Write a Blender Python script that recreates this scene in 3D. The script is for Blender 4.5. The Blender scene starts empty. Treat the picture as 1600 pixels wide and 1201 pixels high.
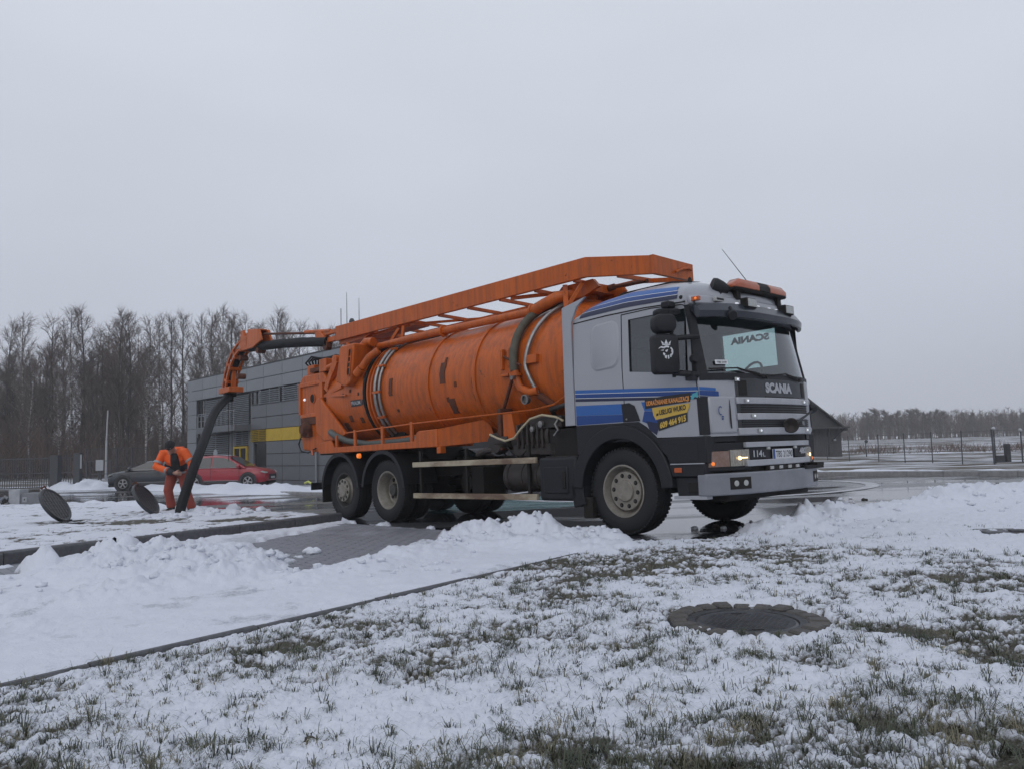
import bpy, bmesh, math, random
import numpy as np
from mathutils import Vector, Matrix, Euler
random.seed(7)
scene = bpy.context.scene
COL = scene.collection

# ------------------------------------------------------------------ camera
CAM_H = 0.9744
cam_data = bpy.data.cameras.new('camera')
cam_data.sensor_width = 36.0
cam_data.lens = 36.0 * 1217.98 / 1600.0
cam_data.clip_start = 0.05
cam_data.clip_end = 3000.0
cam = bpy.data.objects.new('camera', cam_data)
COL.objects.link(cam)
cam.location = (0, 0, CAM_H)
PITCH, ROLL = 0.083347, 0.026
cam.matrix_world = Matrix.Translation((0, 0, CAM_H)) @ Euler((math.pi / 2 + PITCH, 0, 0)).to_matrix().to_4x4() @ Matrix.Rotation(-ROLL, 4, 'Z')
scene.camera = cam

# ------------------------------------------------------------------ sky and light
world = bpy.data.worlds.new('World')
scene.world = world
world.use_nodes = True
wn, wl = world.node_tree.nodes, world.node_tree.links
wn.clear()
SUN_EL, SUN_ROT = math.radians(38), math.radians(200)
w_out = wn.new('ShaderNodeOutputWorld')
w_bg = wn.new('ShaderNodeBackground')
w_bg.inputs['Strength'].default_value = 0.1
sky = wn.new('ShaderNodeTexSky')
sky.sky_type = 'NISHITA'
sky.sun_disc = False
sky.sun_elevation = SUN_EL
sky.sun_rotation = SUN_ROT
sky.dust_density = 4.0
tc = wn.new('ShaderNodeTexCoord')
sep = wn.new('ShaderNodeSeparateXYZ')
wl.new(tc.outputs['Generated'], sep.inputs[0])
ramp = wn.new('ShaderNodeValToRGB')
ramp.color_ramp.elements[0].position = 0.0
ramp.color_ramp.elements[0].color = (5.25, 5.6, 6.55, 1)
ramp.color_ramp.elements[1].position = 0.9
ramp.color_ramp.elements[1].color = (6.5, 7.1, 8.4, 1)
e = ramp.color_ramp.elements.new(0.27); e.color = (6.05, 6.45, 7.3, 1)
e = ramp.color_ramp.elements.new(0.53); e.color = (6.95, 7.4, 8.2, 1)
wl.new(sep.outputs['Z'], ramp.inputs[0])
cl = wn.new('ShaderNodeTexNoise')
cl.inputs['Scale'].default_value = 1.6
cl.inputs['Detail'].default_value = 3.0
cmap = wn.new('ShaderNodeMapping')
cmap.inputs['Scale'].default_value = (1, 1, 2.6)
wl.new(tc.outputs['Generated'], cmap.inputs[0])
wl.new(cmap.outputs[0], cl.inputs['Vector'])
cr = wn.new('ShaderNodeMapRange')
cr.inputs['From Min'].default_value = 0.3
cr.inputs['From Max'].default_value = 0.7
cr.inputs['To Min'].default_value = 0.95
cr.inputs['To Max'].default_value = 1.04
wl.new(cl.outputs['Fac'], cr.inputs[0])
cm = wn.new('ShaderNodeVectorMath'); cm.operation = 'SCALE'
wl.new(ramp.outputs[0], cm.inputs[0]); wl.new(cr.outputs[0], cm.inputs['Scale'])
mx = wn.new('ShaderNodeMixRGB')
mx.inputs[0].default_value = 0.06           # a trace of the clear sky through a closed cloud layer
wl.new(cm.outputs[0], mx.inputs[1]); wl.new(sky.outputs[0], mx.inputs[2])
wl.new(mx.outputs[0], w_bg.inputs['Color'])
wl.new(w_bg.outputs[0], w_out.inputs['Surface'])

sun_data = bpy.data.lights.new('sun', 'SUN')
sun_data.energy = 0.5
sun_data.angle = math.radians(50)
sun_data.color = (1.0, 0.97, 0.93)
sun = bpy.data.objects.new('sun', sun_data)
COL.objects.link(sun)
_sd = Vector((math.sin(SUN_ROT) * math.cos(SUN_EL), math.cos(SUN_ROT) * math.cos(SUN_EL), math.sin(SUN_EL)))
sun.rotation_euler = _sd.to_track_quat('Z', 'Y').to_euler()
sun.location = (0, 0, 30)

scene.view_settings.view_transform = 'Standard'
scene.view_settings.look = 'None'
scene.view_settings.exposure = 0.0
scene.view_settings.gamma = 1.0
scene.view_settings.use_curve_mapping = False
scene.render.engine = 'CYCLES'
scene.cycles.max_bounces = 8
scene.cycles.transparent_max_bounces = 12

# ------------------------------------------------------------------ helpers
def rgb(r, g, b):
    """sRGB 0-255 to linear."""
    f = lambda c: ((c / 255 + 0.055) / 1.055) ** 2.4 if c > 10 else c / 255 / 12.92
    return (f(r), f(g), f(b), 1)

def new_mat(name):
    m = bpy.data.materials.new(name)
    m.use_nodes = True
    n, l = m.node_tree.nodes, m.node_tree.links
    return m, n, l, n['Principled BSDF']

def mat(name, col, rough=0.5, metal=0.0, noise=0.0, nscale=8.0, col2=None, spec=0.5, bump=0.0, bscale=60.0, coat=0.0, stretch=None, lo=0.35, hi=0.7):
    m, n, l, b = new_mat(name)
    col = tuple(col[:3]) + (1,)
    b.inputs['Base Color'].default_value = col
    b.inputs['Roughness'].default_value = rough
    b.inputs['Metallic'].default_value = metal
    b.inputs['Specular IOR Level'].default_value = spec
    b.inputs['Coat Weight'].default_value = coat
    b.inputs['Coat Roughness'].default_value = 0.12
    if noise > 0 or bump > 0:
        t = n.new('ShaderNodeTexCoord')
        mp = n.new('ShaderNodeMapping')
        if stretch: mp.inputs['Scale'].default_value = stretch
        l.new(t.outputs['Object'], mp.inputs[0])
    if noise > 0:
        nz = n.new('ShaderNodeTexNoise')
        nz.inputs['Scale'].default_value = nscale
        nz.inputs['Detail'].default_value = 6
        nz.inputs['Roughness'].default_value = 0.65
        l.new(mp.outputs[0], nz.inputs['Vector'])
        mr = n.new('ShaderNodeMapRange')
        mr.inputs['From Min'].default_value = lo
        mr.inputs['From Max'].default_value = hi
        mr.inputs['To Max'].default_value = noise
        l.new(nz.outputs['Fac'], mr.inputs[0])
        mixc = n.new('ShaderNodeMixRGB')
        mixc.inputs[1].default_value = col
        c2 = col2 if col2 else (col[0] * .45, col[1] * .45, col[2] * .45, 1)
        mixc.inputs[2].default_value = tuple(c2[:3]) + (1,)
        l.new(mr.outputs[0], mixc.inputs[0])
        l.new(mixc.outputs[0], b.inputs['Base Color'])
        rr = n.new('ShaderNodeMapRange')
        rr.inputs['To Min'].default_value = rough
        rr.inputs['To Max'].default_value = min(1, rough + .25)
        l.new(mr.outputs[0], rr.inputs[0])
        l.new(rr.outputs[0], b.inputs['Roughness'])
    if bump > 0:
        n2 = n.new('ShaderNodeTexNoise')
        n2.inputs['Scale'].default_value = bscale
        n2.inputs['Detail'].default_value = 4
        l.new(mp.outputs[0], n2.inputs['Vector'])
        bp = n.new('ShaderNodeBump')
        bp.inputs['Strength'].default_value = bump
        bp.inputs['Distance'].default_value = 0.02
        l.new(n2.outputs['Fac'], bp.inputs['Height'])
        l.new(bp.outputs[0], b.inputs['Normal'])
    return m

def glass_mat(name, tint, refl=0.12):
    m, n, l, b = new_mat(name)
    n.remove(b)
    out = n['Material Output']
    tr = n.new('ShaderNodeBsdfTransparent'); tr.inputs[0].default_value = tint
    gl = n.new('ShaderNodeBsdfGlossy'); gl.inputs['Roughness'].default_value = 0.03
    gl.inputs[0].default_value = (.95, .97, 1, 1)
    fr = n.new('ShaderNodeLayerWeight'); fr.inputs[0].default_value = 0.5
    pw = n.new('ShaderNodeMath'); pw.operation = 'POWER'; pw.inputs[1].default_value = 4.5
    l.new(fr.outputs['Facing'], pw.inputs[0])
    ad = n.new('ShaderNodeMath'); ad.operation = 'MULTIPLY_ADD'; ad.use_clamp = True; ad.inputs[1].default_value = .85; ad.inputs[2].default_value = refl
    l.new(pw.outputs[0], ad.inputs[0])
    ms = n.new('ShaderNodeMixShader')
    l.new(ad.outputs[0], ms.inputs[0]); l.new(tr.outputs[0], ms.inputs[1]); l.new(gl.outputs[0], ms.inputs[2])
    l.new(ms.outputs[0], out.inputs['Surface'])
    return m

def emit_mat(name, col, strength):
    m, n, l, b = new_mat(name)
    b.inputs['Base Color'].default_value = col
    b.inputs['Emission Color'].default_value = col
    b.inputs['Emission Strength'].default_value = strength
    return m

class MB:
    """Collects shapes; build() links them as ONE mesh object."""
    def __init__(s): s.v = []; s.f = []
    def add(s, vs, fs):
        o = len(s.v); s.v.extend([tuple(p) for p in vs]); s.f.extend([tuple(i + o for i in f) for f in fs]); return s
    def box(s, x0, x1, y0, y1, z0, z1, M=None):
        vs = [Vector((x, y, z)) for x in (x0, x1) for y in (y0, y1) for z in (z0, z1)]
        if M is not None: vs = [M @ p for p in vs]
        return s.add(vs, [(0, 1, 3, 2), (4, 6, 7, 5), (0, 4, 5, 1), (2, 3, 7, 6), (0, 2, 6, 4), (1, 5, 7, 3)])
    def tube(s, pts, r, n=8, cap=True):
        pts = [Vector(p) for p in pts]
        rs = list(r) if hasattr(r, '__len__') else [r] * len(pts)
        vs = []; up = None
        for i, p in enumerate(pts):
            a = pts[max(0, i - 1)]; b = pts[min(len(pts) - 1, i + 1)]
            d = (b - a)
            if d.length < 1e-9: d = Vector((0, 0, 1))
            d.normalize()
            if up is None:
                up = Vector((0, 0, 1)) if abs(d.z) < .9 else Vector((1, 0, 0))
            x = d.cross(up)
            if x.length < 1e-6: x = d.cross(Vector((0, 1, 0)))
            x.normalize(); y = x.cross(d); up = y
            for k in range(n):
                t = 2 * math.pi * (k + .5) / n
                vs.append(p + (x * math.cos(t) + y * math.sin(t)) * rs[i])
        fs = []
        for i in range(len(pts) - 1):
            for k in range(n):
                a = i * n + k; b = i * n + (k + 1) % n
                fs.append((a, b, b + n, a + n))
        if cap:
            fs.append(tuple(range(n - 1, -1, -1))); m = (len(pts) - 1) * n
            fs.append(tuple(range(m, m + n)))
        return s.add(vs, fs)
    def bar(s, p0, p1, w, h, up=(0, 0, 1)):
        p0, p1 = Vector(p0), Vector(p1); d = (p1 - p0).normalized(); u = Vector(up)
        x = d.cross(u)
        if x.length < 1e-5: x = d.cross(Vector((1, 0, 0)))
        x.normalize(); y = x.cross(d)
        vs = [p + x * a * w / 2 + y * b * h / 2 for p in (p0, p1) for a, b in ((-1, -1), (1, -1), (1, 1), (-1, 1))]
        return s.add(vs, [(0, 1, 2, 3), (7, 6, 5, 4), (0, 4, 5, 1), (1, 5, 6, 2), (2, 6, 7, 3), (3, 7, 4, 0)])
    def prism(s, poly, a, b, ax=1):
        """2D outline extruded from a to b along axis ax (0 x, 1 y, 2 z)."""
        def P(p, t):
            return (t, p[0], p[1]) if ax == 0 else ((p[0], t, p[1]) if ax == 1 else (p[0], p[1], t))
        n = len(poly)
        vs = [P(p, a) for p in poly] + [P(p, b) for p in poly]
        fs = [tuple(range(n)), tuple(range(2 * n - 1, n - 1, -1))] + [(i, i + n, (i + 1) % n + n, (i + 1) % n) for i in range(n)]
        return s.add(vs, fs)
    def lathe(s, prof, o, d, n=32, a0=0, a1=2 * math.pi):
        """prof = [(radius, distance along d)]"""
        o, d = Vector(o), Vector(d).normalized()
        x = d.cross(Vector((0, 0, 1)))
        if x.length < 1e-5: x = Vector((1, 0, 0))
        x.normalize(); y = x.cross(d)
        full = abs(a1 - a0 - 2 * math.pi) < 1e-6
        m = n if full else n + 1
        vs = []
        for r, t in prof:
            for k in range(m):
                a = a0 + (a1 - a0) * k / n
                vs.append(o + d * t + (x * math.cos(a) + y * math.sin(a)) * r)
        fs = []
        for i in range(len(prof) - 1):
            for k in range(n):
                p, q = i * m + k, i * m + (k + 1) % m
                fs.append((p, p + m, q + m, q))
        return s.add(vs, fs)
    def grid(s, fn, us, vs_, close=False):
        nv = len(vs_)
        P = [fn(u, v) for u in us for v in vs_]
        fs = [(i * nv + j, i * nv + j + 1, (i + 1) * nv + j + 1, (i + 1) * nv + j) for i in range(len(us) - 1) for j in range(nv - 1)]
        return s.add(P, fs)
    def mesh(s, name, smooth=None):
        me = bpy.data.meshes.new(name)
        me.from_pydata(s.v, [], s.f)
        bm = bmesh.new(); bm.from_mesh(me)
        bmesh.ops.recalc_face_normals(bm, faces=bm.faces)
        bm.to_mesh(me); bm.free()
        if smooth:
            me.polygons.foreach_set('use_smooth', [True] * len(me.polygons))
            me.set_sharp_from_angle(angle=math.radians(smooth))
        me.update()
        return me
    def build(s, name, m, parent=None, smooth=None, bevel=0.0, seg=2, **kw):
        me = s.mesh(name, smooth)
        o = bpy.data.objects.new(name, me)
        COL.objects.link(o)
        if m is not None: me.materials.append(m)
        if parent is not None: o.parent = parent
        if bevel > 0:
            md = o.modifiers.new('bevel', 'BEVEL'); md.width = bevel; md.segments = seg; md.limit_method = 'ANGLE'; md.angle_limit = math.radians(40)
            if not smooth:
                me.polygons.foreach_set('use_smooth', [True] * len(me.polygons)); me.set_sharp_from_angle(angle=math.radians(60))
                md.harden_normals = False
        tag(o, **kw)
        return o

def tag(o, label=None, cat=None, group=None, kind=None):
    if label: o['label'] = label
    if cat: o['category'] = cat
    if group: o['group'] = group
    if kind: o['kind'] = kind
    return o

def thing(name, label, cat, loc=(0, 0, 0), rz=0.0, group=None, kind=None):
    o = bpy.data.objects.new(name, None)
    o.empty_display_size = 0.3
    COL.objects.link(o)
    o.location = loc
    o.rotation_euler = (0, 0, rz)
    return tag(o, label, cat, group, kind)

def link_mesh(name, me, parent=None, loc=(0, 0, 0), rot=(0, 0, 0), scale=(1, 1, 1), **kw):
    o = bpy.data.objects.new(name, me)
    COL.objects.link(o)
    if parent is not None: o.parent = parent
    o.location = loc; o.rotation_euler = rot; o.scale = scale
    return tag(o, **kw)

def dup(root, loc, rz=0.0, scale=None, label=None, group=None):
    r = root.copy(); COL.objects.link(r)
    r.location = loc; r.rotation_euler = (0, 0, rz)
    if scale: r.scale = scale
    if label: r['label'] = label
    if group: r['group'] = group
    for ch in list(root.children):
        c = ch.copy(); COL.objects.link(c); c.parent = r
        for g in ch.children:
            d = g.copy(); COL.objects.link(d); d.parent = c
    return r

def fast_mesh(name, V, F, smooth=True):
    """numpy vertices (n,3) and faces (m,3|4)."""
    me = bpy.data.meshes.new(name)
    V = np.asarray(V, np.float32); F = np.asarray(F, np.int32)
    k = F.shape[1]
    me.vertices.add(len(V)); me.vertices.foreach_set('co', V.ravel())
    me.loops.add(F.size); me.loops.foreach_set('vertex_index', F.ravel())
    me.polygons.add(len(F))
    me.polygons.foreach_set('loop_start', np.arange(0, F.size, k, dtype=np.int32))
    me.polygons.foreach_set('loop_total', np.full(len(F), k, np.int32))
    if smooth: me.polygons.foreach_set('use_smooth', np.ones(len(F), bool))
    me.update(calc_edges=True); me.validate()
    return me

_font_cache = {}
def text_mesh(txt, bold=0.0, shear=0.0, extrude=0.0):
    key = (txt, bold, shear, extrude)
    if key in _font_cache: return _font_cache[key]
    c = bpy.data.curves.new('lettering', 'FONT')
    c.body = txt; c.size = 1.0; c.offset = bold; c.shear = shear; c.extrude = 0.0; c.resolution_u = 3
    o = bpy.data.objects.new('lettering', c); COL.objects.link(o)
    dg = bpy.context.evaluated_depsgraph_get(); dg.update()
    me = bpy.data.meshes.new_from_object(o.evaluated_get(dg))
    bpy.data.objects.remove(o); bpy.data.curves.remove(c)
    vs = [v.co.copy() for v in me.vertices]; fs = [tuple(p.vertices) for p in me.polygons]
    bpy.data.meshes.remove(me)
    _font_cache[key] = (vs, fs)
    return vs, fs

def lettering(name, txt, o, right, up, w, h, m, parent, bold=0.02, shear=0.0, depth=0.002, fn=None, **kw):
    """Flat lettering of width w and height h, lower left corner at o (or mapped by fn(x, y))."""
    vs, fs = text_mesh(txt, bold, shear)
    x0 = min(v.x for v in vs); x1 = max(v.x for v in vs); y0 = min(v.y for v in vs); y1 = max(v.y for v in vs)
    o, right, up = Vector(o), Vector(right).normalized(), Vector(up).normalized()
    nrm = right.cross(up)
    P = []
    for v in vs:
        a, b = (v.x - x0) / (x1 - x0) * w, (v.y - y0) / (y1 - y0) * h
        P.append(Vector(fn(a, b)) if fn else o + right * a + up * b + nrm * depth)
    mb = MB(); mb.add(P, fs)
    me = bpy.data.meshes.new(name); me.from_pydata(mb.v, [], mb.f); me.materials.append(m)
    ob = bpy.data.objects.new(name, me); COL.objects.link(ob); ob.parent = parent
    return tag(ob, **kw)

# ------------------------------------------------------------------ numpy noise
_rng = np.random.RandomState(11)
_perm = _rng.permutation(512)
_perm = np.concatenate([_perm, _perm])
_ang = _rng.rand(512) * 2 * np.pi
_gx, _gy = np.cos(_ang), np.sin(_ang)
def pnoise(x, y):
    xi = np.floor(x).astype(int); yi = np.floor(y).astype(int)
    xf = x - xi; yf = y - yi
    def g(i, j, dx, dy):
        h = _perm[(_perm[(i) & 511] + j) & 511]
        return _gx[h] * dx + _gy[h] * dy
    u = xf * xf * xf * (xf * (xf * 6 - 15) + 10); v = yf * yf * yf * (yf * (yf * 6 - 15) + 10)
    a = g(xi, yi, xf, yf); b = g(xi + 1, yi, xf - 1, yf)
    c = g(xi, yi + 1, xf, yf - 1); d = g(xi + 1, yi + 1, xf - 1, yf - 1)
    return (a + u * (b - a) + v * ((c + u * (d - c)) - (a + u * (b - a)))) * 1.5
def fbm(x, y, s, octv=4, gain=0.5):
    t = np.zeros_like(x); a = 1.0; f = 1.0 / s
    for k in range(octv):
        t += a * pnoise(x * f + 17.3 * k, y * f - 9.1 * k); a *= gain; f *= 2.03
    return t
def sstep(a, b, x):
    t = np.clip((x - a) / (b - a), 0, 1); return t * t * (3 - 2 * t)
def sd_poly(x, y, poly):
    """signed distance, negative inside"""
    P = np.asarray(poly, float); n = len(P)
    d = np.full(x.shape, 1e18); ins = np.zeros(x.shape, bool)
    for i in range(n):
        ax, ay = P[i]; bx, by = P[(i + 1) % n]
        ex, ey = bx - ax, by - ay
        t = np.clip(((x - ax) * ex + (y - ay) * ey) / (ex * ex + ey * ey), 0, 1)
        d = np.minimum(d, (x - ax - t * ex) ** 2 + (y - ay - t * ey) ** 2)
        c = ((ay > y) != (by > y)) & (x < (bx - ax) * (y - ay) / ((by - ay) if by != ay else 1e-9) + ax)
        ins ^= c
    d = np.sqrt(d)
    return np.where(ins, -d, d)

def _sat(x, a, b):
    s = np.sign(x); m = np.abs(x)
    return s * np.where(m < a, m, a + b * (1 - np.exp(-np.maximum(m - a, 0) / b)))
def H(x, y):
    """height of the bare ground"""
    x = np.asarray(x, float); y = np.asarray(y, float)
    h = 0.01603 * _sat(x, 10, 5) - 0.010524 * _sat(y, 26, 9)
    far = np.maximum(y - 45, 0)
    h = h + sstep(0, 40, x) * (far * 0.0088) * sstep(0, 1, far / 60.) * (1 - 0.35 * sstep(100, 400, far))
    return h
def h1(x, y): return float(H(np.array([x]), np.array([y]))[0])
# ------------------------------------------------------------------ ground materials
def ground_mix_mat(name, c_snow, c_soil, c_soil2, scale, thr, stretch=(1, 1, 1), soft=0.08, bump=0.3):
    m, n, l, b = new_mat(name)
    t = n.new('ShaderNodeTexCoord')
    mp = n.new('ShaderNodeMapping'); mp.inputs['Scale'].default_value = stretch
    l.new(t.outputs['Object'], mp.inputs[0])
    nz = n.new('ShaderNodeTexNoise'); nz.inputs['Scale'].default_value = scale; nz.inputs['Detail'].default_value = 9; nz.inputs['Roughness'].default_value = .68
    l.new(mp.outputs[0], nz.inputs['Vector'])
    mr = n.new('ShaderNodeMapRange'); mr.inputs['From Min'].default_value = thr - soft; mr.inputs['From Max'].default_value = thr + soft
    l.new(nz.outputs['Fac'], mr.inputs[0])
    n2 = n.new('ShaderNodeTexNoise'); n2.inputs['Scale'].default_value = scale * 6; n2.inputs['Detail'].default_value = 4
    l.new(mp.outputs[0], n2.inputs['Vector'])
    ms = n.new('ShaderNodeMixRGB'); ms.inputs[1].default_value = c_soil; ms.inputs[2].default_value = c_soil2
    l.new(n2.outputs['Fac'], ms.inputs[0])
    mm = n.new('ShaderNodeMixRGB'); mm.inputs[2].default_value = c_snow
    l.new(mr.outputs[0], mm.inputs[0]); l.new(ms.outputs[0], mm.inputs[1])
    l.new(mm.outputs[0], b.inputs['Base Color'])
    b.inputs['Roughness'].default_value = .85; b.inputs['Specular IOR Level'].default_value = .2
    bp = n.new('ShaderNodeBump'); bp.inputs['Strength'].default_value = bump; bp.inputs['Distance'].default_value = .1
    l.new(nz.outputs['Fac'], bp.inputs['Height']); l.new(bp.outputs[0], b.inputs['Normal'])
    return m

SNOW = (.63, .655, .715, 1)
M_FIELD = ground_mix_mat('snowy_field', SNOW, (.055, .048, .038, 1), (.13, .11, .08, 1), .16, .53, (1, 1.8, 1), .09, .5)

def make_snow_mat(nm='snow_and_grass', s1=(.036, .034, .028, 1), s2=(.105, .094, .068, 1)):
    m, n, l, b = new_mat(nm)
    t = n.new('ShaderNodeTexCoord')
    at = n.new('ShaderNodeAttribute'); at.attribute_name = 'snow'
    nz = n.new('ShaderNodeTexNoise'); nz.inputs['Scale'].default_value = 38; nz.inputs['Detail'].default_value = 8; nz.inputs['Roughness'].default_value = .7
    l.new(t.outputs['Object'], nz.inputs['Vector'])
    ad = n.new('ShaderNodeMath'); ad.operation = 'MULTIPLY_ADD'; ad.inputs[1].default_value = 1.15; 
    l.new(nz.outputs['Fac'], ad.inputs[0]); 
    sb = n.new('ShaderNodeMath'); sb.operation = 'SUBTRACT'; sb.inputs[1].default_value = .60
    l.new(at.outputs['Fac'], sb.inputs[0]); l.new(sb.outputs[0], ad.inputs[2])
    n5 = n.new('ShaderNodeTexNoise'); n5.inputs['Scale'].default_value = 130; n5.inputs['Detail'].default_value = 4; l.new(t.outputs['Object'], n5.inputs['Vector'])
    a5 = n.new('ShaderNodeMath'); a5.operation = 'MULTIPLY_ADD'; a5.inputs[1].default_value = .8; a5.inputs[2].default_value = -.40; l.new(n5.outputs['Fac'], a5.inputs[0])
    ad5 = n.new('ShaderNodeMath'); ad5.operation = 'ADD'; l.new(ad.outputs[0], ad5.inputs[0]); l.new(a5.outputs[0], ad5.inputs[1]); ad = ad5
    mr = n.new('ShaderNodeMapRange'); mr.inputs['From Min'].default_value = .18; mr.inputs['From Max'].default_value = .80
    l.new(ad.outputs[0], mr.inputs[0])
    n2 = n.new('ShaderNodeTexNoise'); n2.inputs['Scale'].default_value = 14; n2.inputs['Detail'].default_value = 6
    l.new(t.outputs['Object'], n2.inputs['Vector'])
    ms = n.new('ShaderNodeMixRGB'); ms.inputs[1].default_value = s1; ms.inputs[2].default_value = s2
    l.new(n2.outputs['Fac'], ms.inputs[0])
    mm = n.new('ShaderNodeMixRGB'); mm.inputs[2].default_value = SNOW
    l.new(mr.outputs[0], mm.inputs[0]); l.new(ms.outputs[0], mm.inputs[1])
    l.new(mm.outputs[0], b.inputs['Base Color'])
    b.inputs['Roughness'].default_value = .7; b.inputs['Specular IOR Level'].default_value = .3
    bp = n.new('ShaderNodeBump'); bp.inputs['Strength'].default_value = .55; bp.inputs['Distance'].default_value = .012
    n3 = n.new('ShaderNodeTexNoise'); n3.inputs['Scale'].default_value = 70; n3.inputs['Detail'].default_value = 5
    l.new(t.outputs['Object'], n3.inputs['Vector'])
    l.new(n3.outputs['Fac'], bp.inputs['Height']); l.new(bp.outputs[0], b.inputs['Normal'])
    return m
M_SNOW = make_snow_mat()
M_SLUSH = make_snow_mat('snow_and_slush', (.13, .135, .15, 1), (.30, .31, .34, 1))

def make_asphalt():
    m, n, l, b = new_mat('wet_asphalt')
    t = n.new('ShaderNodeTexCoord')
    mp = n.new('ShaderNodeMapping'); mp.inputs['Rotation'].default_value = (0, 0, .55); mp.inputs['Scale'].default_value = (.35, 1.0, 1)
    l.new(t.outputs['Object'], mp.inputs[0])
    nz = n.new('ShaderNodeTexNoise'); nz.inputs['Scale'].default_value = .55; nz.inputs['Detail'].default_value = 5; nz.inputs['Roughness'].default_value = .55
    l.new(mp.outputs[0], nz.inputs['Vector'])
    mr = n.new('ShaderNodeMapRange'); mr.inputs['From Min'].default_value = .40; mr.inputs['From Max'].default_value = .50
    l.new(nz.outputs['Fac'], mr.inputs[0])                 # 1 = standing water
    r = n.new('ShaderNodeMapRange'); r.inputs['To Min'].default_value = .30; r.inputs['To Max'].default_value = .03
    l.new(mr.outputs[0], r.inputs[0]); l.new(r.outputs[0], b.inputs['Roughness'])
    c = n.new('ShaderNodeMixRGB'); c.inputs[1].default_value = (.048, .049, .053, 1); c.inputs[2].default_value = (.024, .025, .029, 1)
    l.new(mr.outputs[0], c.inputs[0])
    # thin slush left over in places
    n4 = n.new('ShaderNodeTexNoise'); n4.inputs['Scale'].default_value = .9; n4.inputs['Detail'].default_value = 9; n4.inputs['Roughness'].default_value = .7
    mp4 = n.new('ShaderNodeMapping'); mp4.inputs['Rotation'].default_value = (0, 0, .7); mp4.inputs['Scale'].default_value = (.25, 1.2, 1)
    l.new(t.outputs['Object'], mp4.inputs[0]); l.new(mp4.outputs[0], n4.inputs['Vector'])
    m4 = n.new('ShaderNodeMapRange'); m4.inputs['From Min'].default_value = .60; m4.inputs['From Max'].default_value = .72; m4.inputs['To Max'].default_value = .45
    l.new(n4.outputs['Fac'], m4.inputs[0])
    c2 = n.new('ShaderNodeMixRGB'); c2.inputs[2].default_value = (.42, .43, .46, 1)
    l.new(m4.outputs[0], c2.inputs[0]); l.new(c.outputs[0], c2.inputs[1]); l.new(c2.outputs[0], b.inputs['Base Color'])
    n3 = n.new('ShaderNodeTexNoise'); n3.inputs['Scale'].default_value = 90; n3.inputs['Detail'].default_value = 3
    l.new(t.outputs['Object'], n3.inputs['Vector'])
    inv = n.new('ShaderNodeMapRange'); inv.inputs['To Min'].default_value = .35; inv.inputs['To Max'].default_value = .012
    l.new(mr.outputs[0], inv.inputs[0])
    bp = n.new('ShaderNodeBump'); bp.inputs['Distance'].default_value = .01
    l.new(inv.outputs[0], bp.inputs['Strength']); l.new(n3.outputs['Fac'], bp.inputs['Height']); l.new(bp.outputs[0], b.inputs['Normal'])
    b.inputs['Specular IOR Level'].default_value = .5
    return m
M_ASPHALT = make_asphalt()
M_CONC_DARK = mat('wet_kerb_concrete', (.10, .10, .11), .55, noise=.7, nscale=20, bump=.3, bscale=120)
M_CONC = mat('kerb_concrete', (.30, .30, .31), .7, noise=.6, nscale=9, bump=.3, bscale=90)
M_PAVER = mat('wet_paver', (.125, .13, .15), .5, noise=.9, nscale=2.2, col2=(.27, .28, .31), bump=.2, bscale=120)

# ------------------------------------------------------------------ outlines (metres, camera above the origin)
LOT = [(-3.05, 13.64), (1.34, 8.57), (1.95, 8.2), (2.6, 8.9), (4.74, 10.92), (8.73, 14.21), (14.1, 18.7), (12.0, 21.9), (8.8, 27.5), (3, 37), (-2, 32), (-4.5, 24.6),
       (-7.05, 27.5), (-10.45, 31.7), (-15.6, 37.9), (-19, 41.2), (-26.3, 46.5), (-38, 47), (-60, 52), (-60, 35), (-26, 27.5), (-20, 26.2), (-16, 25.4), (-13, 24.1), (-10.5, 21.3), (-8.1, 19.3), (-6.66, 17.6), (-4.7, 15.4)]
DRIVE = [(1.34, 8.57), (-6.2, -1.4), (-11.8, -1.4), (-5.81, 8.9), (-3.05, 13.64)]
VERGE = [(-6.2, -1.4), (1.34, 8.57), (1.95, 8.2), (2.6, 8.9), (4.74, 10.92), (8.73, 14.21), (14.1, 18.7), (60, 18), (60, -8), (-6, -8)]
ISLAND = [(-11.8, -1.4), (-5.81, 8.9), (-3.05, 13.64), (-4.7, 15.4), (-6.66, 17.6), (-8.1, 19.3), (-10.5, 21.3), (-13, 24.1), (-16, 25.4), (-20, 26.2), (-26, 27.5), (-60, 34), (-60, -1.4)]
BARE = [(-0.1, 10.5), (-0.53, 10.9), (-2.74, 13.2), (-2.9, 12.15), (-3.25, 10.73), (-3.36, 9.74), (-2.71, 8.83), (-2.44, 7.56), (-2.05, 6.8), (-1.7, 6.78), (-1.59, 7.65), (-1.15, 8.6), (-.45, 9.7)]
BARE2 = [(-5.3, 9.0), (-6.2, 7.4), (-8.5, 3.4), (-7.9, 3.0), (-5.6, 6.9), (-4.85, 8.3)]

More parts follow.
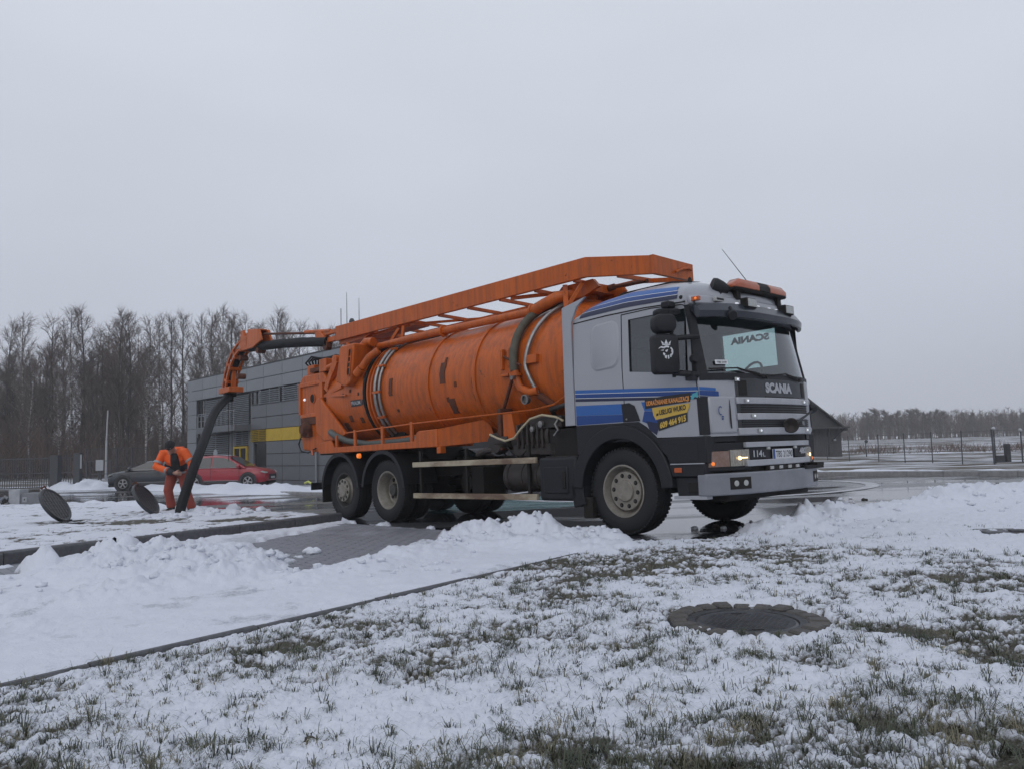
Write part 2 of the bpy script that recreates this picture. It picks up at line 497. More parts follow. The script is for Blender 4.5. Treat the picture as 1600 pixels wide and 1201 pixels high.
# base terrain
def axis(lo, hi, near, n):
    t = np.linspace(-1, 1, n)
    return np.sign(t) * np.where(t < 0, -lo, hi) * (near * np.abs(t) + (1 - near) * np.abs(t) ** 3.2)
gxs = axis(-400, 400, .2, 150); gys = np.concatenate([np.linspace(-60, 70, 110), 70 + 270 * np.linspace(0.02, 1, 50) ** 1.6])
GX, GY = np.meshgrid(gxs, gys, indexing='ij')
hz = H(GX, GY) - .05
rough = fbm(GX, GY, 6.0, 4) * .07 * sstep(22, 40, GY)
sdl = sd_poly(GX, GY, LOT)
hz = hz + rough * sstep(0.5, 4, sdl)
hz = hz - sstep(0, 12, -np.minimum(sdl, 0)) * .05
hz = np.where((GY < 24), hz - .12 , hz)
idx = np.arange(GX.size).reshape(GX.shape)
F = np.stack([idx[:-1, :-1], idx[1:, :-1], idx[1:, 1:], idx[:-1, 1:]], -1).reshape(-1, 4)
me = fast_mesh('ground', np.stack([GX, GY, hz], -1).reshape(-1, 3), F); me.materials.append(M_FIELD)
link_mesh('ground', me, kind='structure')

# asphalt
ax_, ay_ = np.arange(-62, 17, .35), np.arange(2, 60, .35)
AX, AY = np.meshgrid(ax_, ay_, indexing='ij')
sdl = np.minimum(sd_poly(AX, AY, LOT), sd_poly(AX, AY, DRIVE))
AZ = H(AX, AY) - np.maximum(sdl, 0) * .45
keep = sdl < .8
idx = np.arange(AX.size).reshape(AX.shape)
F = np.stack([idx[:-1, :-1], idx[1:, :-1], idx[1:, 1:], idx[:-1, 1:]], -1).reshape(-1, 4)
F = F[keep.ravel()[F].any(1)]
me = fast_mesh('asphalt_road', np.stack([AX, AY, AZ], -1).reshape(-1, 3), F); me.materials.append(M_ASPHALT)
link_mesh('asphalt_road', me, kind='structure')

# ------------------------------------------------------------------ kerbs: one stone after another
def kerb(name, pts, w, top, depth, m, joint=.012, step=1.0, hold=None):
    k = thing(name, None, None, (0, 0, 0)); k['kind'] = 'structure'
    for (a, b) in zip(pts[:-1], pts[1:]):
        a, b = Vector(a), Vector(b); L = (b - a).length; n = max(1, round(L / step)); d = (b - a) / L; nr = Vector((-d.y, d.x))
        for i in range(n):
            p, q = a + d * (L * i / n + joint / 2), a + d * (L * (i + 1) / n - joint / 2)
            jz = random.uniform(-.006, .006); c = min(.02, w * .2)
            mb = MB(); vs = []
            for e_ in (p, q):
                z = h1(e_.x, e_.y) + jz
                for s_, zz in ((-w / 2, -depth), (w / 2, -depth), (w / 2, top - c), (w / 2 - c, top), (-w / 2 + c, top), (-w / 2, top - c)):
                    o = e_ + nr * s_; vs.append((o.x, o.y, z + zz))
            fs = [(0, 1, 2, 3, 4, 5), (11, 10, 9, 8, 7, 6)] + [(j, j + 6, (j + 1) % 6 + 6, (j + 1) % 6) for j in range(6)]
            mb.add(vs, fs).build('kerb_stone', m, k)
    return k
kerb('driveway_edging', [(-6.2, -1.4), (1.34, 8.57)], .05, .052, .1, M_CONC_DARK, joint=.008)
kerb('island_kerb', [(-10.5, .85), (-5.81, 8.9), (-3.05, 13.64)], .14, .165, .1, M_CONC_DARK)
kerb('road_kerb', [(14.1, 18.7), (12.0, 21.9), (8.8, 27.5), (5.9, 32.3)], .16, .13, .1, M_CONC, step=1.05)
kerb('far_kerb', [(-4.5, 24.6), (-7.05, 27.5), (-10.45, 31.7), (-15.6, 37.9), (-19, 41.2)], .15, .09, .1, M_CONC, step=1.1)

# ------------------------------------------------------------------ driveway pavers in the cleared patch
drv = thing('driveway', None, None); drv['kind'] = 'structure'
bed = MB(); 
bx_, by_ = np.arange(-9, 1.5, .25), np.arange(2, 14, .25)
BX, BY = np.meshgrid(bx_, by_, indexing='ij'); sb = sd_poly(BX, BY, DRIVE)
idx = np.arange(BX.size).reshape(BX.shape)
F = np.stack([idx[:-1, :-1], idx[1:, :-1], idx[1:, 1:], idx[:-1, 1:]], -1).reshape(-1, 4)
F = F[(sb.ravel()[F] < -.02).all(1)]
me = fast_mesh('paving_bed', np.stack([BX, BY, H(BX, BY) + .008], -1).reshape(-1, 3), F)
me.materials.append(mat('slushy_joint_sand', (.48, .50, .54), .6, noise=1, nscale=3, col2=(.16, .165, .18)))
link_mesh('paving_bed', me, drv)
d_ = np.array([.655, -.756]); n_ = np.array([.756, .655])
cand = []
for i in range(-70, 70):
    for j in range(-70, 80):
        c = np.array([-1.9, 9.7]) + d_ * (i * .204 + (j % 2) * .102) + n_ * j * .104
        cand.append(c)
cand = np.array(cand)
sb = np.minimum(sd_poly(cand[:, 0], cand[:, 1], BARE), sd_poly(cand[:, 0], cand[:, 1], BARE2))
cand = cand[(sb < .25) & (sd_poly(cand[:, 0], cand[:, 1], DRIVE) < -.16)]
cand = cand[np.argsort(np.hypot(cand[:, 0], cand[:, 1]))]
pv = MB().box(-.099, .099, -.047, .047, -.03, 0).mesh('paver'); pv.materials.append(M_PAVER)
ang = math.atan2(d_[1], d_[0])
sel = sd_poly(cand[:, 0], cand[:, 1], BARE) < -.02
first = list(cand[sel][:300]); rest = list(cand[sel][300:]) + list(cand[~sel])
for c in first:
    link_mesh('paver', pv, drv, (c[0], c[1], h1(c[0], c[1]) + .0165 + random.uniform(-.002, .002)), (random.uniform(-.012, .012), random.uniform(-.012, .012), ang))
mb = MB()
for c in rest:
    M = Matrix.Translation((c[0], c[1], h1(c[0], c[1]) + .019)) @ Matrix.Rotation(ang, 4, 'Z')
    mb.box(-.099, .099, -.049, .049, -.03, 0, M)
mb.build('paving', M_PAVER, drv, kind='stuff')

# ------------------------------------------------------------------ snow, fine mesh in polar rings round the viewpoint
NA, NR = 820, 640
az = np.radians(np.linspace(-52, 52, NA)); rr = 1.25 * np.exp(np.linspace(0, math.log(46 / 1.25), NR))
A, Rr = np.meshgrid(az, rr, indexing='ij')
X, Y = Rr * np.sin(A), Rr * np.cos(A)
sV, sD, sI = sd_poly(X, Y, VERGE), sd_poly(X, Y, DRIVE), sd_poly(X, Y, ISLAND)
sB = np.minimum(sd_poly(X, Y, BARE), sd_poly(X, Y, BARE2))
n05, n10, n25 = pnoise(X / .05, Y / .05), pnoise(X / .105 + 5, Y / .105), pnoise(X / .27 + 9, Y / .27)
n06 = pnoise(X / .032 + 31, Y / .032 + 7)
big = fbm(X, Y, 1.25, 4); wide = fbm(X + 40, Y, 4.0, 3)
edge_n = fbm(X - 9, Y + 5, .55, 4)
# how grassy the verge is
G = .46 + .08 * sstep(5.2, 2.6, Y) * sstep(-3.2, -.6, X) - .22 * sstep(6.5, 9.5, Y) - .20 * sstep(2.2, 4.5, X) * sstep(4, 7, Y)
G = G + .06 * sstep(1.6, .5, np.hypot(X - .75, Y - 6.1)) + .10 * np.exp(-((X - .2) ** 2 + (Y - 5.6) ** 2) / 1.6)
G = G + .42 * big + .16 * wide
G = np.where(G > .5, .5 + .3 * np.tanh((G - .5) / .3), G)
G = G + .45 * np.exp(-((X - 2.25) ** 2 + (Y - 3.6) ** 2) / .22) + .5 * np.exp(-((X - 1.83) ** 2 + (Y - 3.95) ** 2) / .03)
G = G - .25 * sstep(1.5, .6, np.abs(np.hypot(X - 1.25, Y - 4.36)) + .2)
c05, c10, c06 = np.exp(-(n05 / .10) ** 2), np.exp(-(n10 / .10) ** 2), np.exp(-(n06 / .13) ** 2)
Gc = np.clip(G, 0, .8)
cover = .92 - 1.05 * G + .26 * n25 + .24 * n10 + .15 * n05 - (.08 + 1.0 * Gc) * (.42 * c05 + .40 * c10 + .30 * c06)
snowV = sstep(-.12, .34, cover)
pil = np.sqrt(np.clip(cover + .1, 0, 1.6))
zV = .022 + .018 * pil + .020 * np.abs(n10) ** .7 * snowV + .016 * np.abs(n05) ** .7 + .007 * np.abs(n06) ** .7 + .012 * n25 + .022 * wide + .012 * big
dE = np.abs((X - 1.34) * .798 - (Y - 8.57) * .602); zV = np.where(Y < 8.75, np.minimum(zV, .030 + .35 * dE), zV)
zV = zV - .004 * sstep(.16, .02, -sV) * sstep(8.7, 8.3, Y)
zV = zV - .30 * np.clip(sV + .10 + .09 * edge_n, 0, 9) * sstep(8, 8.6, Y)
# driveway
thick = sstep(.02, -.30, -sB * 1.0 - .05 + .16 * edge_n + .07 * n25)
thick = sstep(-.14, .12, sB + .14 * edge_n + .08 * n25 + .03 * n10)
zD = -.05 + thick * (.105 + .02 * wide + .012 * n25 + .006 * n10 + .003 * n05 + .0015 * n06)
dk = np.abs((X + 3.05) * .864 - (Y - 13.64) * .503); zD = zD - .06 * sstep(.32, .05, dk + .12 * edge_n)
zD = np.minimum(zD, .036 + .30 * dE) + thick * (.020 * np.abs(n25) ** .8 + .012 * np.abs(n10) ** .8 + .007 * np.abs(n05) ** .8 - .02) * (.35 + sstep(-.1, .5, fbm(X + 70, Y - 3, 1.6, 3)))
snowD = sstep(.0, .25, thick - .12 + .2 * n10) * (1 - .42 * sstep(.15, .75, fbm(X - 31, Y + 8, .9, 4) + .25 * n10))
# island with thin snow
coverI = .42 + .34 * big + .45 * n25 + .30 * n10 - .30 * (.42 * c05 + .40 * c10) - .55 * sstep(.75, .1, np.abs((X + 7.6) * .35 + (Y - 14.2) * .94 - .1 + .25 * edge_n)) * sstep(-9.5, -8.2, X)
coverI = coverI - .25 * sstep(-5, -9, X) * sstep(14, 10, Y)
zI = .135 + .03 * np.sqrt(np.clip(coverI, 0, 1.5)) + .012 * n25 + .006 * n10 + .03 * wide
zI = zI - .5 * np.clip(sI + .15 + .12 * edge_n, 0, 9) * sstep(-.1, .6, (X + 3.05) * .756 + (Y - 13.64) * .655 + .75)
snowI = sstep(-.05, .3, coverI)
# ploughed heaps
def bump_(cx, cy, rx, ry, rot, h, p=1.6):
    c, s = math.cos(rot), math.sin(rot); u = ((X - cx) * c + (Y - cy) * s) / rx; v = (-(X - cx) * s + (Y - cy) * c) / ry
    q = np.sqrt(u * u + v * v) + .16 * edge_n + .07 * n25
    return h * np.clip(1 - q ** p, 0, 1)
lump = 1 + .55 * (np.abs(fbm(X + 3, Y, .34, 4)) - .2) + .25 * n25 + .12 * n10
HL = .85 * np.maximum.reduce([bump_(-3.75, 8.1, 1.35, .70, 1.0, .24), bump_(-3.1, 7.5, 1.1, .75, .9, .21), bump_(-4.35, 8.55, .40, .36, 0, .27), bump_(-4.95, 8.25, .30, .22, 0, .19), bump_(-2.55, 6.75, .85, .5, .8, .13), bump_(-3.0, 6.3, 1.4, .5, .7, .10)]) * lump
HM = np.maximum.reduce([bump_(.22, 9.35, .50, .36, -.6, .25, 2.0), bump_(-.35, 9.6, .95, .40, -.75, .15), bump_(.85, 8.85, .50, .30, -.5, .13), bump_(.05, 8.4, 1.7, .55, -.6, .10), bump_(-.9, 8.3, 1.6, .45, 1.0, .07), bump_(-1.6, 6.9, .9, .4, .9, .06)]) * lump
HR = np.maximum.reduce([bump_(3.0, 8.75, .70, .5, .7, .14), bump_(3.5, 9.5, .60, .22, 1.0, .25, 1.2), bump_(4.0, 9.9, .9, .42, .75, .18), bump_(4.9, 10.55, 1.2, .42, .7, .10), bump_(7.2, 12.6, 1.2, .6, .6, .19), bump_(9.0, 13.6, 1.6, .7, .5, .15), bump_(5.8, 11.2, 1.2, .5, .6, .10)]) * lump
inV, inD, inI = sV <= 0, sD <= 0, sI <= 0
zz = np.where(sD <= .0, zD, np.where(sI < sV, zI, zV)); sn = np.where(sD <= 0, snowD, np.where(sI < sV, snowI, snowV))
crumb = .055 * np.abs(n25) ** .7 + .045 * np.abs(n10) ** .6 + .022 * np.abs(n05) ** .6 - .05
HL, HM, HR = [np.where(h_ > 0, np.maximum(h_ + crumb * sstep(.02, .12, h_), 0), h_) for h_ in (HL, HM, HR)]
heap = np.maximum.reduce([HL, HM, HR])
sn = np.maximum(sn, sstep(.015, .05, heap) * (1 - .40 * sstep(.1, .7, fbm(X + 13, Y - 22, .5, 4) + .3 * n10))); hb = sstep(.01, .10, heap); base = np.where(heap > .01, np.maximum(zz, -.02), zz) * (1 - hb) + .06 * hb
Z = H(X, Y) + base + heap
# keep the snow off the iron cover in the verge and the raised ones on the island
mh = np.hypot(X - 1.25, Y - 4.36)
Z = np.where(mh < .54, H(X, Y) - .04 + (.04 + Z - H(X, Y)) * sstep(.405, .47, mh + .03 * n10 + .02 * n25), Z)
reg = np.full(X.shape, -1)
reg[(sV < .5) & (sD > 0)] = 0; reg[sD <= 0] = 1; reg[(sI < .5) & (sI < sV) & (sD > 0)] = 2
reg[(HL > .035)] = 3; reg[(HM > .035)] = 4; reg[(HR > .035)] = 5
idx = np.arange(X.size).reshape(X.shape)
F = np.stack([idx[:-1, :-1], idx[1:, :-1], idx[1:, 1:], idx[:-1, 1:]], -1).reshape(-1, 4)
fr = reg.ravel()[F]; top = (base + heap).ravel()[F].max(1)
frm = fr.max(1)
V = np.stack([X, Y, Z], -1).reshape(-1, 3)
snf = sn.ravel().astype(np.float32)
for rid, nm, kw in ((0, 'snowy_verge', dict(kind='structure')), (1, 'driveway_snow', dict(kind='stuff')), (2, 'snowy_island', dict(kind='structure')),
                    (3, 'snow_heap', dict(label='wide lumpy heap of ploughed snow on the left driveway by the island kerb', cat='snow heap', group='ploughed snow heaps')),
                    (4, 'snow_heap', dict(label='white peaked snow heap in front of the gap between the truck wheels', cat='snow heap', group='ploughed snow heaps')),
                    (5, 'snow_heap', dict(label='long snow ridge with a pointed crest right of the truck front wheel', cat='snow heap', group='ploughed snow heaps'))):
    f = F[(frm == rid) & (top > -.06)]
    u, inv = np.unique(f.ravel(), return_inverse=True)
    me = fast_mesh(nm, V[u], inv.reshape(-1, 4)); me.materials.append(M_SLUSH if rid in (1, 3, 4) else M_SNOW)
    a = me.attributes.new('snow', 'FLOAT', 'POINT'); a.data.foreach_set('value', snf[u])
    link_mesh(nm, me, **kw)

# loose lumps broken off the heaps
def snow_lumps():
    mb = MB(); r = random.Random(5)
    for (cx, cy, s, n, lo, hi) in ((-3.2, 7.5, 1.2, 90, .015, .05), (.1, 8.9, .8, 60, .01, .04), (3.5, 9.2, .9, 60, .01, .04), (-1.2, 6.8, .7, 25, .012, .04), (-.9, 8.9, .5, 14, .012, .04), (-5.9, 15.4, 1.2, 30, .03, .09), (6.5, 11.8, 2.0, 50, .015, .05)):
        for k in range(n):
            x, y, q = r.gauss(cx, s * .6), r.gauss(cy, s * .55), r.uniform(lo, hi)
            i = np.argmin(np.abs(az - math.atan2(x, y))); j = np.argmin(np.abs(rr - math.hypot(x, y)))
            z = max(Z[i, j], h1(x, y)); bm = bmesh.new(); bmesh.ops.create_icosphere(bm, subdivisions=2, radius=q)
            o = Vector((r.random() * 9, r.random() * 9, 0))
            vs = []
            for v in bm.verts:
                d = v.co.normalized(); f = 1 + .3 * math.sin(d.x * 4 + o.x) * math.cos(d.y * 5 + o.y) + .15 * math.sin(d.z * 9 + o.x)
                vs.append((x + v.co.x * f, y + v.co.y * f, z + q * .25 + v.co.z * f * .75))
            mb.add(vs, [tuple(v.index for v in f.verts) for f in bm.faces]); bm.free()
    ob = mb.build('snow_lump', M_SNOWP, None, smooth=80, kind='stuff'); return ob
M_SNOWP = mat('packed_snow', SNOW, .7, bump=.4, bscale=50)
snow_lumps()

# ------------------------------------------------------------------ grass blades sticking out of the snow
def grass():
    r = np.random.RandomState(3)
    N = 17000
    a = np.radians(r.uniform(-50, 50, N)); d = 1.5 * np.exp(r.rand(N) ** .85 * math.log(14 / 1.5))
    cx, cy = d * np.sin(a), d * np.cos(a)
    ia = np.clip(((a - az[0]) / (az[1] - az[0])).astype(int), 0, NA - 1); ir = np.clip((np.log(d / 1.25) / math.log(46 / 1.25) * (NR - 1)).astype(int), 0, NR - 1)
    g = G[ia, ir]; ok = (sV[ia, ir] < -.04) & (heap[ia, ir] < .03) & (mh[ia, ir] > .47)
    keepp = ok & (r.rand(N) < np.clip((g - .06) * 2.0, .03, 1) ** 1.2 * .7)
    isl = (sI[ia, ir] < -.15) & (coverI[ia, ir] < .40) & (heap[ia, ir] < .02) & (r.rand(N) < .35)
    sel = np.where(keepp | isl)[0]
    VV, FF, o = [], [], 0
    for k in sel:
        nb = r.randint(4, 32); tall = r.uniform(.40, 1.15) * (.7 + .6 * np.clip(g[k], 0, 1))
        if d[k] > 8: nb = max(4, nb // 2)
        for b in range(nb):
            th = r.rand() * 6.283; rad = abs(r.randn()) * (.011 if nb > 9 else .03)
            bx, by = cx[k] + rad * math.cos(th), cy[k] + rad * math.sin(th)
            L = tall * (r.uniform(.025, .065) if r.rand() < .85 else r.uniform(.06, .10)); lean = r.uniform(.35, 1.7); w = r.uniform(.0009, .0021)
            ph = th + r.randn() * .5; ux, uy = math.cos(ph), math.sin(ph); z0 = Z[ia[k], ir[k]] - .02
            px_, py_ = -uy * w, ux * w
            m1 = (bx + ux * L * lean * .42, by + uy * L * lean * .42, z0 + .012 + L * .60)
            t1 = (bx + ux * L * lean, by + uy * L * lean, z0 + .012 + L * max(.12, 1 - .55 * lean))
            VV += [(bx - px_, by - py_, z0), (bx + px_, by + py_, z0), (m1[0] + px_ * .8, m1[1] + py_ * .8, m1[2]), (m1[0] - px_ * .8, m1[1] - py_ * .8, m1[2]), t1]
            FF += [(o, o + 1, o + 2), (o, o + 2, o + 3), (o + 3, o + 2, o + 4)]; o += 5
    # short stubble pricking through the thin snow
    M = 70000
    a = np.radians(r.uniform(-48, 48, M)); d = 1.5 * np.exp(r.rand(M) ** .8 * math.log(10 / 1.5))
    ia = np.clip(((a - az[0]) / (az[1] - az[0])).astype(int), 0, NA - 1); ir = np.clip((np.log(d / 1.25) / math.log(46 / 1.25) * (NR - 1)).astype(int), 0, NR - 1)
    ok = (sV[ia, ir] < -.04) & (heap[ia, ir] < .03) & (mh[ia, ir] > .50) & (r.rand(M) < np.clip(.85 - .85 * cover[ia, ir], .02, 1))
    ia, ir, a, d = ia[ok], ir[ok], a[ok], d[ok]; n_ = len(a)
    bx, by, bz = d * np.sin(a), d * np.cos(a), Z[ia, ir] - .006
    L = r.uniform(.010, .032, n_); ph = r.rand(n_) * 6.283; ln = r.uniform(.2, 1.6, n_); w = r.uniform(.0010, .0022, n_)
    ux, uy = np.cos(ph), np.sin(ph)
    S = np.stack([np.stack([bx - uy * w, by + ux * w, bz], -1), np.stack([bx + uy * w, by - ux * w, bz], -1), np.stack([bx + ux * L * ln, by + uy * L * ln, bz + .006 + L * np.maximum(.15, 1 - .5 * ln)], -1)], 1).reshape(-1, 3)
    FF = FF + (np.arange(3 * n_).reshape(-1, 3) + o).tolist(); VV = VV + S.tolist()
    me = fast_mesh('grass', VV, FF)
    m, n, l, b = new_mat('winter_grass')
    t = n.new('ShaderNodeTexCoord'); nz = n.new('ShaderNodeTexNoise'); nz.inputs['Scale'].default_value = 5; nz.inputs['Detail'].default_value = 5
    l.new(t.outputs['Object'], nz.inputs['Vector'])
    cr_ = n.new('ShaderNodeValToRGB'); e0, e1 = cr_.color_ramp.elements
    e0.position, e0.color = .36, (.045, .054, .036, 1); e1.position, e1.color = .70, (.22, .19, .12, 1)
    ee = cr_.color_ramp.elements.new(.55); ee.color = (.085, .092, .055, 1)
    l.new(nz.outputs['Fac'], cr_.inputs[0]); l.new(cr_.outputs[0], b.inputs['Base Color'])
    b.inputs['Roughness'].default_value = .6
    me.materials.append(m)
    link_mesh('grass', me, kind='stuff')
    print('grass blades', o // 5)
grass()
# ------------------------------------------------------------------ materials for the surroundings
M_PANEL = mat('grey_facade_panel', (.125, .132, .145), .38, noise=.35, nscale=.6, col2=(.10, .105, .115))
M_PANEL2 = mat('pale_grey_facade_panel', (.20, .215, .235), .35, noise=.35, nscale=.6, col2=(.165, .178, .195))
M_YELLOW = mat('yellow_panel', (.52, .35, .015), .45, noise=.3, nscale=2)
M_JOINT = mat('dark_joint', (.03, .03, .033), .7)
M_LOUVRE = mat('pale_metal_louvre', (.30, .32, .345), .4)
M_DGLASS = mat('dark_window_glass', (.02, .022, .026), .06, spec=.6)
M_STEEL = mat('galvanised_steel', (.26, .27, .29), .45, metal=.4)
M_DSTEEL = mat('dark_steel', (.035, .037, .042), .5, noise=.4, nscale=6)
M_WOODGREY = mat('weathered_boards', (.085, .083, .088), .8, noise=.7, nscale=3, stretch=(6, 6, .6))
M_ROOF = mat('dark_tin_roof', (.06, .058, .062), .6, noise=.5, nscale=2)

# ------------------------------------------------------------------ two-storey station building
def building():
    d = Vector((math.sin(math.radians(42.4)), -math.cos(math.radians(42.4)), 0)); n = Vector((d.y, -d.x, 0))   # n looks at the viewer
    rz = math.atan2(d.y, d.x)
    b = thing('station_building', 'grey two storey panel building with a yellow band, behind the red car', 'building', (-22.55, 54.0, 0), rz)
    # local x runs along the front, local -y towards the viewer
    S1 = 25.0
    core = MB().box(.1, S1 - .1, .25, 15, -1.2, 6.15)
    core.build('wall', M_JOINT, b)
    MB().box(0, S1, .02, 15, 6.26, 6.34).build('roof_edge', M_DSTEEL, b)
    cache = {}
    def panel(x0, x1, z0, z1, m, y=.0, name='facade_panel'):
        w, h = round(x1 - x0 - .035, 3), round(z1 - z0 - .035, 3)
        key = (w, h, m.name)
        if key not in cache:
            me = MB().box(0, w, 0, .07, 0, h).mesh(name); me.materials.append(m); cache[key] = me
        link_mesh(name, cache[key], b, (x0 + .0175, y + random.uniform(-.004, .004), z0 + .0175))
    xs_top = [.0, 2.7, 5.1, 7.4, 9.7, 12.0, 14.4, 16.8, 19.0, 21.2, 23.2, 25.0]
    for a, c in zip(xs_top[:-1], xs_top[1:]):
        panel(a, c, 5.52, 6.26, M_PANEL2); panel(a, c, 4.86, 5.52, M_PANEL2)
    # left end wall strip
    for z0, z1 in ((3.9, 4.86), (2.95, 3.9), (2.0, 2.95), (1.0, 2.0), (0.0, 1.0), (-1.0, 0.0)):
        panel(0, 1.62, z0, z1, M_PANEL2)
    # right part: columns of 2 m
    xs = [10.3, 12.4, 14.4, 16.45, 18.5, 20.6, 22.8, 25.0]
    for i, (a, c) in enumerate(zip(xs[:-1], xs[1:])):
        for z0, z1 in ((3.25, 3.98), (2.55, 3.25)): panel(a, c, z0, z1, M_PANEL)
        if i > 0:
            panel(a, c, 1.83, 2.55, M_YELLOW if i < 5 else M_PANEL, -.012)
            for z0, z1 in ((1.12, 1.83), (.43, 1.12), (-.35, .43), (-1.1, -.35)): panel(a, c, z0, z1, M_PANEL)
    panel(10.3, 10.7, -.6, 1.83, M_PANEL)
    # upper window band with louvres in front
    def louvre(x0, x1, z0, z1, m, pitch=.115, y=-.02):
        mb = MB(); z = z0 + .03
        while z < z1 - .03:
            M = Matrix.Translation((0, y, z)) @ Matrix.Rotation(math.radians(-38), 4, 'X')
            mb.box(x0 + .02, x1 - .02, -.045, .045, -.008, .008, M); z += pitch
        for x in (x0 + .03, (x0 + x1) / 2, x1 - .03): mb.box(x - .02, x + .02, y + .03, y + .07, z0, z1)
        mb.build('louvre_slats', m, b, kind='stuff')
    def window(x0, x1, z0, z1, y=.1, frame=M_DSTEEL, mull=()):
        f = MB()
        for a, c in ((x0, x0 + .07), (x1 - .07, x1)): f.box(a, c, y - .05, y + .06, z0, z1)
        for a, c in ((z0, z0 + .07), (z1 - .07, z1)): f.box(x0 + .07, x1 - .07, y - .05, y + .06, a, c)
        for m_ in mull: f.box(m_ - .03, m_ + .03, y - .045, y + .055, z0 + .07, z1 - .07)
        w = f.build('window', frame, b)
        MB().box(x0 + .07, x1 - .07, y, y + .02, z0 + .07, z1 - .07).build('pane', M_DGLASS, w)
    window(10.3, 11.5, 3.98, 4.86, mull=(10.95,)); louvre(11.5, 14.0, 4.0, 4.84, M_LOUVRE); window(14.0, 14.45, 3.98, 4.86); louvre(14.45, 18.0, 4.0, 4.84, M_LOUVRE)
    window(18.0, 18.5, 3.98, 4.86); louvre(18.5, 22, 4.0, 4.84, M_LOUVRE); window(22, 25, 3.98, 4.86)
    # loggia: dark strip windows, louvre screen, slab, rail
    window(1.62, 2.75, 1.9, 4.86, .18, mull=(2.2,)); louvre(2.8, 9.75, 2.95, 4.82, M_LOUVRE, .115, .14); window(9.75, 10.3, 2.9, 4.86, .16)
    MB().box(4.3, 10.3, -1.0, .2, 2.52, 2.9).build('canopy_slab', M_PANEL, b, bevel=.02)
    r = MB()
    for k in range(14): r.tube([(1.9 + k * .62, -.9 if k > 3 else -.02, 2.9 if k > 3 else 2.35), (1.9 + k * .62, -.9 if k > 3 else -.02, 3.75)], .022, 5)
    r.tube([(1.7, -.02, 3.75), (4.1, -.02, 3.75)], .025, 5); r.tube([(4.35, -.9, 3.75), (10.2, -.9, 3.75)], .025, 5); r.tube([(4.35, -.9, 3.3), (10.2, -.9, 3.3)], .014, 5)
    r.build('balcony_railing', M_STEEL, b)
    # ground floor under the slab
    louvre(2.3, 6.95, -.2, 2.4, M_LOUVRE, .125, .1)
    panel(1.62, 2.3, -.9, 1.9, M_PANEL2, .1); panel(6.95, 7.75, -.9, 2.5, M_PANEL, .12); panel(9.7, 10.3, -.9, 2.5, M_PANEL, .12)
    louvre(7.75, 9.7, 1.68, 2.5, M_LOUVRE, .12, .1)
    f = MB()
    for a, c in ((7.75, 7.87), (8.66, 8.78), (9.58, 9.7)): f.box(a, c, .0, .12, -.85, 1.62)
    f.box(7.87, 8.66, .0, .12, 1.5, 1.62); f.box(8.78, 9.58, .0, .12, 1.5, 1.62); f.box(7.87, 8.66, .0, .12, -.85, -.65); f.box(8.78, 9.58, .0, .12, -.85, -.65)
    dr = f.build('entrance_door', M_YELLOW, b)
    MB().box(7.87, 8.66, .05, .07, -.65, 1.5).build('pane', M_DGLASS, dr); MB().box(8.78, 9.58, .05, .07, -.65, 1.5).build('pane', M_DGLASS, dr)
    louvre(10.35, 12.35, 1.85, 2.53, M_YELLOW, .1, -.03)
    window(10.72, 12.38, -.5, 1.8, .1, mull=())
    MB().box(10.6, 12.45, -.06, .1, -.62, -.5).build('sill', M_LOUVRE, b)
    # round white sign on a bracket by the entrance, drainpipes
    MB().lathe([(.0, 0), (.30, 0), (.30, .06), (0, .06)], (6.35, -.5, 1.2), (0, -1, 0), 20).box(6.32, 6.38, -.5, .2, 1.17, 1.23).build('round_sign', M_LOUVRE, b)
    MB().tube([(18.4, -.08, -1), (18.4, -.08, 1.8)], .05, 6).build('drainpipe', M_STEEL, b)
    # weather instruments on the roof
    t = MB()
    t.tube([(19.15, 1.0, 6.2), (19.15, 1.0, 8.6)], .022, 5); t.tube([(19.75, 1.0, 6.2), (19.75, 1.0, 9.35)], [.03, .012], 5); t.tube([(20.95, 1.0, 7.35), (20.95, 1.0, 8.85)], [.022, .012], 5)
    t.box(19.6, 21.0, .95, 1.05, 7.28, 7.42).tube([(20.25, 1, 6.2), (20.25, 1, 7.3)], .07, 6)
    t.box(20.1, 20.4, .85, 1.15, 7.42, 7.62).lathe([(0, 0), (.13, .02), (.16, .16), (.08, .3), (0, .32)], (20.25, 1, 7.6), (0, 0, 1), 10)
    t.tube([(20.2, 1, 6.9), (20.75, 1, 6.9)], .04, 5)
    t.build('roof_antenna', M_DSTEEL, b)
building()

# snow bank and pavement in front of the building are part of the terrain; a long cleared snow bank along the kerb
def snow_bank(name, pts, w, h, label, seed, lumps=1.0):
    r = random.Random(seed); mb = MB(); us = np.linspace(0, 1, 90); vs = np.linspace(-1, 1, 13)
    P = [Vector(p) for p in pts]; L = [0]
    for a, c in zip(P[:-1], P[1:]): L.append(L[-1] + (c - a).length)
    def pos(u):
        s = u * L[-1]
        for i in range(len(P) - 1):
            if s <= L[i + 1] + 1e-6:
                q = (s - L[i]) / (L[i + 1] - L[i]); return P[i].lerp(P[i + 1], q), (P[i + 1] - P[i]).normalized()
        return P[-1], (P[-1] - P[-2]).normalized()
    o = r.random() * 50
    def fn(u, v):
        p, dd = pos(u); nn = Vector((-dd.y, dd.x)); q = p + nn * v * w
        nz = float(fbm(np.array([q.x + o]), np.array([q.y]), .9, 4)[0]); n2 = float(pnoise(np.array([u * 9 + o]), np.array([o]))[0])
        env = min(1, u * 14, (1 - u) * 14)
        z = h * max(0, 1 - v * v) ** .7 * (.65 + .5 * n2 + .55 * nz * lumps) * env
        return (q.x, q.y, h1(q.x, q.y) + max(-.08, z - .03))
    mb.grid(fn, us, vs)
    mb.build(name, M_SNOWP, None, smooth=180, label=label, cat='snow bank', group='cleared snow banks')
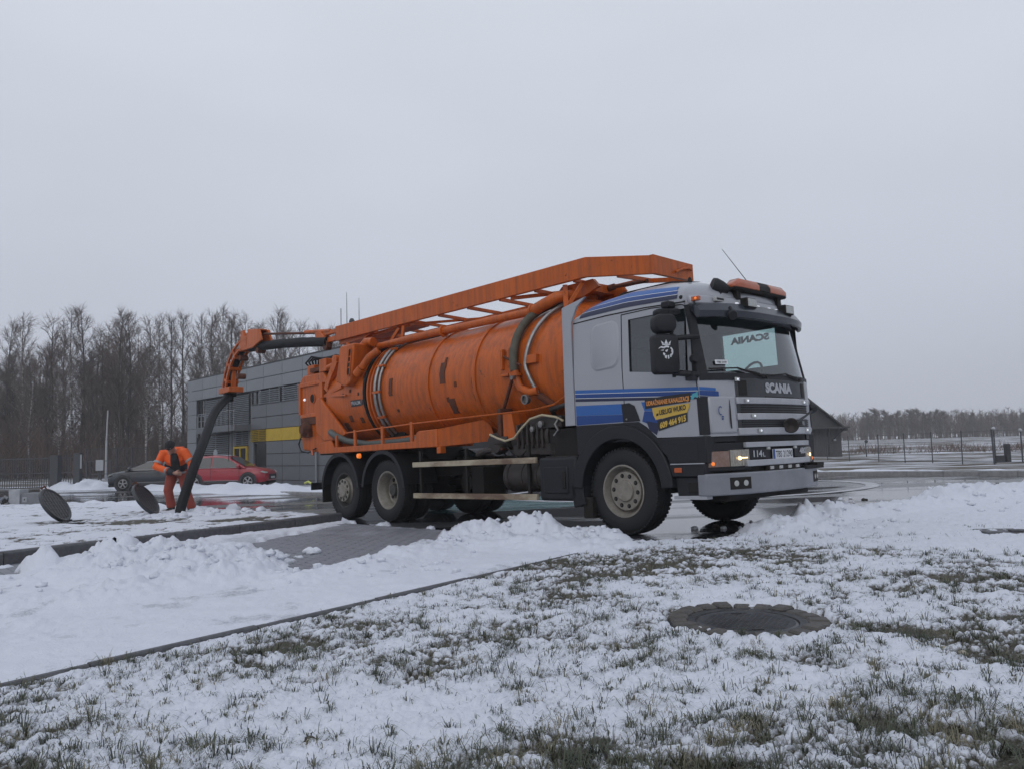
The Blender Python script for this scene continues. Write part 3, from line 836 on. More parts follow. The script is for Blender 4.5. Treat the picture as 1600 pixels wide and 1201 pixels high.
snow_bank('snow_bank', [(-20.8, 43.2), (-15.9, 38.9), (-11.0, 33.2), (-7.6, 29.3)], 1.5, .34, 'long low snow bank along the kerb in front of the red car', 3)
snow_bank('snow_bank', [(-26.8, 46.2), (-24.2, 44.6), (-22.3, 43.4)], 1.3, .5, 'short snow bank beside the nose of the dark car', 5)
snow_bank('snow_bank', [(14.4, 20.0), (12.9, 22.4), (9.4, 28.4), (7.5, 31.5)], .9, .16, 'thin strip of snow behind the pale kerb on the far side of the road', 8, .8)
snow_bank('snow_bank', [(-13.9, 25.6), (-12.0, 23.8), (-10.2, 22.4)], .5, .22, 'small snow bank at the road edge behind the leaning cover', 9)

# painted ring and field of the landing circle
def arc_sheet(name, cx, cy, r0, r1, m, z, a0=0, a1=2 * math.pi, n=96):
    us = np.linspace(a0, a1, n); rs = np.linspace(r0, r1, max(2, int((r1 - r0) / .5) + 2))
    mb = MB().grid(lambda u, r: (cx + r * math.cos(u), cy + r * math.sin(u), h1(cx + r * math.cos(u), cy + r * math.sin(u)) + z), us, rs)
    return mb.build(name, m, None, smooth=180, kind='structure')
M_RING = mat('slushy_white_paint', (.50, .51, .53), .5, noise=.8, nscale=2.5, col2=(.20, .20, .215))
M_TEAL = mat('teal_painted_asphalt', (.075, .17, .175), .16, noise=.9, nscale=1.2, col2=(.12, .22, .225), stretch=(.4, 1.4, 1))
arc_sheet('landing_field_paint', -.4, 17.2, 0, 2.5, M_TEAL, .004)
arc_sheet('landing_ring_marking', 4.22, 20.05, 4.32, 4.62, M_RING, .008)
M_BLUEROAD = mat('blue_toned_road', (.05, .085, .16), .22, noise=.5, nscale=2)  # bluish patch of road surface at the far left
mb = MB().grid(lambda u, v: (-30 + u * 8.6 + v * 1.5, 31.0 + v * 5 - u * 0, h1(-30 + u * 8.6, 31 + v * 5) + .005), np.linspace(0, 1, 9), np.linspace(0, 1, 5))
mb.build('blue_road_patch', M_BLUEROAD, None, kind='structure')

# ------------------------------------------------------------------ steel gate and fence on the left
M_FENCE = mat('dark_painted_steel', (.055, .058, .066), .5)
def left_fence():
    p0, p1 = Vector((-33.4, 44.6)), Vector((-23.3, 45.4))
    g = thing('sliding_gate', 'long dark steel bar gate on the far left in front of the snowy yard', 'gate', (0, 0, 0))
    def infill(a, c, h, parent, pitch=.125, z0=.08, rails=(.12, .95, 1.78), name='bar_infill'):
        L = (c - a).length; nb = int(L / pitch); mb = MB(); rl = MB()
        for i in range(1, nb):
            q = a.lerp(c, i / nb); z = h1(q.x, q.y); mb.box(q.x - .016, q.x + .016, q.y - .016, q.y + .016, z + z0, z + h)
        mb.build(name, M_FENCE, parent, kind='stuff')
        for rz_ in rails:
            MB().bar((a.x, a.y, h1(a.x, a.y) + rz_), (c.x, c.y, h1(c.x, c.y) + rz_), .05, .06).build('rail', M_FENCE, parent)
    def post(q, h, parent, w=.12, m=M_FENCE):
        z = h1(q.x, q.y); return MB().box(q.x - w / 2, q.x + w / 2, q.y - w / 2, q.y + w / 2, z - .1, z + h).build('post', m, parent)
    q = lambda t: p0.lerp(p1, t)
    infill(q(0), q(.665), 1.85, g)
    post(q(.69), 1.95, g, .45); post(q(0), 1.9, g)
    f = thing('steel_fence', 'short dark bar fence panel between the gate pillar and the parked dark car', 'fence')
    infill(q(.72), q(.80), 1.95, f); post(q(.812), 2.05, f, .34)
    m2 = MB()
    # open mesh gate with signs
    s = thing('mesh_gate', 'tall open mesh gate carrying two pale notice boards', 'gate')
    for t in (.86, .925, .99): post(q(t), 1.6, s, .07)
    for z_ in (.15, .8, 1.55): MB().bar((*q(.82), h1(*q(.82)) + z_), (*q(1.0), h1(*q(1.0)) + z_), .04, .04).build('rail', M_FENCE, s)
    for t0, t1, a, c in ((.818, .838, 1.15, 1.95), (.915, .958, 1.0, 1.62)):
        w0, w1 = q(t0), q(t1)
        MB().box(w0.x, w1.x, w0.y - .14, w0.y - .1, h1(*w0) + a, h1(*w0) + c).build('notice_board', mat('pale_board', (.34, .35, .37), .5), s)
    t = thing('mesh_fence', 'tall thin wire mesh fence frame behind the dark car', 'fence')
    a, c = Vector((-26.0, 47.5)), Vector((-22.6, 48.2))
    for k in range(5): post(a.lerp(c, k / 4), 2.35, t, .06)
    for z_ in (.2, 1.2, 2.3): MB().bar((a.x, a.y, h1(*a) + z_), (c.x, c.y, h1(*c) + z_), .035, .035).build('rail', M_FENCE, t)
    w = MB()
    for k in range(60):
        e_ = a.lerp(c, k / 60); w.box(e_.x - .006, e_.x + .006, e_.y - .006, e_.y + .006, h1(*e_) + .1, h1(*e_) + 2.3)
    w.build('wire_mesh', M_FENCE, t, kind='stuff')
left_fence()
tag(MB().tube([(-24.6, 47.2, -.7), (-24.6, 47.2, 2.2)], [.07, .06], 8).tube([(-24.6, 47.2, 2.2), (-24.55, 47.2, 4.0)], [.05, .04], 8).build('signal_post', mat('pale_post_paint', (.36, .37, .39), .5), None, smooth=60), 'slim pale pole rising behind the dark car near the gate', 'pole')

# ------------------------------------------------------------------ right side: shed, wire fence, lamps
def shed():
    s = thing('wooden_shed', 'dark grey gabled shed half hidden behind the truck front', 'shed', (22.2, 60, h1(22.2, 60) - .1), 0)
    L, W, E, R_ = 9, 3.9, 2.25, 4.65
    # gable towards the viewer
    MB().prism([(-3.9, 0), (2.85, 0), (2.85, 2.35), (0, 4.75), (-3.9, 1.5)], 0, 9, 1).build('wall', M_WOODGREY, s)
    for k in range(17):
        x = -3.85 + k * .4
        MB().box(x, x + .385, -.03, -.002, .05, min(2.35, 4.75 - abs(x + .2) * .84) - (0 if x > -.4 else .0)).build('wall_board', M_WOODGREY, s)
    mb = MB(); mb.prism([(0, 4.75), (3.3, 2.02), (3.3, 2.14), (0, 4.9)], -.5, 9.3, 1); mb.prism([(0, 4.75), (0, 4.9), (-4.2, 1.42), (-4.2, 1.27)], -.5, 9.3, 1)
    mb.build('roof', M_ROOF, s)
    MB().box(-2.5, 3.3, -.95, -.03, 2.2, 2.32).build('porch_roof', M_ROOF, s)
    MB().bar((2.95, -.8, 2.2), (2.3, -.04, 1.3), .08, .08).build('brace', M_DSTEEL, s)
    MB().box(1.9, 1.97, -.1, -.02, 0, 2.2).build('corner_post', M_DSTEEL, s)
    MB().box(2.3, 2.45, -.25, -.05, 1.25, 1.4).build('wall_lamp', M_LOUVRE, s)
shed()
def right_fence():
    f = thing('wire_fence', 'long thin wire fence on dark posts across the snowy field', 'fence')
    P = [(19.6, 49.0), (19.35, 45.2), (19.4, 41.7), (19.55, 39.2), (19.75, 37.0), (19.95, 34.9), (20.15, 32.9), (20.4, 31.0), (20.6, 29.2)]
    for i, (x, y) in enumerate(P):
        z = h1(x, y); h = 1.42 if i < 7 else 1.5
        MB().tube([(x, y, z - .2), (x + random.uniform(-.04, .04), y, z + h)], .026 if i != 6 else .04, 6).build('post', M_FENCE, f)
    w = MB()
    for zz in (.06, .5, .95, 1.36):
        w.tube([(x, y, h1(x, y) + zz - .02 * (i % 2)) for i, (x, y) in enumerate(P)], .006 if zz > .1 else .02, 4)
    w.build('wire', M_FENCE, f)
    t = thing('stake_sign', 'small stake with a round top in the snow behind the wire fence', 'stake', (24.3, 54, h1(24.3, 54)))
    MB().tube([(0, 0, 0), (0, 0, 1.0)], .04, 6).build('stake', M_FENCE, t); MB().lathe([(0, 0), (.11, .02), (.11, .09), (0, .11)], (0, -.03, 1.05), (0, -1, 0), 12).build('head', M_FENCE, t)
right_fence()
def lamp(x, y, h, label, arm):
    t = thing('street_lamp', label, 'lamp', (x, y, h1(x, y)), 0, 'lamp posts in the field')
    MB().tube([(0, 0, -.2), (0, 0, h)], [.035, .028], 8).build('pole', M_FENCE, t, smooth=60)
    MB().lathe([(0, 0), (.06, .02), (.08, .07), (.06, .13), (0, .15)], (0, 0, h - .02), (0, 0, 1), 12).build('lamp_head', mat('milky_lamp', (.42, .43, .45), .4), t, smooth=60)
    if arm: MB().box(.03, .2, -.02, .02, h - .28, h - .24).build('bracket', M_LOUVRE, t)
lamp(21.5, 35.0, 1.42, 'left lamp post with a small pale side bracket by the wire fence', True)
lamp(22.7, 35.0, 1.32, 'right lamp post with a plain pale round head', False)
MB().box(20.95, 21.12, 33.3, 33.5, h1(21, 33), h1(21, 33) + .78).box(20.5, 20.85, 33.3, 33.5, h1(21, 33), h1(21, 33) + .3).build('cabinet', M_DSTEEL, None, label='low dark cabinet between the wire fence and the lamp posts', cat='cabinet')

# ------------------------------------------------------------------ bare trees
M_BARK = mat('dark_bark', (.060, .050, .044), .9, noise=.7, nscale=3, col2=(.025, .021, .02))
M_BIRCH = mat('birch_bark', (.34, .32, .30), .8, noise=1, nscale=2.2, col2=(.04, .035, .034), stretch=(1, 1, 3.5), lo=.42, hi=.6)
M_TWIG = mat('bare_twigs', (.118, .090, .076), .9, noise=.6, nscale=.35, col2=(.075, .060, .053))
M_TWIGRED = mat('russet_twigs', (.135, .085, .065), .9, noise=.7, nscale=.3, col2=(.075, .055, .05))

def tree_mesh(seed, h, spread, nb, ntw, r0, up=.9, twig_r=.014, lean=.3):
    r = random.Random(seed)
    tk, tw = MB(), MB()
    pts, rad = [], []
    lx, ly = r.uniform(-lean, lean), r.uniform(-lean, lean)
    for i in range(11):
        t = i / 10
        pts.append(Vector((lx * t * t + .12 * math.sin(t * 7 + seed), ly * t * t + .12 * math.cos(t * 6 + seed * 2), h * t))); rad.append(r0 * (1 - t) ** .8 + .02)
    tk.tube(pts, rad, 7)
    def at(t):
        f = t * 10; i = min(9, int(f)); return pts[i].lerp(pts[i + 1], f - i)
    def twigs(p, d, L, n):
        for k in range(n):
            q = p + d * L * r.uniform(.15, 1)
            e = (d + Vector((r.gauss(0, .55), r.gauss(0, .55), r.gauss(.15, .4)))).normalized(); l = r.uniform(.35, 1.15)
            m = q + e * l * .5; e2 = (e + Vector((r.gauss(0, .25), r.gauss(0, .25), r.gauss(-.05, .25)))).normalized()
            tw.tube([q, m, m + e2 * l * .6], [twig_r, twig_r * .8, twig_r * .3], 3, False)
            if r.random() < .75:
                e3 = (e + Vector((r.gauss(0, .6), r.gauss(0, .6), r.gauss(0, .4)))).normalized(); tw.tube([m, m + e3 * l * .55], [twig_r * .75, twig_r * .3], 3, False)
    for b in range(nb):
        t = .26 + .73 * ((b + r.random()) / nb) ** .9
        p = at(t); a = r.random() * 6.283; L = spread * max(.12, math.sin(math.pi * (.12 + .86 * t)) ** .7) * r.uniform(.55, 1.2) + .3
        d = Vector((math.cos(a), math.sin(a), up * r.uniform(.8, 2.2) * (.8 + .5 * t))).normalized()
        q1 = p + d * L * .5; d2 = (d + Vector((r.gauss(0, .15), r.gauss(0, .15), .30))).normalized(); q2 = q1 + d2 * L * .55
        br = max(.018, r0 * .34 * (1 - t) + .012)
        tk.tube([p, q1, q2], [br, br * .65, br * .25], 4, False)
        twigs(q1, d2, L * .6, max(2, int(ntw * L * .55))); twigs(p + d * L * .2, d, L * .4, max(1, int(ntw * L * .22)))
        for k in range(2):
            a2 = d + Vector((r.gauss(0, .5), r.gauss(0, .5), r.gauss(.1, .3))); a2.normalize(); s0 = p + d * L * r.uniform(.25, .6); l2 = L * r.uniform(.3, .55)
            tk.tube([s0, s0 + a2 * l2], [br * .5, br * .2], 3, False); twigs(s0, a2, l2, max(2, int(ntw * l2 * .7)))
    return tk.mesh('trunk', 60), tw.mesh('crown')

def tree_proto(name, seed, h, spread, nb, ntw, r0, bark, twm, label, group, **k):
    a, c = tree_mesh(seed, h, spread, nb, ntw, r0, **k)
    a.materials.append(bark); c.materials.append(twm)
    t = thing(name, label, 'tree', (0, 0, 0), 0, group)
    link_mesh('trunk', a, t); link_mesh('crown', c, t)
    return t
GL = 'bare trees behind the gate and the building'
LB = {'a': 'bare birch in the crowded rear of the grove on the left', 'b': 'bare dark stemmed tree in the crowded rear of the grove on the left', 'c': 'slim bare young tree in the crowded rear of the grove on the left'}
protos = [tree_proto('birch_tree', 1, 17, 2.6, 44, 9, .15, M_BIRCH, M_TWIG, LB['a'], GL),
          tree_proto('birch_tree', 2, 16, 2.2, 40, 9, .13, M_BIRCH, M_TWIG, LB['a'], GL),
          tree_proto('alder_tree', 3, 16.5, 3.0, 48, 9, .17, M_BARK, M_TWIG, LB['b'], GL),
          tree_proto('alder_tree', 4, 17.5, 2.5, 46, 9, .16, M_BARK, M_TWIG, LB['b'], GL),
          tree_proto('young_tree', 5, 12.5, 1.8, 34, 8, .09, M_BARK, M_TWIGRED, LB['c'], GL)]
r = random.Random(21); used = [False] * 5
spots = []
# (pixel column, top pixel row) of crowns the photo shows, from left to right, with distance
for pxx, top, dist, k in ((8, 505, 84, 3), (30, 495, 80, 0), (70, 540, 88, 2), (78, 505, 82, 4), (110, 487, 78, 0), (128, 484, 80, 3), (150, 520, 83, 2), (172, 545, 86, 4), (183, 489, 74, 3), (200, 495, 76, 2), (232, 508, 80, 4), (250, 500, 77, 1),
                          (265, 498, 74, 3), (283, 494, 78, 3), (310, 500, 82, 1), (330, 490, 80, 0), (345, 486, 79, 1), (360, 492, 84, 3), (385, 500, 88, 1), (405, 508, 90, 2), (428, 487, 86, 3), (447, 500, 88, 1), (470, 505, 92, 0), (498, 515, 95, 1), (520, 520, 98, 2)):
    spots.append((pxx, top, dist, k))
for i in range(60):
    spots.append((r.uniform(-160, 230), r.uniform(520, 590), r.uniform(72, 104), r.choice([0, 1, 2, 3, 4, 4])))
for i in range(24):
    spots.append((r.uniform(150, 560), r.uniform(505, 575), r.uniform(80, 112), r.choice([0, 1, 2, 3, 4])))
ORD = ['first', 'second', 'third', 'fourth', 'fifth', 'sixth', 'seventh', 'eighth', 'ninth', 'tenth', 'eleventh', 'twelfth', 'thirteenth']
KIND = ['bare birch with a pale trunk', 'bare birch with a pale trunk', 'bare dark stemmed tree', 'bare dark stemmed tree', 'slim bare young tree']
FRONT = sorted(s[0] for s in spots[:25])
LP_ = [q for q in FRONT if q < 172][::-1]; RP_ = [q for q in FRONT if 172 <= q < 292]; BC_ = [q for q in FRONT if q >= 292]
def front_label(pxx, k):
    for lst, wh in ((LP_, 'left of the pale pole'), (RP_, 'right of the pale pole'), (BC_, "from the roof's left corner")):
        if pxx in lst: return KIND[k] + ', ' + ORD[lst.index(pxx)] + ' front tree ' + wh
for i_, (pxx, top, dist, k) in enumerate(spots):
    x = (pxx - 800) / 1218 * dist; hor = 702 + (800 - pxx) * .026; z0 = h1(x, dist)
    want = (hor - top) / 1218 * dist + .9744 - z0
    sc = want / [17, 16, 16.5, 17.5, 12.5][k]
    s3 = (sc * r.uniform(.9, 1.15),) * 2 + (sc,)
    rz_ = r.random() * 6.28
    if not used[k]:
        used[k] = True; t = protos[k]; t.location = (x, dist, z0 - .1); t.rotation_euler = (0, 0, rz_); t.scale = s3; t['label'] = front_label(pxx, k)
    else:
        dup(protos[k], (x, dist, z0 - .1), rz_, s3, label=front_label(pxx, k) if i_ < 25 else LB[{0: 'a', 1: 'a', 2: 'b', 3: 'b', 4: 'c'}[k]])

# russet undergrowth below the trees: too dense to count
def thicket(name, n, xr, yr, hr, m, seed, tr=.012, dens=26):
    r = random.Random(seed); mb = MB()
    for i in range(n):
        x, y = r.uniform(*xr), r.uniform(*yr); z = h1(x, y) - .1; H_ = r.uniform(*hr)
        for k in range(dens):
            a = r.random() * 6.283; d = Vector((math.cos(a) * .45, math.sin(a) * .45, r.uniform(.6, 1.4))).normalized(); l = H_ * r.uniform(.35, 1)
            p = Vector((x + r.gauss(0, .5), y + r.gauss(0, .5), z + r.random() * H_ * .25)); q = p + d * l * .6; d2 = (d + Vector((r.gauss(0, .4), r.gauss(0, .4), .1))).normalized()
            mb.tube([p, q, q + d2 * l * .45], [tr * 1.6, tr, tr * .35], 3, False)
            mb.tube([q, q + (d2 + Vector((r.gauss(0, .7), r.gauss(0, .7), 0))).normalized() * l * .35], [tr * .8, tr * .3], 3, False)
    me = mb.mesh(name); me.materials.append(m)
    return link_mesh(name, me, kind='stuff')
thicket('undergrowth', 620, (-85, -33), (70, 104), (1.5, 7.0), M_TWIGRED, 4, .017, 22)
thicket('undergrowth', 200, (-50, -16), (76, 108), (1.0, 3.2), M_TWIGRED, 6, .015, 22)
thicket('undergrowth', 160, (28, 62), (62, 80), (.3, .9), M_TWIGRED, 9, .01, 14)

# far wood behind the grove and on the right
def far_wood(name, n, xf, yr, hr, seed, tw):
    r = random.Random(seed); mb = MB()
    for i in range(n):
        y = r.uniform(*yr); x = xf(r, y); z = h1(x, y) - .3; H_ = r.uniform(*hr)
        mb.tube([(x, y, z), (x + r.gauss(0, .2), y, z + H_ * .9)], [.14, .03], 3, False)
        for k in range(tw):
            t = r.uniform(.12, .98); a = r.random() * 6.283; l = (1.2 - t) * H_ * .16 + .5
            p = Vector((x, y, z + H_ * t * .92)); d = Vector((math.cos(a), math.sin(a), r.uniform(.5, 1.5))).normalized()
            q = p + d * l * .6
            mb.tube([p, q, q + (d + Vector((r.gauss(0, .3), r.gauss(0, .3), .2))).normalized() * l * .6], [.05, .035, .012], 3, False)
    me = mb.mesh(name); me.materials.append(M_TWIG)
    return link_mesh(name, me, kind='stuff')
far_wood('distant_wood', 420, lambda r, y: r.uniform(-1.0, -.16) * y, (112, 150), (7, 13), 31, 34)
far_wood('distant_wood', 900, lambda r, y: r.uniform(.30, .80) * y, (200, 250), (5.5, 8.5), 33, 30)
GR = 'bare trees along the far edge of the field'
LR = 'tall hazy bare tree standing out of the far wood on the right'
fp = None
r = random.Random(8)
FAR = [(1322, 664, 1), (1350, 645, 1.5), (1362, 640, 1.5), (1378, 642, 1.3), (1392, 648, 1), (1402, 643, 1.2), (1418, 641, 1.4), (1428, 640, 1.3), (1440, 645, 1), (1452, 644, 1.2), (1462, 641, 1.3), (1471, 643, 1.2), (1500, 645, .9), (1517, 646, 1.3), (1540, 650, 1), (1562, 647, 1.1), (1578, 648, 1.2), (1596, 645, 1), (1310, 668, 1), (1296, 660, 1.1), (1620, 650, 1), (1650, 648, 1.2)]
FO = sorted(q[0] for q in FAR)
ORD2 = ORD + ['fourteenth', 'fifteenth', 'sixteenth', 'seventeenth', 'eighteenth', 'nineteenth', 'twentieth', 'twenty first', 'twenty second']
def far_label(pxx): return ('tall' if i % 2 else 'broad') + ' hazy bare tree on the far wood edge, ' + ORD2[FO.index(pxx)] + ' counted from the shed rightwards'
for i, (pxx, top, wd) in enumerate(FAR):
    dist = r.uniform(196, 212); x = (pxx - 800) / 1218 * dist; hor = 702 + (800 - pxx) * .026; z0 = h1(x, dist)
    hgt = (hor - top) / 1218 * dist + .97 - z0; k = i % 2
    if fp is None:
        a, c = tree_mesh(77, 10, 2.0, 34, 14, .12, twig_r=.034); a.materials.append(M_BIRCH); c.materials.append(M_TWIG)
        fp = thing('birch_tree', far_label(pxx), 'tree', (x, dist, z0 - .2), 0, GR); link_mesh('trunk', a, fp); link_mesh('crown', c, fp); fp.scale = (hgt / 10 * wd, hgt / 10 * wd, hgt / 10)
    else:
        dup(fp, (x, dist, z0 - .2), r.random() * 6.28, (hgt / 10 * wd, hgt / 10 * wd, hgt / 10), label=far_label(pxx))
# ================================================================== the vacuum truck
# local axes: x forward (front axle at 0), y to the truck's left, z up; the photo shows its right side (y < 0)
M_ORANGE = None
def make_orange():
    m, n, l, b = new_mat('worn_orange_paint')
    t = n.new('ShaderNodeTexCoord')
    nz = n.new('ShaderNodeTexNoise'); nz.inputs['Scale'].default_value = 1.1; nz.inputs['Detail'].default_value = 8; nz.inputs['Roughness'].default_value = .7
    l.new(t.outputs['Object'], nz.inputs['Vector'])
    c = n.new('ShaderNodeMixRGB'); c.inputs[1].default_value = (.56, .118, .010, 1); c.inputs[2].default_value = (.43, .084, .009, 1)
    l.new(nz.outputs['Fac'], c.inputs[0])
    # vertical streaks of grime
    mp = n.new('ShaderNodeMapping'); mp.inputs['Scale'].default_value = (8, 8, .5); l.new(t.outputs['Object'], mp.inputs[0])
    n2 = n.new('ShaderNodeTexNoise'); n2.inputs['Scale'].default_value = 1.6; n2.inputs['Detail'].default_value = 6; n2.inputs['Roughness'].default_value = .65
    l.new(mp.outputs[0], n2.inputs['Vector'])
    r2 = n.new('ShaderNodeMapRange'); r2.inputs['From Min'].default_value = .42; r2.inputs['From Max'].default_value = .78; r2.inputs['To Max'].default_value = .85
    l.new(n2.outputs['Fac'], r2.inputs[0])
    c2 = n.new('ShaderNodeMixRGB'); c2.inputs[2].default_value = (.17, .050, .020, 1)
    l.new(r2.outputs[0], c2.inputs[0]); l.new(c.outputs[0], c2.inputs[1])
    # chips down to rust
    n3 = n.new('ShaderNodeTexNoise'); n3.inputs['Scale'].default_value = 7; n3.inputs['Detail'].default_value = 10; n3.inputs['Roughness'].default_value = .75
    l.new(t.outputs['Object'], n3.inputs['Vector'])
    r3 = n.new('ShaderNodeMapRange'); r3.inputs['From Min'].default_value = .63; r3.inputs['From Max'].default_value = .67
    l.new(n3.outputs['Fac'], r3.inputs[0])
    c3 = n.new('ShaderNodeMixRGB'); c3.inputs[2].default_value = (.05, .024, .018, 1)
    l.new(r3.outputs[0], c3.inputs[0]); l.new(c2.outputs[0], c3.inputs[1]); l.new(c3.outputs[0], b.inputs['Base Color'])
    b.inputs['Specular IOR Level'].default_value = .32
    rr = n.new('ShaderNodeMapRange'); rr.inputs['To Min'].default_value = .25; rr.inputs['To Max'].default_value = .5
    l.new(nz.outputs['Fac'], rr.inputs[0]); l.new(rr.outputs[0], b.inputs['Roughness'])
    bp = n.new('ShaderNodeBump'); bp.inputs['Strength'].default_value = .08; bp.inputs['Distance'].default_value = .02
    l.new(nz.outputs['Fac'], bp.inputs['Height']); l.new(bp.outputs[0], b.inputs['Normal'])
    return m
M_ORANGE = make_orange()
def grime_splash(m):
    # dried road dirt and light salt bloom over the paint, in blots of their own
    n, l = m.node_tree.nodes, m.node_tree.links; b = n['Principled BSDF']
    src = b.inputs['Base Color'].links[0].from_socket
    t = n.new('ShaderNodeTexCoord'); nz = n.new('ShaderNodeTexNoise'); nz.inputs['Scale'].default_value = 5.5; nz.inputs['Detail'].default_value = 12; nz.inputs['Roughness'].default_value = .78
    l.new(t.outputs['Object'], nz.inputs['Vector'])
    mr = n.new('ShaderNodeMapRange'); mr.inputs['From Min'].default_value = .54; mr.inputs['From Max'].default_value = .72; mr.inputs['To Max'].default_value = .5
    l.new(nz.outputs['Fac'], mr.inputs[0])
    mx = n.new('ShaderNodeMixRGB'); mx.inputs[2].default_value = (.085, .045, .030, 1)
    l.new(mr.outputs[0], mx.inputs[0]); l.new(src, mx.inputs[1]); l.new(mx.outputs[0], b.inputs['Base Color'])
grime_splash(M_ORANGE)
M_RUST = mat('rusty_grime', (.050, .024, .017), .75, noise=.9, nscale=9, col2=(.16, .045, .018))
M_SILVER = mat('silver_cab_paint', (.33, .34, .37), .30, noise=.3, nscale=1.6, col2=(.27, .275, .30), metal=.12, coat=.35)
M_SILVER2 = mat('silver_grille_paint', (.38, .39, .42), .35, noise=.4, nscale=5, col2=(.2, .205, .22), metal=.15)
M_BLK = mat('black_plastic', (.010, .011, .014), .5, noise=.5, nscale=5, col2=(.020, .020, .024), spec=.35)
M_BLK2 = mat('sooty_chassis_black', (.010, .0095, .0095), .65, noise=.7, nscale=6, col2=(.024, .019, .016), spec=.3)
M_GRIME = mat('oily_machinery', (.018, .016, .015), .5, noise=.9, nscale=9, col2=(.055, .04, .034))
M_TYRE = mat('wet_tyre_rubber', (.013, .013, .015), .6, noise=.5, nscale=4, col2=(.024, .024, .025), spec=.35)
M_RIM = mat('dusty_steel_rim', (.27, .25, .215), .45, noise=.7, nscale=12, col2=(.15, .135, .115), metal=.2)
M_RIMDARK = mat('dark_rim', (.05, .048, .046), .5, noise=.6, nscale=9)
M_BLUE1 = mat('mid_blue_foil', (.022, .105, .34), .35)
M_BLUE2 = mat('royal_blue_foil', (.008, .046, .20), .35)
M_NAVY = mat('navy_foil', (.012, .016, .050), .35)
M_WHITE = mat('white_foil', (.62, .63, .65), .4)
M_BARMETAL = mat('dirty_pale_guard_rail', (.40, .35, .255), .5, noise=1, nscale=.9, col2=(.155, .10, .07), stretch=(1.3, 3, 3), lo=.42, hi=.6)
M_SIGNY = mat('sign_yellow', (.55, .36, .06), .45)
M_SIGNO = mat('sign_amber', (.62, .25, .06), .45)
M_SIGNBLK = mat('sign_black', (.012, .012, .014), .4)
M_SIGNTEAL = mat('sign_teal', (.07, .34, .40), .4)
M_AMBER = mat('amber_lens', (.42, .085, .02), .18, spec=.6)
M_AMBERLIT = emit_mat('lit_amber_lens', (1.0, .24, .035, 1), .5)
M_HEADLENS = mat('headlamp_reflector', (.40, .37, .32), .12, metal=.55, noise=.6, nscale=14, col2=(.14, .13, .12))
M_HEADLIT = emit_mat('lit_headlamp_bulb', (1.0, .74, .36, 1), 2.6)
M_LED = emit_mat('small_position_lamp', (.9, .92, 1.0, 1), .55)
M_LENS = mat('frosted_lamp_lens', (.42, .43, .42), .15, noise=.4, nscale=30)
M_GLASS = glass_mat('tinted_cab_glass', (.66, .80, .785, 1), .13)
M_INT = mat('cab_interior', (.06, .068, .072), .8)
M_SEAT = mat('seat_cloth', (.035, .04, .045), .9)
M_RUBBERHOSE = mat('olive_rubber_hose', (.085, .075, .050), .55, noise=.6, nscale=8, col2=(.05, .045, .035))
M_BLKHOSE = mat('black_ribbed_hose', (.011, .012, .014), .65, spec=.25)
M_CHROME = mat('bare_steel_tube', (.33, .32, .31), .3, metal=.8, noise=.6, nscale=10)
M_PLATE = mat('number_plate_white', (.55, .56, .58), .4)
M_LETTER = mat('pale_lettering', (.38, .39, .41), .4, metal=.2)
M_YCABLE = mat('yellowed_cable', (.42, .36, .24), .6)

TR = thing('vacuum_truck', 'orange tank vacuum truck with a silver and blue striped cab on the wet asphalt', 'truck')
TR.matrix_world = Matrix(((0.6705294177962295, 0.7417098028462478, -0.01602710927240683, 2.16006376),
                          (-0.7416508946151804, 0.6707035337550427, 0.010522372593722192, 10.23138561),
                          (0.018553985726845933, 0.004830959560872232, 0.9998161888284113, -0.0730523),
                          (0, 0, 0, 1)))
def part(mb, name, m, parent=TR, **k): return mb.build(name, m, parent, **k)

# ---- wheels
RW = .525
def tyre_mb(w):
    mb = MB(); h = w / 2
    prof = [(.300, -h * .80), (.335, -h * .95), (.40, -h * 1.0), (.455, -h * .99), (.495, -h * .90), (.517, -h * .72), (RW, -h * .5), (RW, -h * .24), (RW - .012, -h * .22), (RW - .012, -h * .17), (RW, -h * .15),
            (RW, h * .15), (RW - .012, h * .17), (RW - .012, h * .22), (RW, h * .24), (RW, h * .5), (.517, h * .72), (.495, h * .90), (.455, h * .99), (.40, h * 1.0), (.335, h * .95), (.300, h * .80)]
    mb.lathe(prof, (0, 0, 0), (0, 1, 0), 72)
    for s in (-1, 1):                                   # tread lugs round both shoulders
        for k in range(60):
            a = 2 * math.pi * k / 60
            M = Matrix.Rotation(a, 4, 'Y')
            mb.box(-.016, .016, s * h * .93 if s < 0 else s * h * .70, s * h * .70 if s < 0 else s * h * .90, .496, .517, M)
    return mb
T_MESH = {}
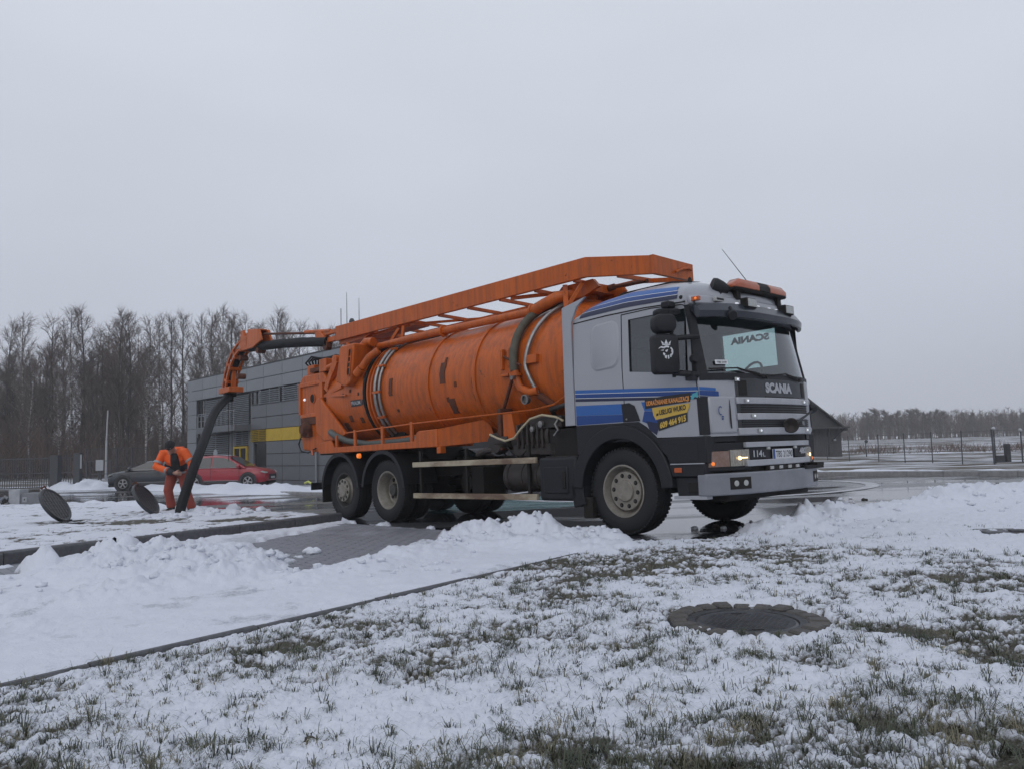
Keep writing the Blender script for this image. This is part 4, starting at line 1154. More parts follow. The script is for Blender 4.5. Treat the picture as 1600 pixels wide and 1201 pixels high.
def wheel(u, side, kind):
    """side -1 near (right) wheel, +1 far wheel; kind front / drive / tag"""
    w = .31 if kind != 'drive' else .27
    yc = side * (1.151 - w / 2)
    t = bpy.data.objects.new('wheel', None); COL.objects.link(t); t.parent = TR; t.location = (u, yc, RW); t.rotation_euler = (0, random.random() * .6, 0) if side < 0 else (0, random.random(), math.pi)
    # wheel-local: outer face looks to -y
    key = ('t', w)
    if key not in T_MESH:
        me = tyre_mb(w).mesh('tyre', 35); me.materials.append(M_TYRE); T_MESH[key] = me
    link_mesh('tyre', T_MESH[key], t)
    h = w / 2
    if kind == 'drive':
        link_mesh('tyre', T_MESH[key], t, (0, .33, 0))
        prof = [(.300, -h * .80), (.322, -h * .86), (.322, -h * .92), (.305, -h * .92), (.285, -h * .75), (.272, -h * .1), (.262, .0), (.258, .07), (.235, .095), (.12, .10), (.115, .06), (.09, .03), (0, .03)]
        r = MB().lathe(prof, (0, 0, 0), (0, 1, 0), 48); part(r, 'rim', M_RIM, t, smooth=35)
        part(MB().lathe([(.0, -.03), (.09, -.03), (.105, .0), (.11, .09)], (0, 0, 0), (0, 1, 0), 24), 'hub', M_RIMDARK, t, smooth=35)
        hm = MB()
        for k in range(8):
            a = k * math.pi / 4; hm.lathe([(.0, 0), (.034, 0), (.034, .012), (0, .012)], (.2 * math.cos(a), .078, .2 * math.sin(a)), (0, 1, 0), 14)
        part(hm, 'rim_hole', M_BLK2, t)
        bm_ = MB()
        for k in range(10):
            a = k * math.pi / 5; bm_.lathe([(0, 0), (.014, 0), (.016, .04)], (.142 * math.cos(a), .05, .142 * math.sin(a)), (0, 1, 0), 6)
        part(bm_, 'wheel_nut', M_RIM, t)
    else:
        rimm, big = (M_RIM, .0) if kind == 'front' else (M_RIMDARK, -.02)
        prof = [(.300, -h * .80), (.318, -h * .86), (.318, -h * .93), (.300, -h * .93), (.285, -h * .72), (.270, -h * .35), (.255, -h * .2), (.245, -h * .30)]
        part(MB().lathe(prof, (0, 0, 0), (0, 1, 0), 48), 'rim', M_RIM if kind == 'front' else M_RIMDARK, t, smooth=35)
        dz = -h * .62 if kind == 'front' else -h * 1.12
        R0 = .236 if kind == 'front' else .205
        disc = MB().lathe([(.26, -h * .2), (R0, dz + .05), (R0, dz + .008), (R0 - .006, dz), (.135, dz), (.13, dz - .004), (.125, dz - .02), (.118, dz - .026), (0, dz - .026)], (0, 0, 0), (0, 1, 0), 48)
        part(disc, 'hub_plate', M_RIM, t, smooth=30)
        hm, bm_ = MB(), MB()
        for k in range(10):
            a = k * math.pi / 5 + .15; rr_ = .186 if kind == 'front' else .165
            hm.lathe([(.0, 0), (.027, 0), (.027, .006), (0, .006)], (rr_ * math.cos(a), dz - .003, rr_ * math.sin(a)), (0, 1, 0), 14)
            bm_.lathe([(0, -.008), (.012, -.008), (.014, .01)], (rr_ * math.cos(a), dz - .006, rr_ * math.sin(a)), (0, 1, 0), 6)
        part(hm, 'nut_recess', M_BLK2, t); part(bm_, 'wheel_nut', M_RIMDARK, t)
    return t
AX1, AX2 = -5.16, -6.59
wheel(0, -1, 'front'); wheel(0, 1, 'front'); wheel(AX1, -1, 'drive'); wheel(AX1, 1, 'drive'); wheel(AX2, -1, 'tag'); wheel(AX2, 1, 'tag')

# ---- frame and underside
fr = MB()
for y in (-.42, .42): fr.box(-8.2, .9, y - .04, y + .04, .74, 1.02)
for x in (-7.9, -6.0, -4.2, -3.0, -1.8, -.6, .5): fr.box(x - .06, x + .06, -.38, .38, .78, .96)
for x in (0, AX1, AX2): fr.tube([(x, -.95, RW), (x, .95, RW)], .085, 10)
fr.lathe([(0, -.24), (.2, -.16), (.26, 0), (.2, .16), (0, .24)], (AX1, 0, RW), (1, 0, 0), 16)
fr.tube([(-4.9, 0, .6), (-1.6, .05, .72)], .06, 8)
part(fr, 'chassis_frame', M_BLK2, smooth=40)
eng = MB()
eng.box(-1.1, .9, -.38, .38, .55, 1.15).box(-2.6, -1.1, -.25, .25, .5, .95).box(-1.35, -.75, -1.0, .95, .98, 1.34)
eng.tube([(-3.3, -.55, .62), (-3.3, .6, .62)], .15, 12).tube([(-3.75, -.55, .62), (-3.75, .6, .62)], .15, 12).box(-3.05, -2.78, -1.0, -.6, .42, .86)
part(eng, 'engine_block', M_BLK2, smooth=40)
# vacuum pump and pipework between tank and cab
pm = MB()
pm.lathe([(0, -.42), (.2, -.42), (.22, -.38), (.22, .3), (.25, .32), (.25, .38), (0, .38)], (-1.75, -.78, 1.26), (1, 0, 0), 20)
pm.box(-2.1, -1.25, -1.0, -.55, 1.0, 1.16).box(-1.72, -1.1, -1.02, -.6, 1.36, 1.52)
for k in range(6): pm.box(-1.98 + k * .1, -1.95 + k * .1, -1.04, -.6, 1.1, 1.44)
part(pm, 'vacuum_pump', M_GRIME, smooth=40, bevel=.012)
pp = MB()
pp.tube([(-2.45, -.8, 1.22), (-2.45, -.95, 1.22), (-2.2, -.95, 1.22)], .09, 10).lathe([(0, -.1), (.15, -.09), (.17, 0), (.15, .09), (0, .1)], (-2.5, -.92, 1.2), (0, 1, 0), 16)
part(pp, 'pump_pipe', M_GRIME, smooth=60); pp = MB()
pp.tube([(-1.1, -.85, 1.3), (-.95, -.9, 1.2), (-.92, -.9, .95)], .06, 8).tube([(-1.5, -.7, 1.5), (-1.45, -.85, 1.62), (-1.15, -.88, 1.66), (-.95, -.8, 1.5)], .035, 8)
part(pp, 'pump_pipe', M_GRIME, smooth=60); pp = MB()
pp.tube([(-2.9, -.7, 1.0), (-2.9, -.98, 1.05), (-2.7, -1.0, 1.1), (-2.5, -.95, 1.12)], .05, 8)
part(pp, 'pump_pipe', M_GRIME, smooth=60)
part(MB().tube([(-2.5, -1.08, 1.33), (-2.3, -1.12, 1.27), (-2.1, -1.14, 1.22), (-1.92, -1.14, 1.25), (-1.78, -1.12, 1.38), (-1.62, -1.1, 1.5), (-1.4, -1.08, 1.54), (-1.18, -1.05, 1.5), (-1.08, -1.0, 1.44)], .017, 6), 'pale_cable', M_YCABLE, smooth=80)
part(MB().tube([(-1.12, -1.05, 1.47), (-1.16, -1.08, 1.4), (-1.1, -1.08, 1.32), (-1.18, -1.08, 1.25)], .02, 6).lathe([(0, 0), (.05, .01), (.045, .05), (0, .06)], (-1.45, -1.03, 1.42), (0, -1, 0), 8).lathe([(0, 0), (.04, .01), (.04, .05), (0, .06)], (-1.62, -1.03, 1.36), (0, -1, 0), 8), 'hose_fitting', M_CHROME, smooth=60)
cb = MB()
for k in range(9):
    x0, x1 = random.uniform(-2.4, -1.0), random.uniform(-1.6, -.85); y = random.uniform(-1.0, -.7)
    cb.tube([(x0, y, random.uniform(1.0, 1.4)), ((x0 + x1) / 2, y - .06, random.uniform(.85, 1.1)), (x1, y, random.uniform(1.0, 1.5))], .014, 5)
part(cb, 'loose_cable', M_BLK2, smooth=80)
# air tank, fuel tank, battery box
ft = MB().prism([(-.36 + .36, .52), (.0, .5), (0, .5)], 0, 0, 1) if False else MB()
ft.lathe([(0, -.40), (.19, -.40), (.215, -.37), (.215, .37), (.19, .40), (0, .40)], (-1.82, -.92, .72), (1, 0, 0), 28)
for x in (-2.12, -1.82, -1.52): ft.lathe([(.213, -.02), (.224, -.02), (.224, .02), (.213, .02)], (x, -.92, .72), (1, 0, 0), 28)
part(ft, 'fuel_tank', M_GRIME, smooth=40)
part(MB().lathe([(0, 0), (.06, 0), (.06, .04), (.03, .05), (0, .05)], (-1.9, -.92, .93), (0, 0, 1), 14), 'filler_cap', M_RIM, smooth=40)
bb = MB().box(-1.36, -.68, -1.22, -.62, .40, .965)
b_ = part(bb, 'battery_box', M_BLK, bevel=.035, seg=3)
part(MB().box(-1.27, -.83, -1.235, -1.215, .50, .84), 'box_lid', M_BLK, b_, bevel=.015)
part(MB().box(-.92, -.86, -1.25, -1.23, .56, .78), 'lid_handle', M_BLK2, b_, bevel=.008)
part(MB().box(-1.3, -.72, -1.15, -.66, .966, .978), 'checker_plate', M_GRIME, b_)
# under-run guards
for z0, z1 in ((.895, .975), (.405, .485)):
    part(MB().box(-4.27, -1.41, -1.235, -1.19, z0, z1), 'side_guard_rail', M_BARMETAL, bevel=.006)
for x in (-4.12, -2.95, -1.6):
    part(MB().box(x - .025, x + .025, -1.19, -1.15, .42, 1.15).box(x - .03, x + .03, -1.15, -.44, .97, 1.02), 'guard_post', M_BLK2)

# ---- rear mudguards
def arch(u, r0, r1, a0, a1, y0, y1, n=22, flat=None):
    mb = MB(); cs = []
    for k in range(n + 1):
        a = math.radians(a0 + (a1 - a0) * k / n); cs.append((math.cos(a), math.sin(a)))
    vs = []
    for c, s in cs:
        for r_, y in ((r0, y0), (r1, y0), (r1, y1), (r0, y1)): vs.append((u + r_ * c, y, .54 + r_ * s))
    fs = [(4 * i + j, 4 * i + (j + 1) % 4, 4 * i + 4 + (j + 1) % 4, 4 * i + 4 + j) for i in range(n) for j in range(4)]
    fs += [(0, 1, 2, 3), (4 * n + 3, 4 * n + 2, 4 * n + 1, 4 * n)]
    return mb.add(vs, fs)
for u in (AX1, AX2):
    for s in (-1, 1):
        y0, y1 = (-1.235, -.55) if s < 0 else (.55, 1.235)
        a = arch(u, .615, .645, 8, 172, y0, y1)
        a.v = list(a.v)
        e = part(a, 'mudguard', M_BLK, smooth=50)
        lip = arch(u, .60, .665, 4, 176, y0 - .012 if s < 0 else y1 - .03, y0 + .03 if s < 0 else y1 + .012)
        part(lip, 'mudguard_lip', M_BLK, e, smooth=50)
part(MB().box(-7.27, -7.24, -1.22, -.6, .30, .72), 'mud_flap', M_BLK2)
part(MB().box(-7.27, -7.24, .6, 1.22, .30, .72), 'mud_flap', M_BLK2)

# ---- tank
TC, TRAD = 2.235, .945
U0, U1 = -7.55, -.92
tk = MB()
prof = [(0, U1 + .10), (.35, U1 + .085), (.62, U1 + .03), (.80, U1 - .06), (.90, U1 - .17), (TRAD, U1 - .32)] + [(TRAD, u) for u in np.linspace(-1.6, -6.9, 12)] + [(TRAD, -7.3), (TRAD, U0)]
tk.lathe([(r_, t) for r_, t in prof], (0, 0, TC), (1, 0, 0), 96)
TANK = part(tk, 'tank', M_ORANGE, smooth=30)
for u in (-4.18, -2.98):
    part(MB().lathe([(TRAD - .01, -.035), (TRAD + .022, -.035), (TRAD + .026, 0), (TRAD + .022, .035), (TRAD - .01, .035)], (u, 0, TC), (1, 0, 0), 96), 'tank_ring', M_ORANGE, TANK, smooth=30)
def P(u, ang, r=TRAD):
    """point on the tank's skin: ang from the top towards the near side, degrees"""
    a = math.radians(ang); return Vector((u, -r * math.sin(a), TC + r * math.cos(a)))
def wrap(u0, u1, a0, a1, r, n=18, bow=0.0):
    return [P(u0 + (u1 - u0) * k / n + bow * math.sin(math.pi * k / n), a0 + (a1 - a0) * k / n, r) for k in range(n + 1)]
# joint flange and hoses round the rear third
for u in (-5.98, -5.86):
    part(MB().lathe([(TRAD - .01, -.02), (TRAD + .05, -.02), (TRAD + .05, .02), (TRAD - .01, .02)], (u, 0, TC), (1, 0, 0), 96), 'flange_ring', M_ORANGE, TANK, smooth=30)
part(MB().tube(wrap(-5.74, -5.70, 8, 140, TRAD + .045), .034, 10), 'steel_pipe', M_CHROME, smooth=80)
part(MB().tube(wrap(-5.62, -5.58, 6, 138, TRAD + .035), .026, 10), 'steel_pipe', M_CHROME, smooth=80)
part(MB().tube(wrap(-6.14, -6.05, 4, 140, TRAD + .04), .032, 10), 'black_hose', M_BLKHOSE, smooth=80)
for a in (38, 62, 90, 116):
    q, q2 = P(-5.78, a, TRAD + .05), P(-5.55, a, TRAD + .05); part(MB().bar(q, q2, .04, .05, (q - Vector((q.x, 0, TC)))), 'pipe_clamp', M_ORANGE)
# front hoses
part(MB().tube(wrap(-1.78, -1.98, 8, 92, TRAD + .075, 20, -.12), .062, 14), 'thick_hose', M_RUBBERHOSE, smooth=80)
part(MB().tube(wrap(-1.45, -1.78, 14, 88, TRAD + .05, 16, -.05) + wrap(-1.76, -1.62, 92, 112, TRAD + .05, 6), .03, 10), 'steel_pipe', M_CHROME, smooth=80)
vb = MB()
vb.tube([P(-1.97, 92, TRAD + .08), P(-1.95, 98, TRAD + .08), P(-1.9, 106, TRAD + .09), P(-1.72, 110, TRAD + .1), P(-1.6, 110, TRAD + .06)], .058, 12)
vb.lathe([(.075, -.02), (.09, -.02), (.09, .02), (.075, .02)], P(-1.96, 95, TRAD + .08), (0, 0, 1), 16)
VB = part(vb, 'valve_elbow', M_ORANGE, smooth=50)
part(MB().lathe([(.05, 0), (.07, 0), (.07, .06), (.052, .06), (.045, .02), (0, .02)], P(-1.76, 114, TRAD + .15), (0, -1, -.15), 18), 'outlet_coupling', M_CHROME, VB, smooth=40)
part(MB().tube([P(-1.93, 97, TRAD + .14), P(-1.93, 97, TRAD + .2)], .03, 8), 'valve_handle', M_CHROME, VB)
part(MB().tube([P(-2.02, 98, TRAD + .1), P(-2.55, 130, TRAD + .12)], .026, 8).tube([P(-1.85, 88, TRAD + .08), P(-2.25, 78, TRAD + .05)], .02, 6), 'lever_rod', M_RUST, smooth=60)
part(MB().tube([P(-1.62, 114, TRAD + .04), P(-1.4, 128, TRAD + .03)], .055, 8), 'drain_stub', M_RUST, smooth=60)
for (u, a, w_, h_) in ((-1.66, 84, .22, .12), (-.99, 92, .16, .2), (-2.3, 80, .05, .3), (-2.14, 80, .05, .26), (-2.22, 94, .16, .04)):
    q = P(u, a, TRAD + .03); part(MB().box(q.x - w_ / 2, q.x + w_ / 2, q.y - .03, q.y + .05, q.z - h_ / 2, q.z + h_ / 2), 'bracket', M_ORANGE, bevel=.008)
# scarred hinge plates and holes of former fittings
r_s = random.Random(2)
for (u, z0, z1, w_) in ((-5.28, 2.14, 2.44, .09), (-3.78, 2.2, 2.54, .12), (-3.74, 2.54, 2.62, .04), (-3.62, 1.72, 1.95, .13), (-3.70, 1.9, 1.98, .05), (-3.45, 2.12, 2.2, .05), (-3.02, 2.06, 2.22, .035), (-3.02, 1.86, 1.98, .03), (-5.15, 1.85, 1.9, .04), (-4.22, 1.8, 1.86, .05), (-6.9, 2.26, 2.32, .06), (-6.65, 2.32, 2.38, .05), (-6.75, 1.78, 1.9, .09), (-6.4, 1.74, 1.84, .08), (-6.35, 2.24, 2.3, .04), (-7.0, 1.62, 1.78, .12), (-6.1, 1.62, 1.68, .05)):
    mb = MB(); n = 6; pts = []
    for i in range(n + 1):
        z = z0 + (z1 - z0) * i / n
        y = -math.sqrt(max(.01, (TRAD + .012) ** 2 - (z - TC) ** 2))
        j0, j1 = r_s.uniform(-.3, .1) * w_ * .5, r_s.uniform(-.1, .3) * w_ * .5
        pts.append(((u - w_ / 2 + j0, y, z), (u + w_ / 2 + j1, y, z)))
    vs = [p for a in pts for p in a] + [(p[0], p[1] + .03, p[2]) for a in pts for p in a]; m_ = 2 * (n + 1)
    fs = [(2 * i, 2 * i + 1, 2 * i + 3, 2 * i + 2) for i in range(n)] + [(0, 1, m_ + 1, m_), (m_ - 2, m_ - 1, 2 * m_ - 1, 2 * m_ - 2)]
    fs += [(2 * i, 2 * i + 2, m_ + 2 * i + 2, m_ + 2 * i) for i in range(n)] + [(2 * i + 1, 2 * i + 3, m_ + 2 * i + 3, m_ + 2 * i + 1) for i in range(n)]
    part(mb.add(vs, fs), 'scar_plate', M_RUST, TANK)
# maker's name on the flank
def on_tank(a, b, u0=-6.63, z0=2.07):
    z = z0 + b; return (u0 + a, -math.sqrt((TRAD + .008) ** 2 - (z - TC) ** 2), z)
mb = MB().grid(lambda a, b: on_tank(a, b), np.linspace(0, .36, 4), np.linspace(-.02, .10, 4)); part(mb, 'name_plate', M_SIGNBLK, TANK)
lettering('lettering', 'FRAUM', (0, 0, 0), (1, 0, 0), (0, 0, 1), .32, .072, M_LETTER, TANK, bold=.02, fn=lambda a, b: tuple(Vector(on_tank(a + .02, b + .005)) + Vector((0, -.003, 0))))
mb = MB()
for k in range(4):
    a0 = .38 + k * .065; mb.add([on_tank(a0, -.01), on_tank(a0 + .045, -.01), on_tank(a0 + .065, .09), on_tank(a0 + .02, .09)], [(0, 1, 2, 3)])
part(mb, 'slash_mark', M_SIGNBLK, TANK)

# hood box with a slotted window on the rear shoulder
hb = MB(); hb.prism([(-6.98, 2.55), (-6.78, 3.2), (-6.28, 3.2), (-6.42, 2.5), (-6.62, 2.42)], -1.06, -.55, 1)
HB = part(hb, 'shoulder_box', M_ORANGE, bevel=.03)
sl = MB(); pts = []
c0, c1 = Vector((-6.485, 0, 2.66)), Vector((-6.40, 0, 3.06))
dd = (c1 - c0).normalized(); nn = Vector((dd.z, 0, -dd.x))
for k in range(9): a = math.pi * k / 8; pts.append(c1 + nn * math.cos(a) * .05 + dd * math.sin(a) * .05)
for k in range(9): a = math.pi + math.pi * k / 8; pts.append(c0 + nn * math.cos(a) * .05 + dd * math.sin(a) * .05)
sl.prism([(p.x, p.z) for p in pts], -1.066, -1.05, 1); part(sl, 'slot_window', M_BLK2, HB)
fr2 = MB()
for p, q in zip(pts, pts[1:] + pts[:1]): fr2.bar(Vector((p.x, -1.07, p.z)), Vector((q.x, -1.07, q.z)), .02, .018, (0, 1, 0))
part(fr2, 'slot_frame', M_ORANGE, HB)
for t_ in (.25, .5, .75):
    q = c0.lerp(c1, t_); part(MB().box(q.x - .05, q.x + .05, -1.072, -1.06, q.z - .012, q.z + .012), 'slot_bar', M_ORANGE, HB)
part(MB().tube([(-6.55, -.72, 3.0), (-6.5, -.75, 3.16), (-6.35, -.75, 3.24), (-6.15, -.72, 3.22)], .085, 14), 'elbow_pipe', M_ORANGE, smooth=70)
part(MB().tube([(-6.15, -.98, 2.72), (-6.0, -.92, 2.9), (-5.85, -.8, 3.02)], .07, 12).tube([(-6.3, -1.0, 2.62), (-6.15, -.98, 2.72)], .085, 12), 'hose_neck', M_ORANGE, smooth=60)

# rear door, its frame and gear
rd = MB()
rd.prism([(-8.84, 1.32), (-8.92, 1.7), (-8.96, 2.72), (-8.8, 2.86), (-7.95, 2.86), (-7.6, 2.5), (-7.55, 1.55), (-7.85, 1.22)], -.80, .8, 1)
RD = part(rd, 'rear_door', M_ORANGE, bevel=.03)
part(MB().lathe([(.0, 0), (.088, 0), (.088, .012), (.07, .012), (0, .006)], (-8.36, -.80, 2.36), (0, -1, 0), 24), 'round_opening', M_BLK2, RD, smooth=40)
part(MB().lathe([(.088, 0), (.105, 0), (.105, .02), (.088, .02)], (-8.36, -.80, 2.36), (0, -1, 0), 24), 'opening_rim', M_ORANGE, RD, smooth=40)
part(MB().lathe([(0, 0), (.03, 0), (.02, .025), (0, .03)], (-8.72, -.80, 2.36), (0, -1, 0), 12), 'marker_lamp', M_LED, RD)
part(MB().box(-8.85, -7.75, -.84, -.79, 2.62, 2.7).box(-8.93, -8.85, -.84, -.79, 2.05, 2.7).box(-8.85, -7.9, -.84, -.79, 1.98, 2.06), 'door_rib', M_ORANGE, RD, bevel=.01)
part(MB().box(-8.86, -7.85, -.83, -.795, 1.84, 1.99), 'dark_gap', M_RUST, RD)
part(MB().lathe([(0, 0), (.14, .0), (.15, .12), (.1, .2), (0, .2)], (-8.55, -.78, 1.74), (0, -1, 0), 14).box(-8.75, -8.4, -.9, -.78, 1.58, 1.7), 'coupling_gear', M_RUST, RD, smooth=40)
part(MB().box(-8.9, -8.0, -.6, .7, 2.86, 3.0).box(-8.7, -8.4, -.75, -.5, 2.86, 3.06).box(-8.1, -7.8, -.8, .6, 2.86, 3.12), 'door_hinge_beam', M_ORANGE, RD, bevel=.012)
part(MB().box(-8.5, -8.05, -.79, -.55, 2.9, 2.98), 'rusty_hinge', M_RUST, RD)
hs = MB()
for k in range(6):
    o = k * .05
    hs.tube([(-8.75 - o * .5, -.62 + o, 3.0), (-8.85 + o, -.7 + o, 3.14 + .02 * k), (-8.55, -.72 + o, 3.24 - .015 * k), (-8.1, -.66 + o, 3.14 + .02 * k), (-7.75, -.6 + o, 3.15)], .019, 6)
part(hs, 'hydraulic_hose', M_BLKHOSE, smooth=80)
part(MB().tube([(-8.85, -.82, 1.62), (-8.95, -.84, 1.45), (-8.8, -.86, 1.3), (-8.5, -.86, 1.26), (-8.2, -.84, 1.34)], .014, 6), 'hydraulic_hose', M_BLKHOSE, smooth=80)
gs = MB().prism([(-7.9, 1.66), (-7.92, 2.2), (-7.84, 2.31), (-7.72, 2.32), (-7.45, 2.1), (-6.75, 1.56), (-7.0, 1.46), (-7.6, 1.46)], -1.0, -.93, 1)
part(gs, 'support_gusset', M_ORANGE, bevel=.02)
part(MB().bar((-7.75, -.9, 2.34), (-6.95, -.93, 2.46), .05, .05).bar((-7.75, -.9, 2.34), (-6.7, -1.0, 2.28), .03, .03).box(-7.82, -7.7, -.95, -.8, 2.25, 2.62), 'door_strut', M_ORANGE)
lk = MB()
lk.bar((-7.62, -.88, 2.45), (-7.25, -.86, 3.0), .16, .1, (0, 1, 0)).bar((-7.55, -.92, 2.5), (-7.35, -.9, 2.8), .1, .06, (0, 1, 0)).tube([(-7.72, -.8, 2.92), (-7.2, -.8, 2.98)], .05, 10).lathe([(0, 0), (.09, .01), (.09, .1), (0, .11)], (-7.3, -.8, 3.02), (0, -1, 0), 12).tube([(-7.35, -.7, 3.05), (-7.3, -.7, 3.25)], .06, 8).tube([(-7.2, -.75, 3.1), (-7.0, -.75, 3.3)], .04, 8)
part(lk, 'lock_linkage', M_ORANGE, smooth=50)
part(MB().box(-8.0, -7.4, -.55, .55, 1.0, 1.5).box(-8.3, -7.6, -.7, .7, 1.2, 1.32), 'rear_bearer', M_BLK2, bevel=.01)
part(MB().box(-7.95, -7.9, -1.1, 1.1, .52, .66).box(-7.9, -7.84, -.5, -.42, .6, 1.0).box(-7.9, -7.84, .42, .5, .6, 1.0), 'rear_underrun_bar', M_BLK)
part(MB().tube([(-8.0, -1.02, 1.2), (-8.02, -1.02, 1.3)], .03, 8), 'tail_lamp', M_AMBER)
for u in (-7.05, -3.06):
    pass
part(MB().lathe([(0, 0), (.045, 0), (.04, .05), (0, .06)], (-5.92, -1.2, 1.13), (0, -1, 0), 14), 'side_marker_lamp', M_AMBERLIT)
part(MB().box(-3.62, -3.52, -1.22, -1.12, 1.1, 1.2), 'lamp_bracket', M_ORANGE)

# ---- side tray with rail
tr = MB().prism([(-7.38, 1.21), (-7.38, 1.40), (-6.92, 1.45), (-6.80, 1.31), (-4.24, 1.31), (-4.14, 1.46), (-3.60, 1.475), (-3.60, 1.2)], -1.22, -1.19, 1)
tr.prism([(-7.38, 1.21), (-3.60, 1.2), (-3.6, 1.225), (-7.38, 1.235)], -1.19, -.7, 1)
tr.box(-3.625, -3.60, -1.19, -.50, 1.2, 1.475).box(-7.38, -7.355, -1.19, -.7, 1.21, 1.40).prism([(-7.36, 1.235), (-7.36, 1.4), (-3.63, 1.47), (-3.63, 1.225)], -.73, -.70, 1)
tr.add([(-3.6, -1.2, 1.475), (-3.05, -.62, 1.60), (-3.0, -.55, 1.26), (-3.6, -1.2, 1.2)], [(0, 1, 2, 3)])
TRAY = part(tr, 'side_tray', M_ORANGE, bevel=.008)
part(MB().box(-4.13, -3.64, -1.19, -.72, 1.46, 1.475), 'tray_lid', M_ORANGE, TRAY)
rl = MB().tube([(-6.4, -1.17, 1.56), (-4.2, -1.17, 1.60), (-1.5, -1.14, 1.615), (-1.15, -1.1, 1.66), (-.86, -1.05, 1.80)], .013, 6)
part(rl, 'hand_rail', M_ORANGE, TRAY, smooth=60)
for u, t_ in ((-6.78, 1.5), (-6.12, 1.57), (-5.22, 1.58), (-4.35, 1.6)):
    part(MB().box(u - .035, u + .035, -1.185, -1.155, 1.25, t_ + .03), 'rail_post', M_ORANGE, TRAY)
part(MB().tube([(-7.3, -1.0, 1.62), (-7.05, -1.05, 1.54), (-6.7, -1.0, 1.42), (-6.0, -.98, 1.33), (-5.0, -.95, 1.33), (-4.4, -.95, 1.36)], .062, 12), 'stowed_hose', mat('grey_green_hose', (.075, .09, .082), .55), smooth=80)
for u in (-5.6, -2.05):
    part(MB().prism([(u - .35, 1.03), (u + .35, 1.03), (u + .2, 1.62), (u - .2, 1.62)], -.62, .62, 1), 'tank_saddle', M_BLK2)
part(MB().prism([(-2.3, 1.26), (-2.02, 1.24), (-2.12, 1.62), (-2.3, 1.64)], -1.0, -.6, 1), 'support_plate', M_ORANGE, bevel=.008)
part(MB().box(-2.42, -2.34, -1.0, -.6, 1.1, 1.7), 'support_post', M_RUST)

# ---- boom over the tank
bm1 = MB().prism([(-7.88, 3.79), (-.97, 3.70), (.13, 3.48), (.13, 3.235), (-.99, 3.42), (-7.88, 3.49)], -.535, -.47, 1)
BOOM = part(bm1, 'boom_side_plate', M_ORANGE, bevel=.008)
part(MB().add([(.13, -.53, 3.48), (.13, .33, 3.46), (.13, .33, 3.235), (.13, -.53, 3.235), (.19, -.53, 3.48), (.19, .33, 3.46), (.19, .33, 3.235), (.19, -.53, 3.235)], [(0, 1, 2, 3), (7, 6, 5, 4), (0, 4, 5, 1), (1, 5, 6, 2), (2, 6, 7, 3), (3, 7, 4, 0)]), 'boom_front_plate', M_ORANGE)
part(MB().tube([(.215, -.1, 3.3), (.215, .05, 3.36), (.215, .2, 3.39), (.215, .26, 3.37)], .018, 6), 'lifting_handle', M_ORANGE, smooth=60)
part(MB().bar((-8.0, .30, 3.45), (-.7, .30, 3.405), .06, .06).bar((-.7, .30, 3.405), (.13, .30, 3.27), .06, .06), 'boom_rail', M_ORANGE)
for i, u in enumerate((-7.2, -6.55, -5.9, -5.2, -4.45, -3.65, -2.85, -2.05, -1.25, -.45)):
    zr = 3.45 + (u + 8) / 7.3 * -.045 if u < -.7 else 3.36
    zb = 3.49 - (u + 7.88) / 6.9 * .07 if u < -.99 else 3.42 - (u + .99) / 1.12 * .185
    part(MB().bar((u, -.47, zb + .01), (u, .30, zr), .05, .05), 'cross_bar', M_ORANGE)
part(MB().prism([(-7.88, 3.52), (-6.6, 3.5), (-6.9, 3.42), (-7.88, 3.42)], -.45, .25, 1).box(-7.8, -5.3, -.38, -.05, 3.43, 3.5), 'boom_floor', M_ORANGE)
part(MB().bar((-2.6, -.46, 3.42), (-1.0, .28, 3.40), .05, .05), 'diagonal_bar', M_ORANGE)
part(MB().bar((-4.1, .28, 3.42), (-5.3, -.46, 3.44), .04, .04), 'diagonal_bar', M_ORANGE)
# slewing base of the boom at the front of the tank
tb = MB().lathe([(0, 0), (.24, 0), (.24, .06), (.17, .08), (.15, .2), (0, .2)], (-1.45, 0, TC + TRAD - .05), (0, 0, 1), 24)
tb.prism([(-1.85, 3.22), (-1.6, 3.42), (-1.0, 3.42), (-.9, 3.3), (-1.2, 3.2)], -.36, -.30, 1).prism([(-1.85, 3.22), (-1.6, 3.42), (-1.0, 3.42), (-.9, 3.3), (-1.2, 3.2)], .22, .28, 1)
tb.box(-1.7, -1.1, -.3, .22, 3.28, 3.4).bar((-1.5, -.40, 3.4), (-1.25, -.66, 2.98), .07, .07).bar((-1.15, -.42, 3.38), (-1.28, -.66, 2.98), .05, .05)
part(tb, 'slewing_base', M_ORANGE, smooth=40)
part(MB().tube([(-2.2, .1, 3.32), (-1.0, .1, 3.36)], .05, 10).tube([(-1.0, .1, 3.36), (-.4, .1, 3.33)], .028, 8), 'lift_cylinder', M_RUST, smooth=50)
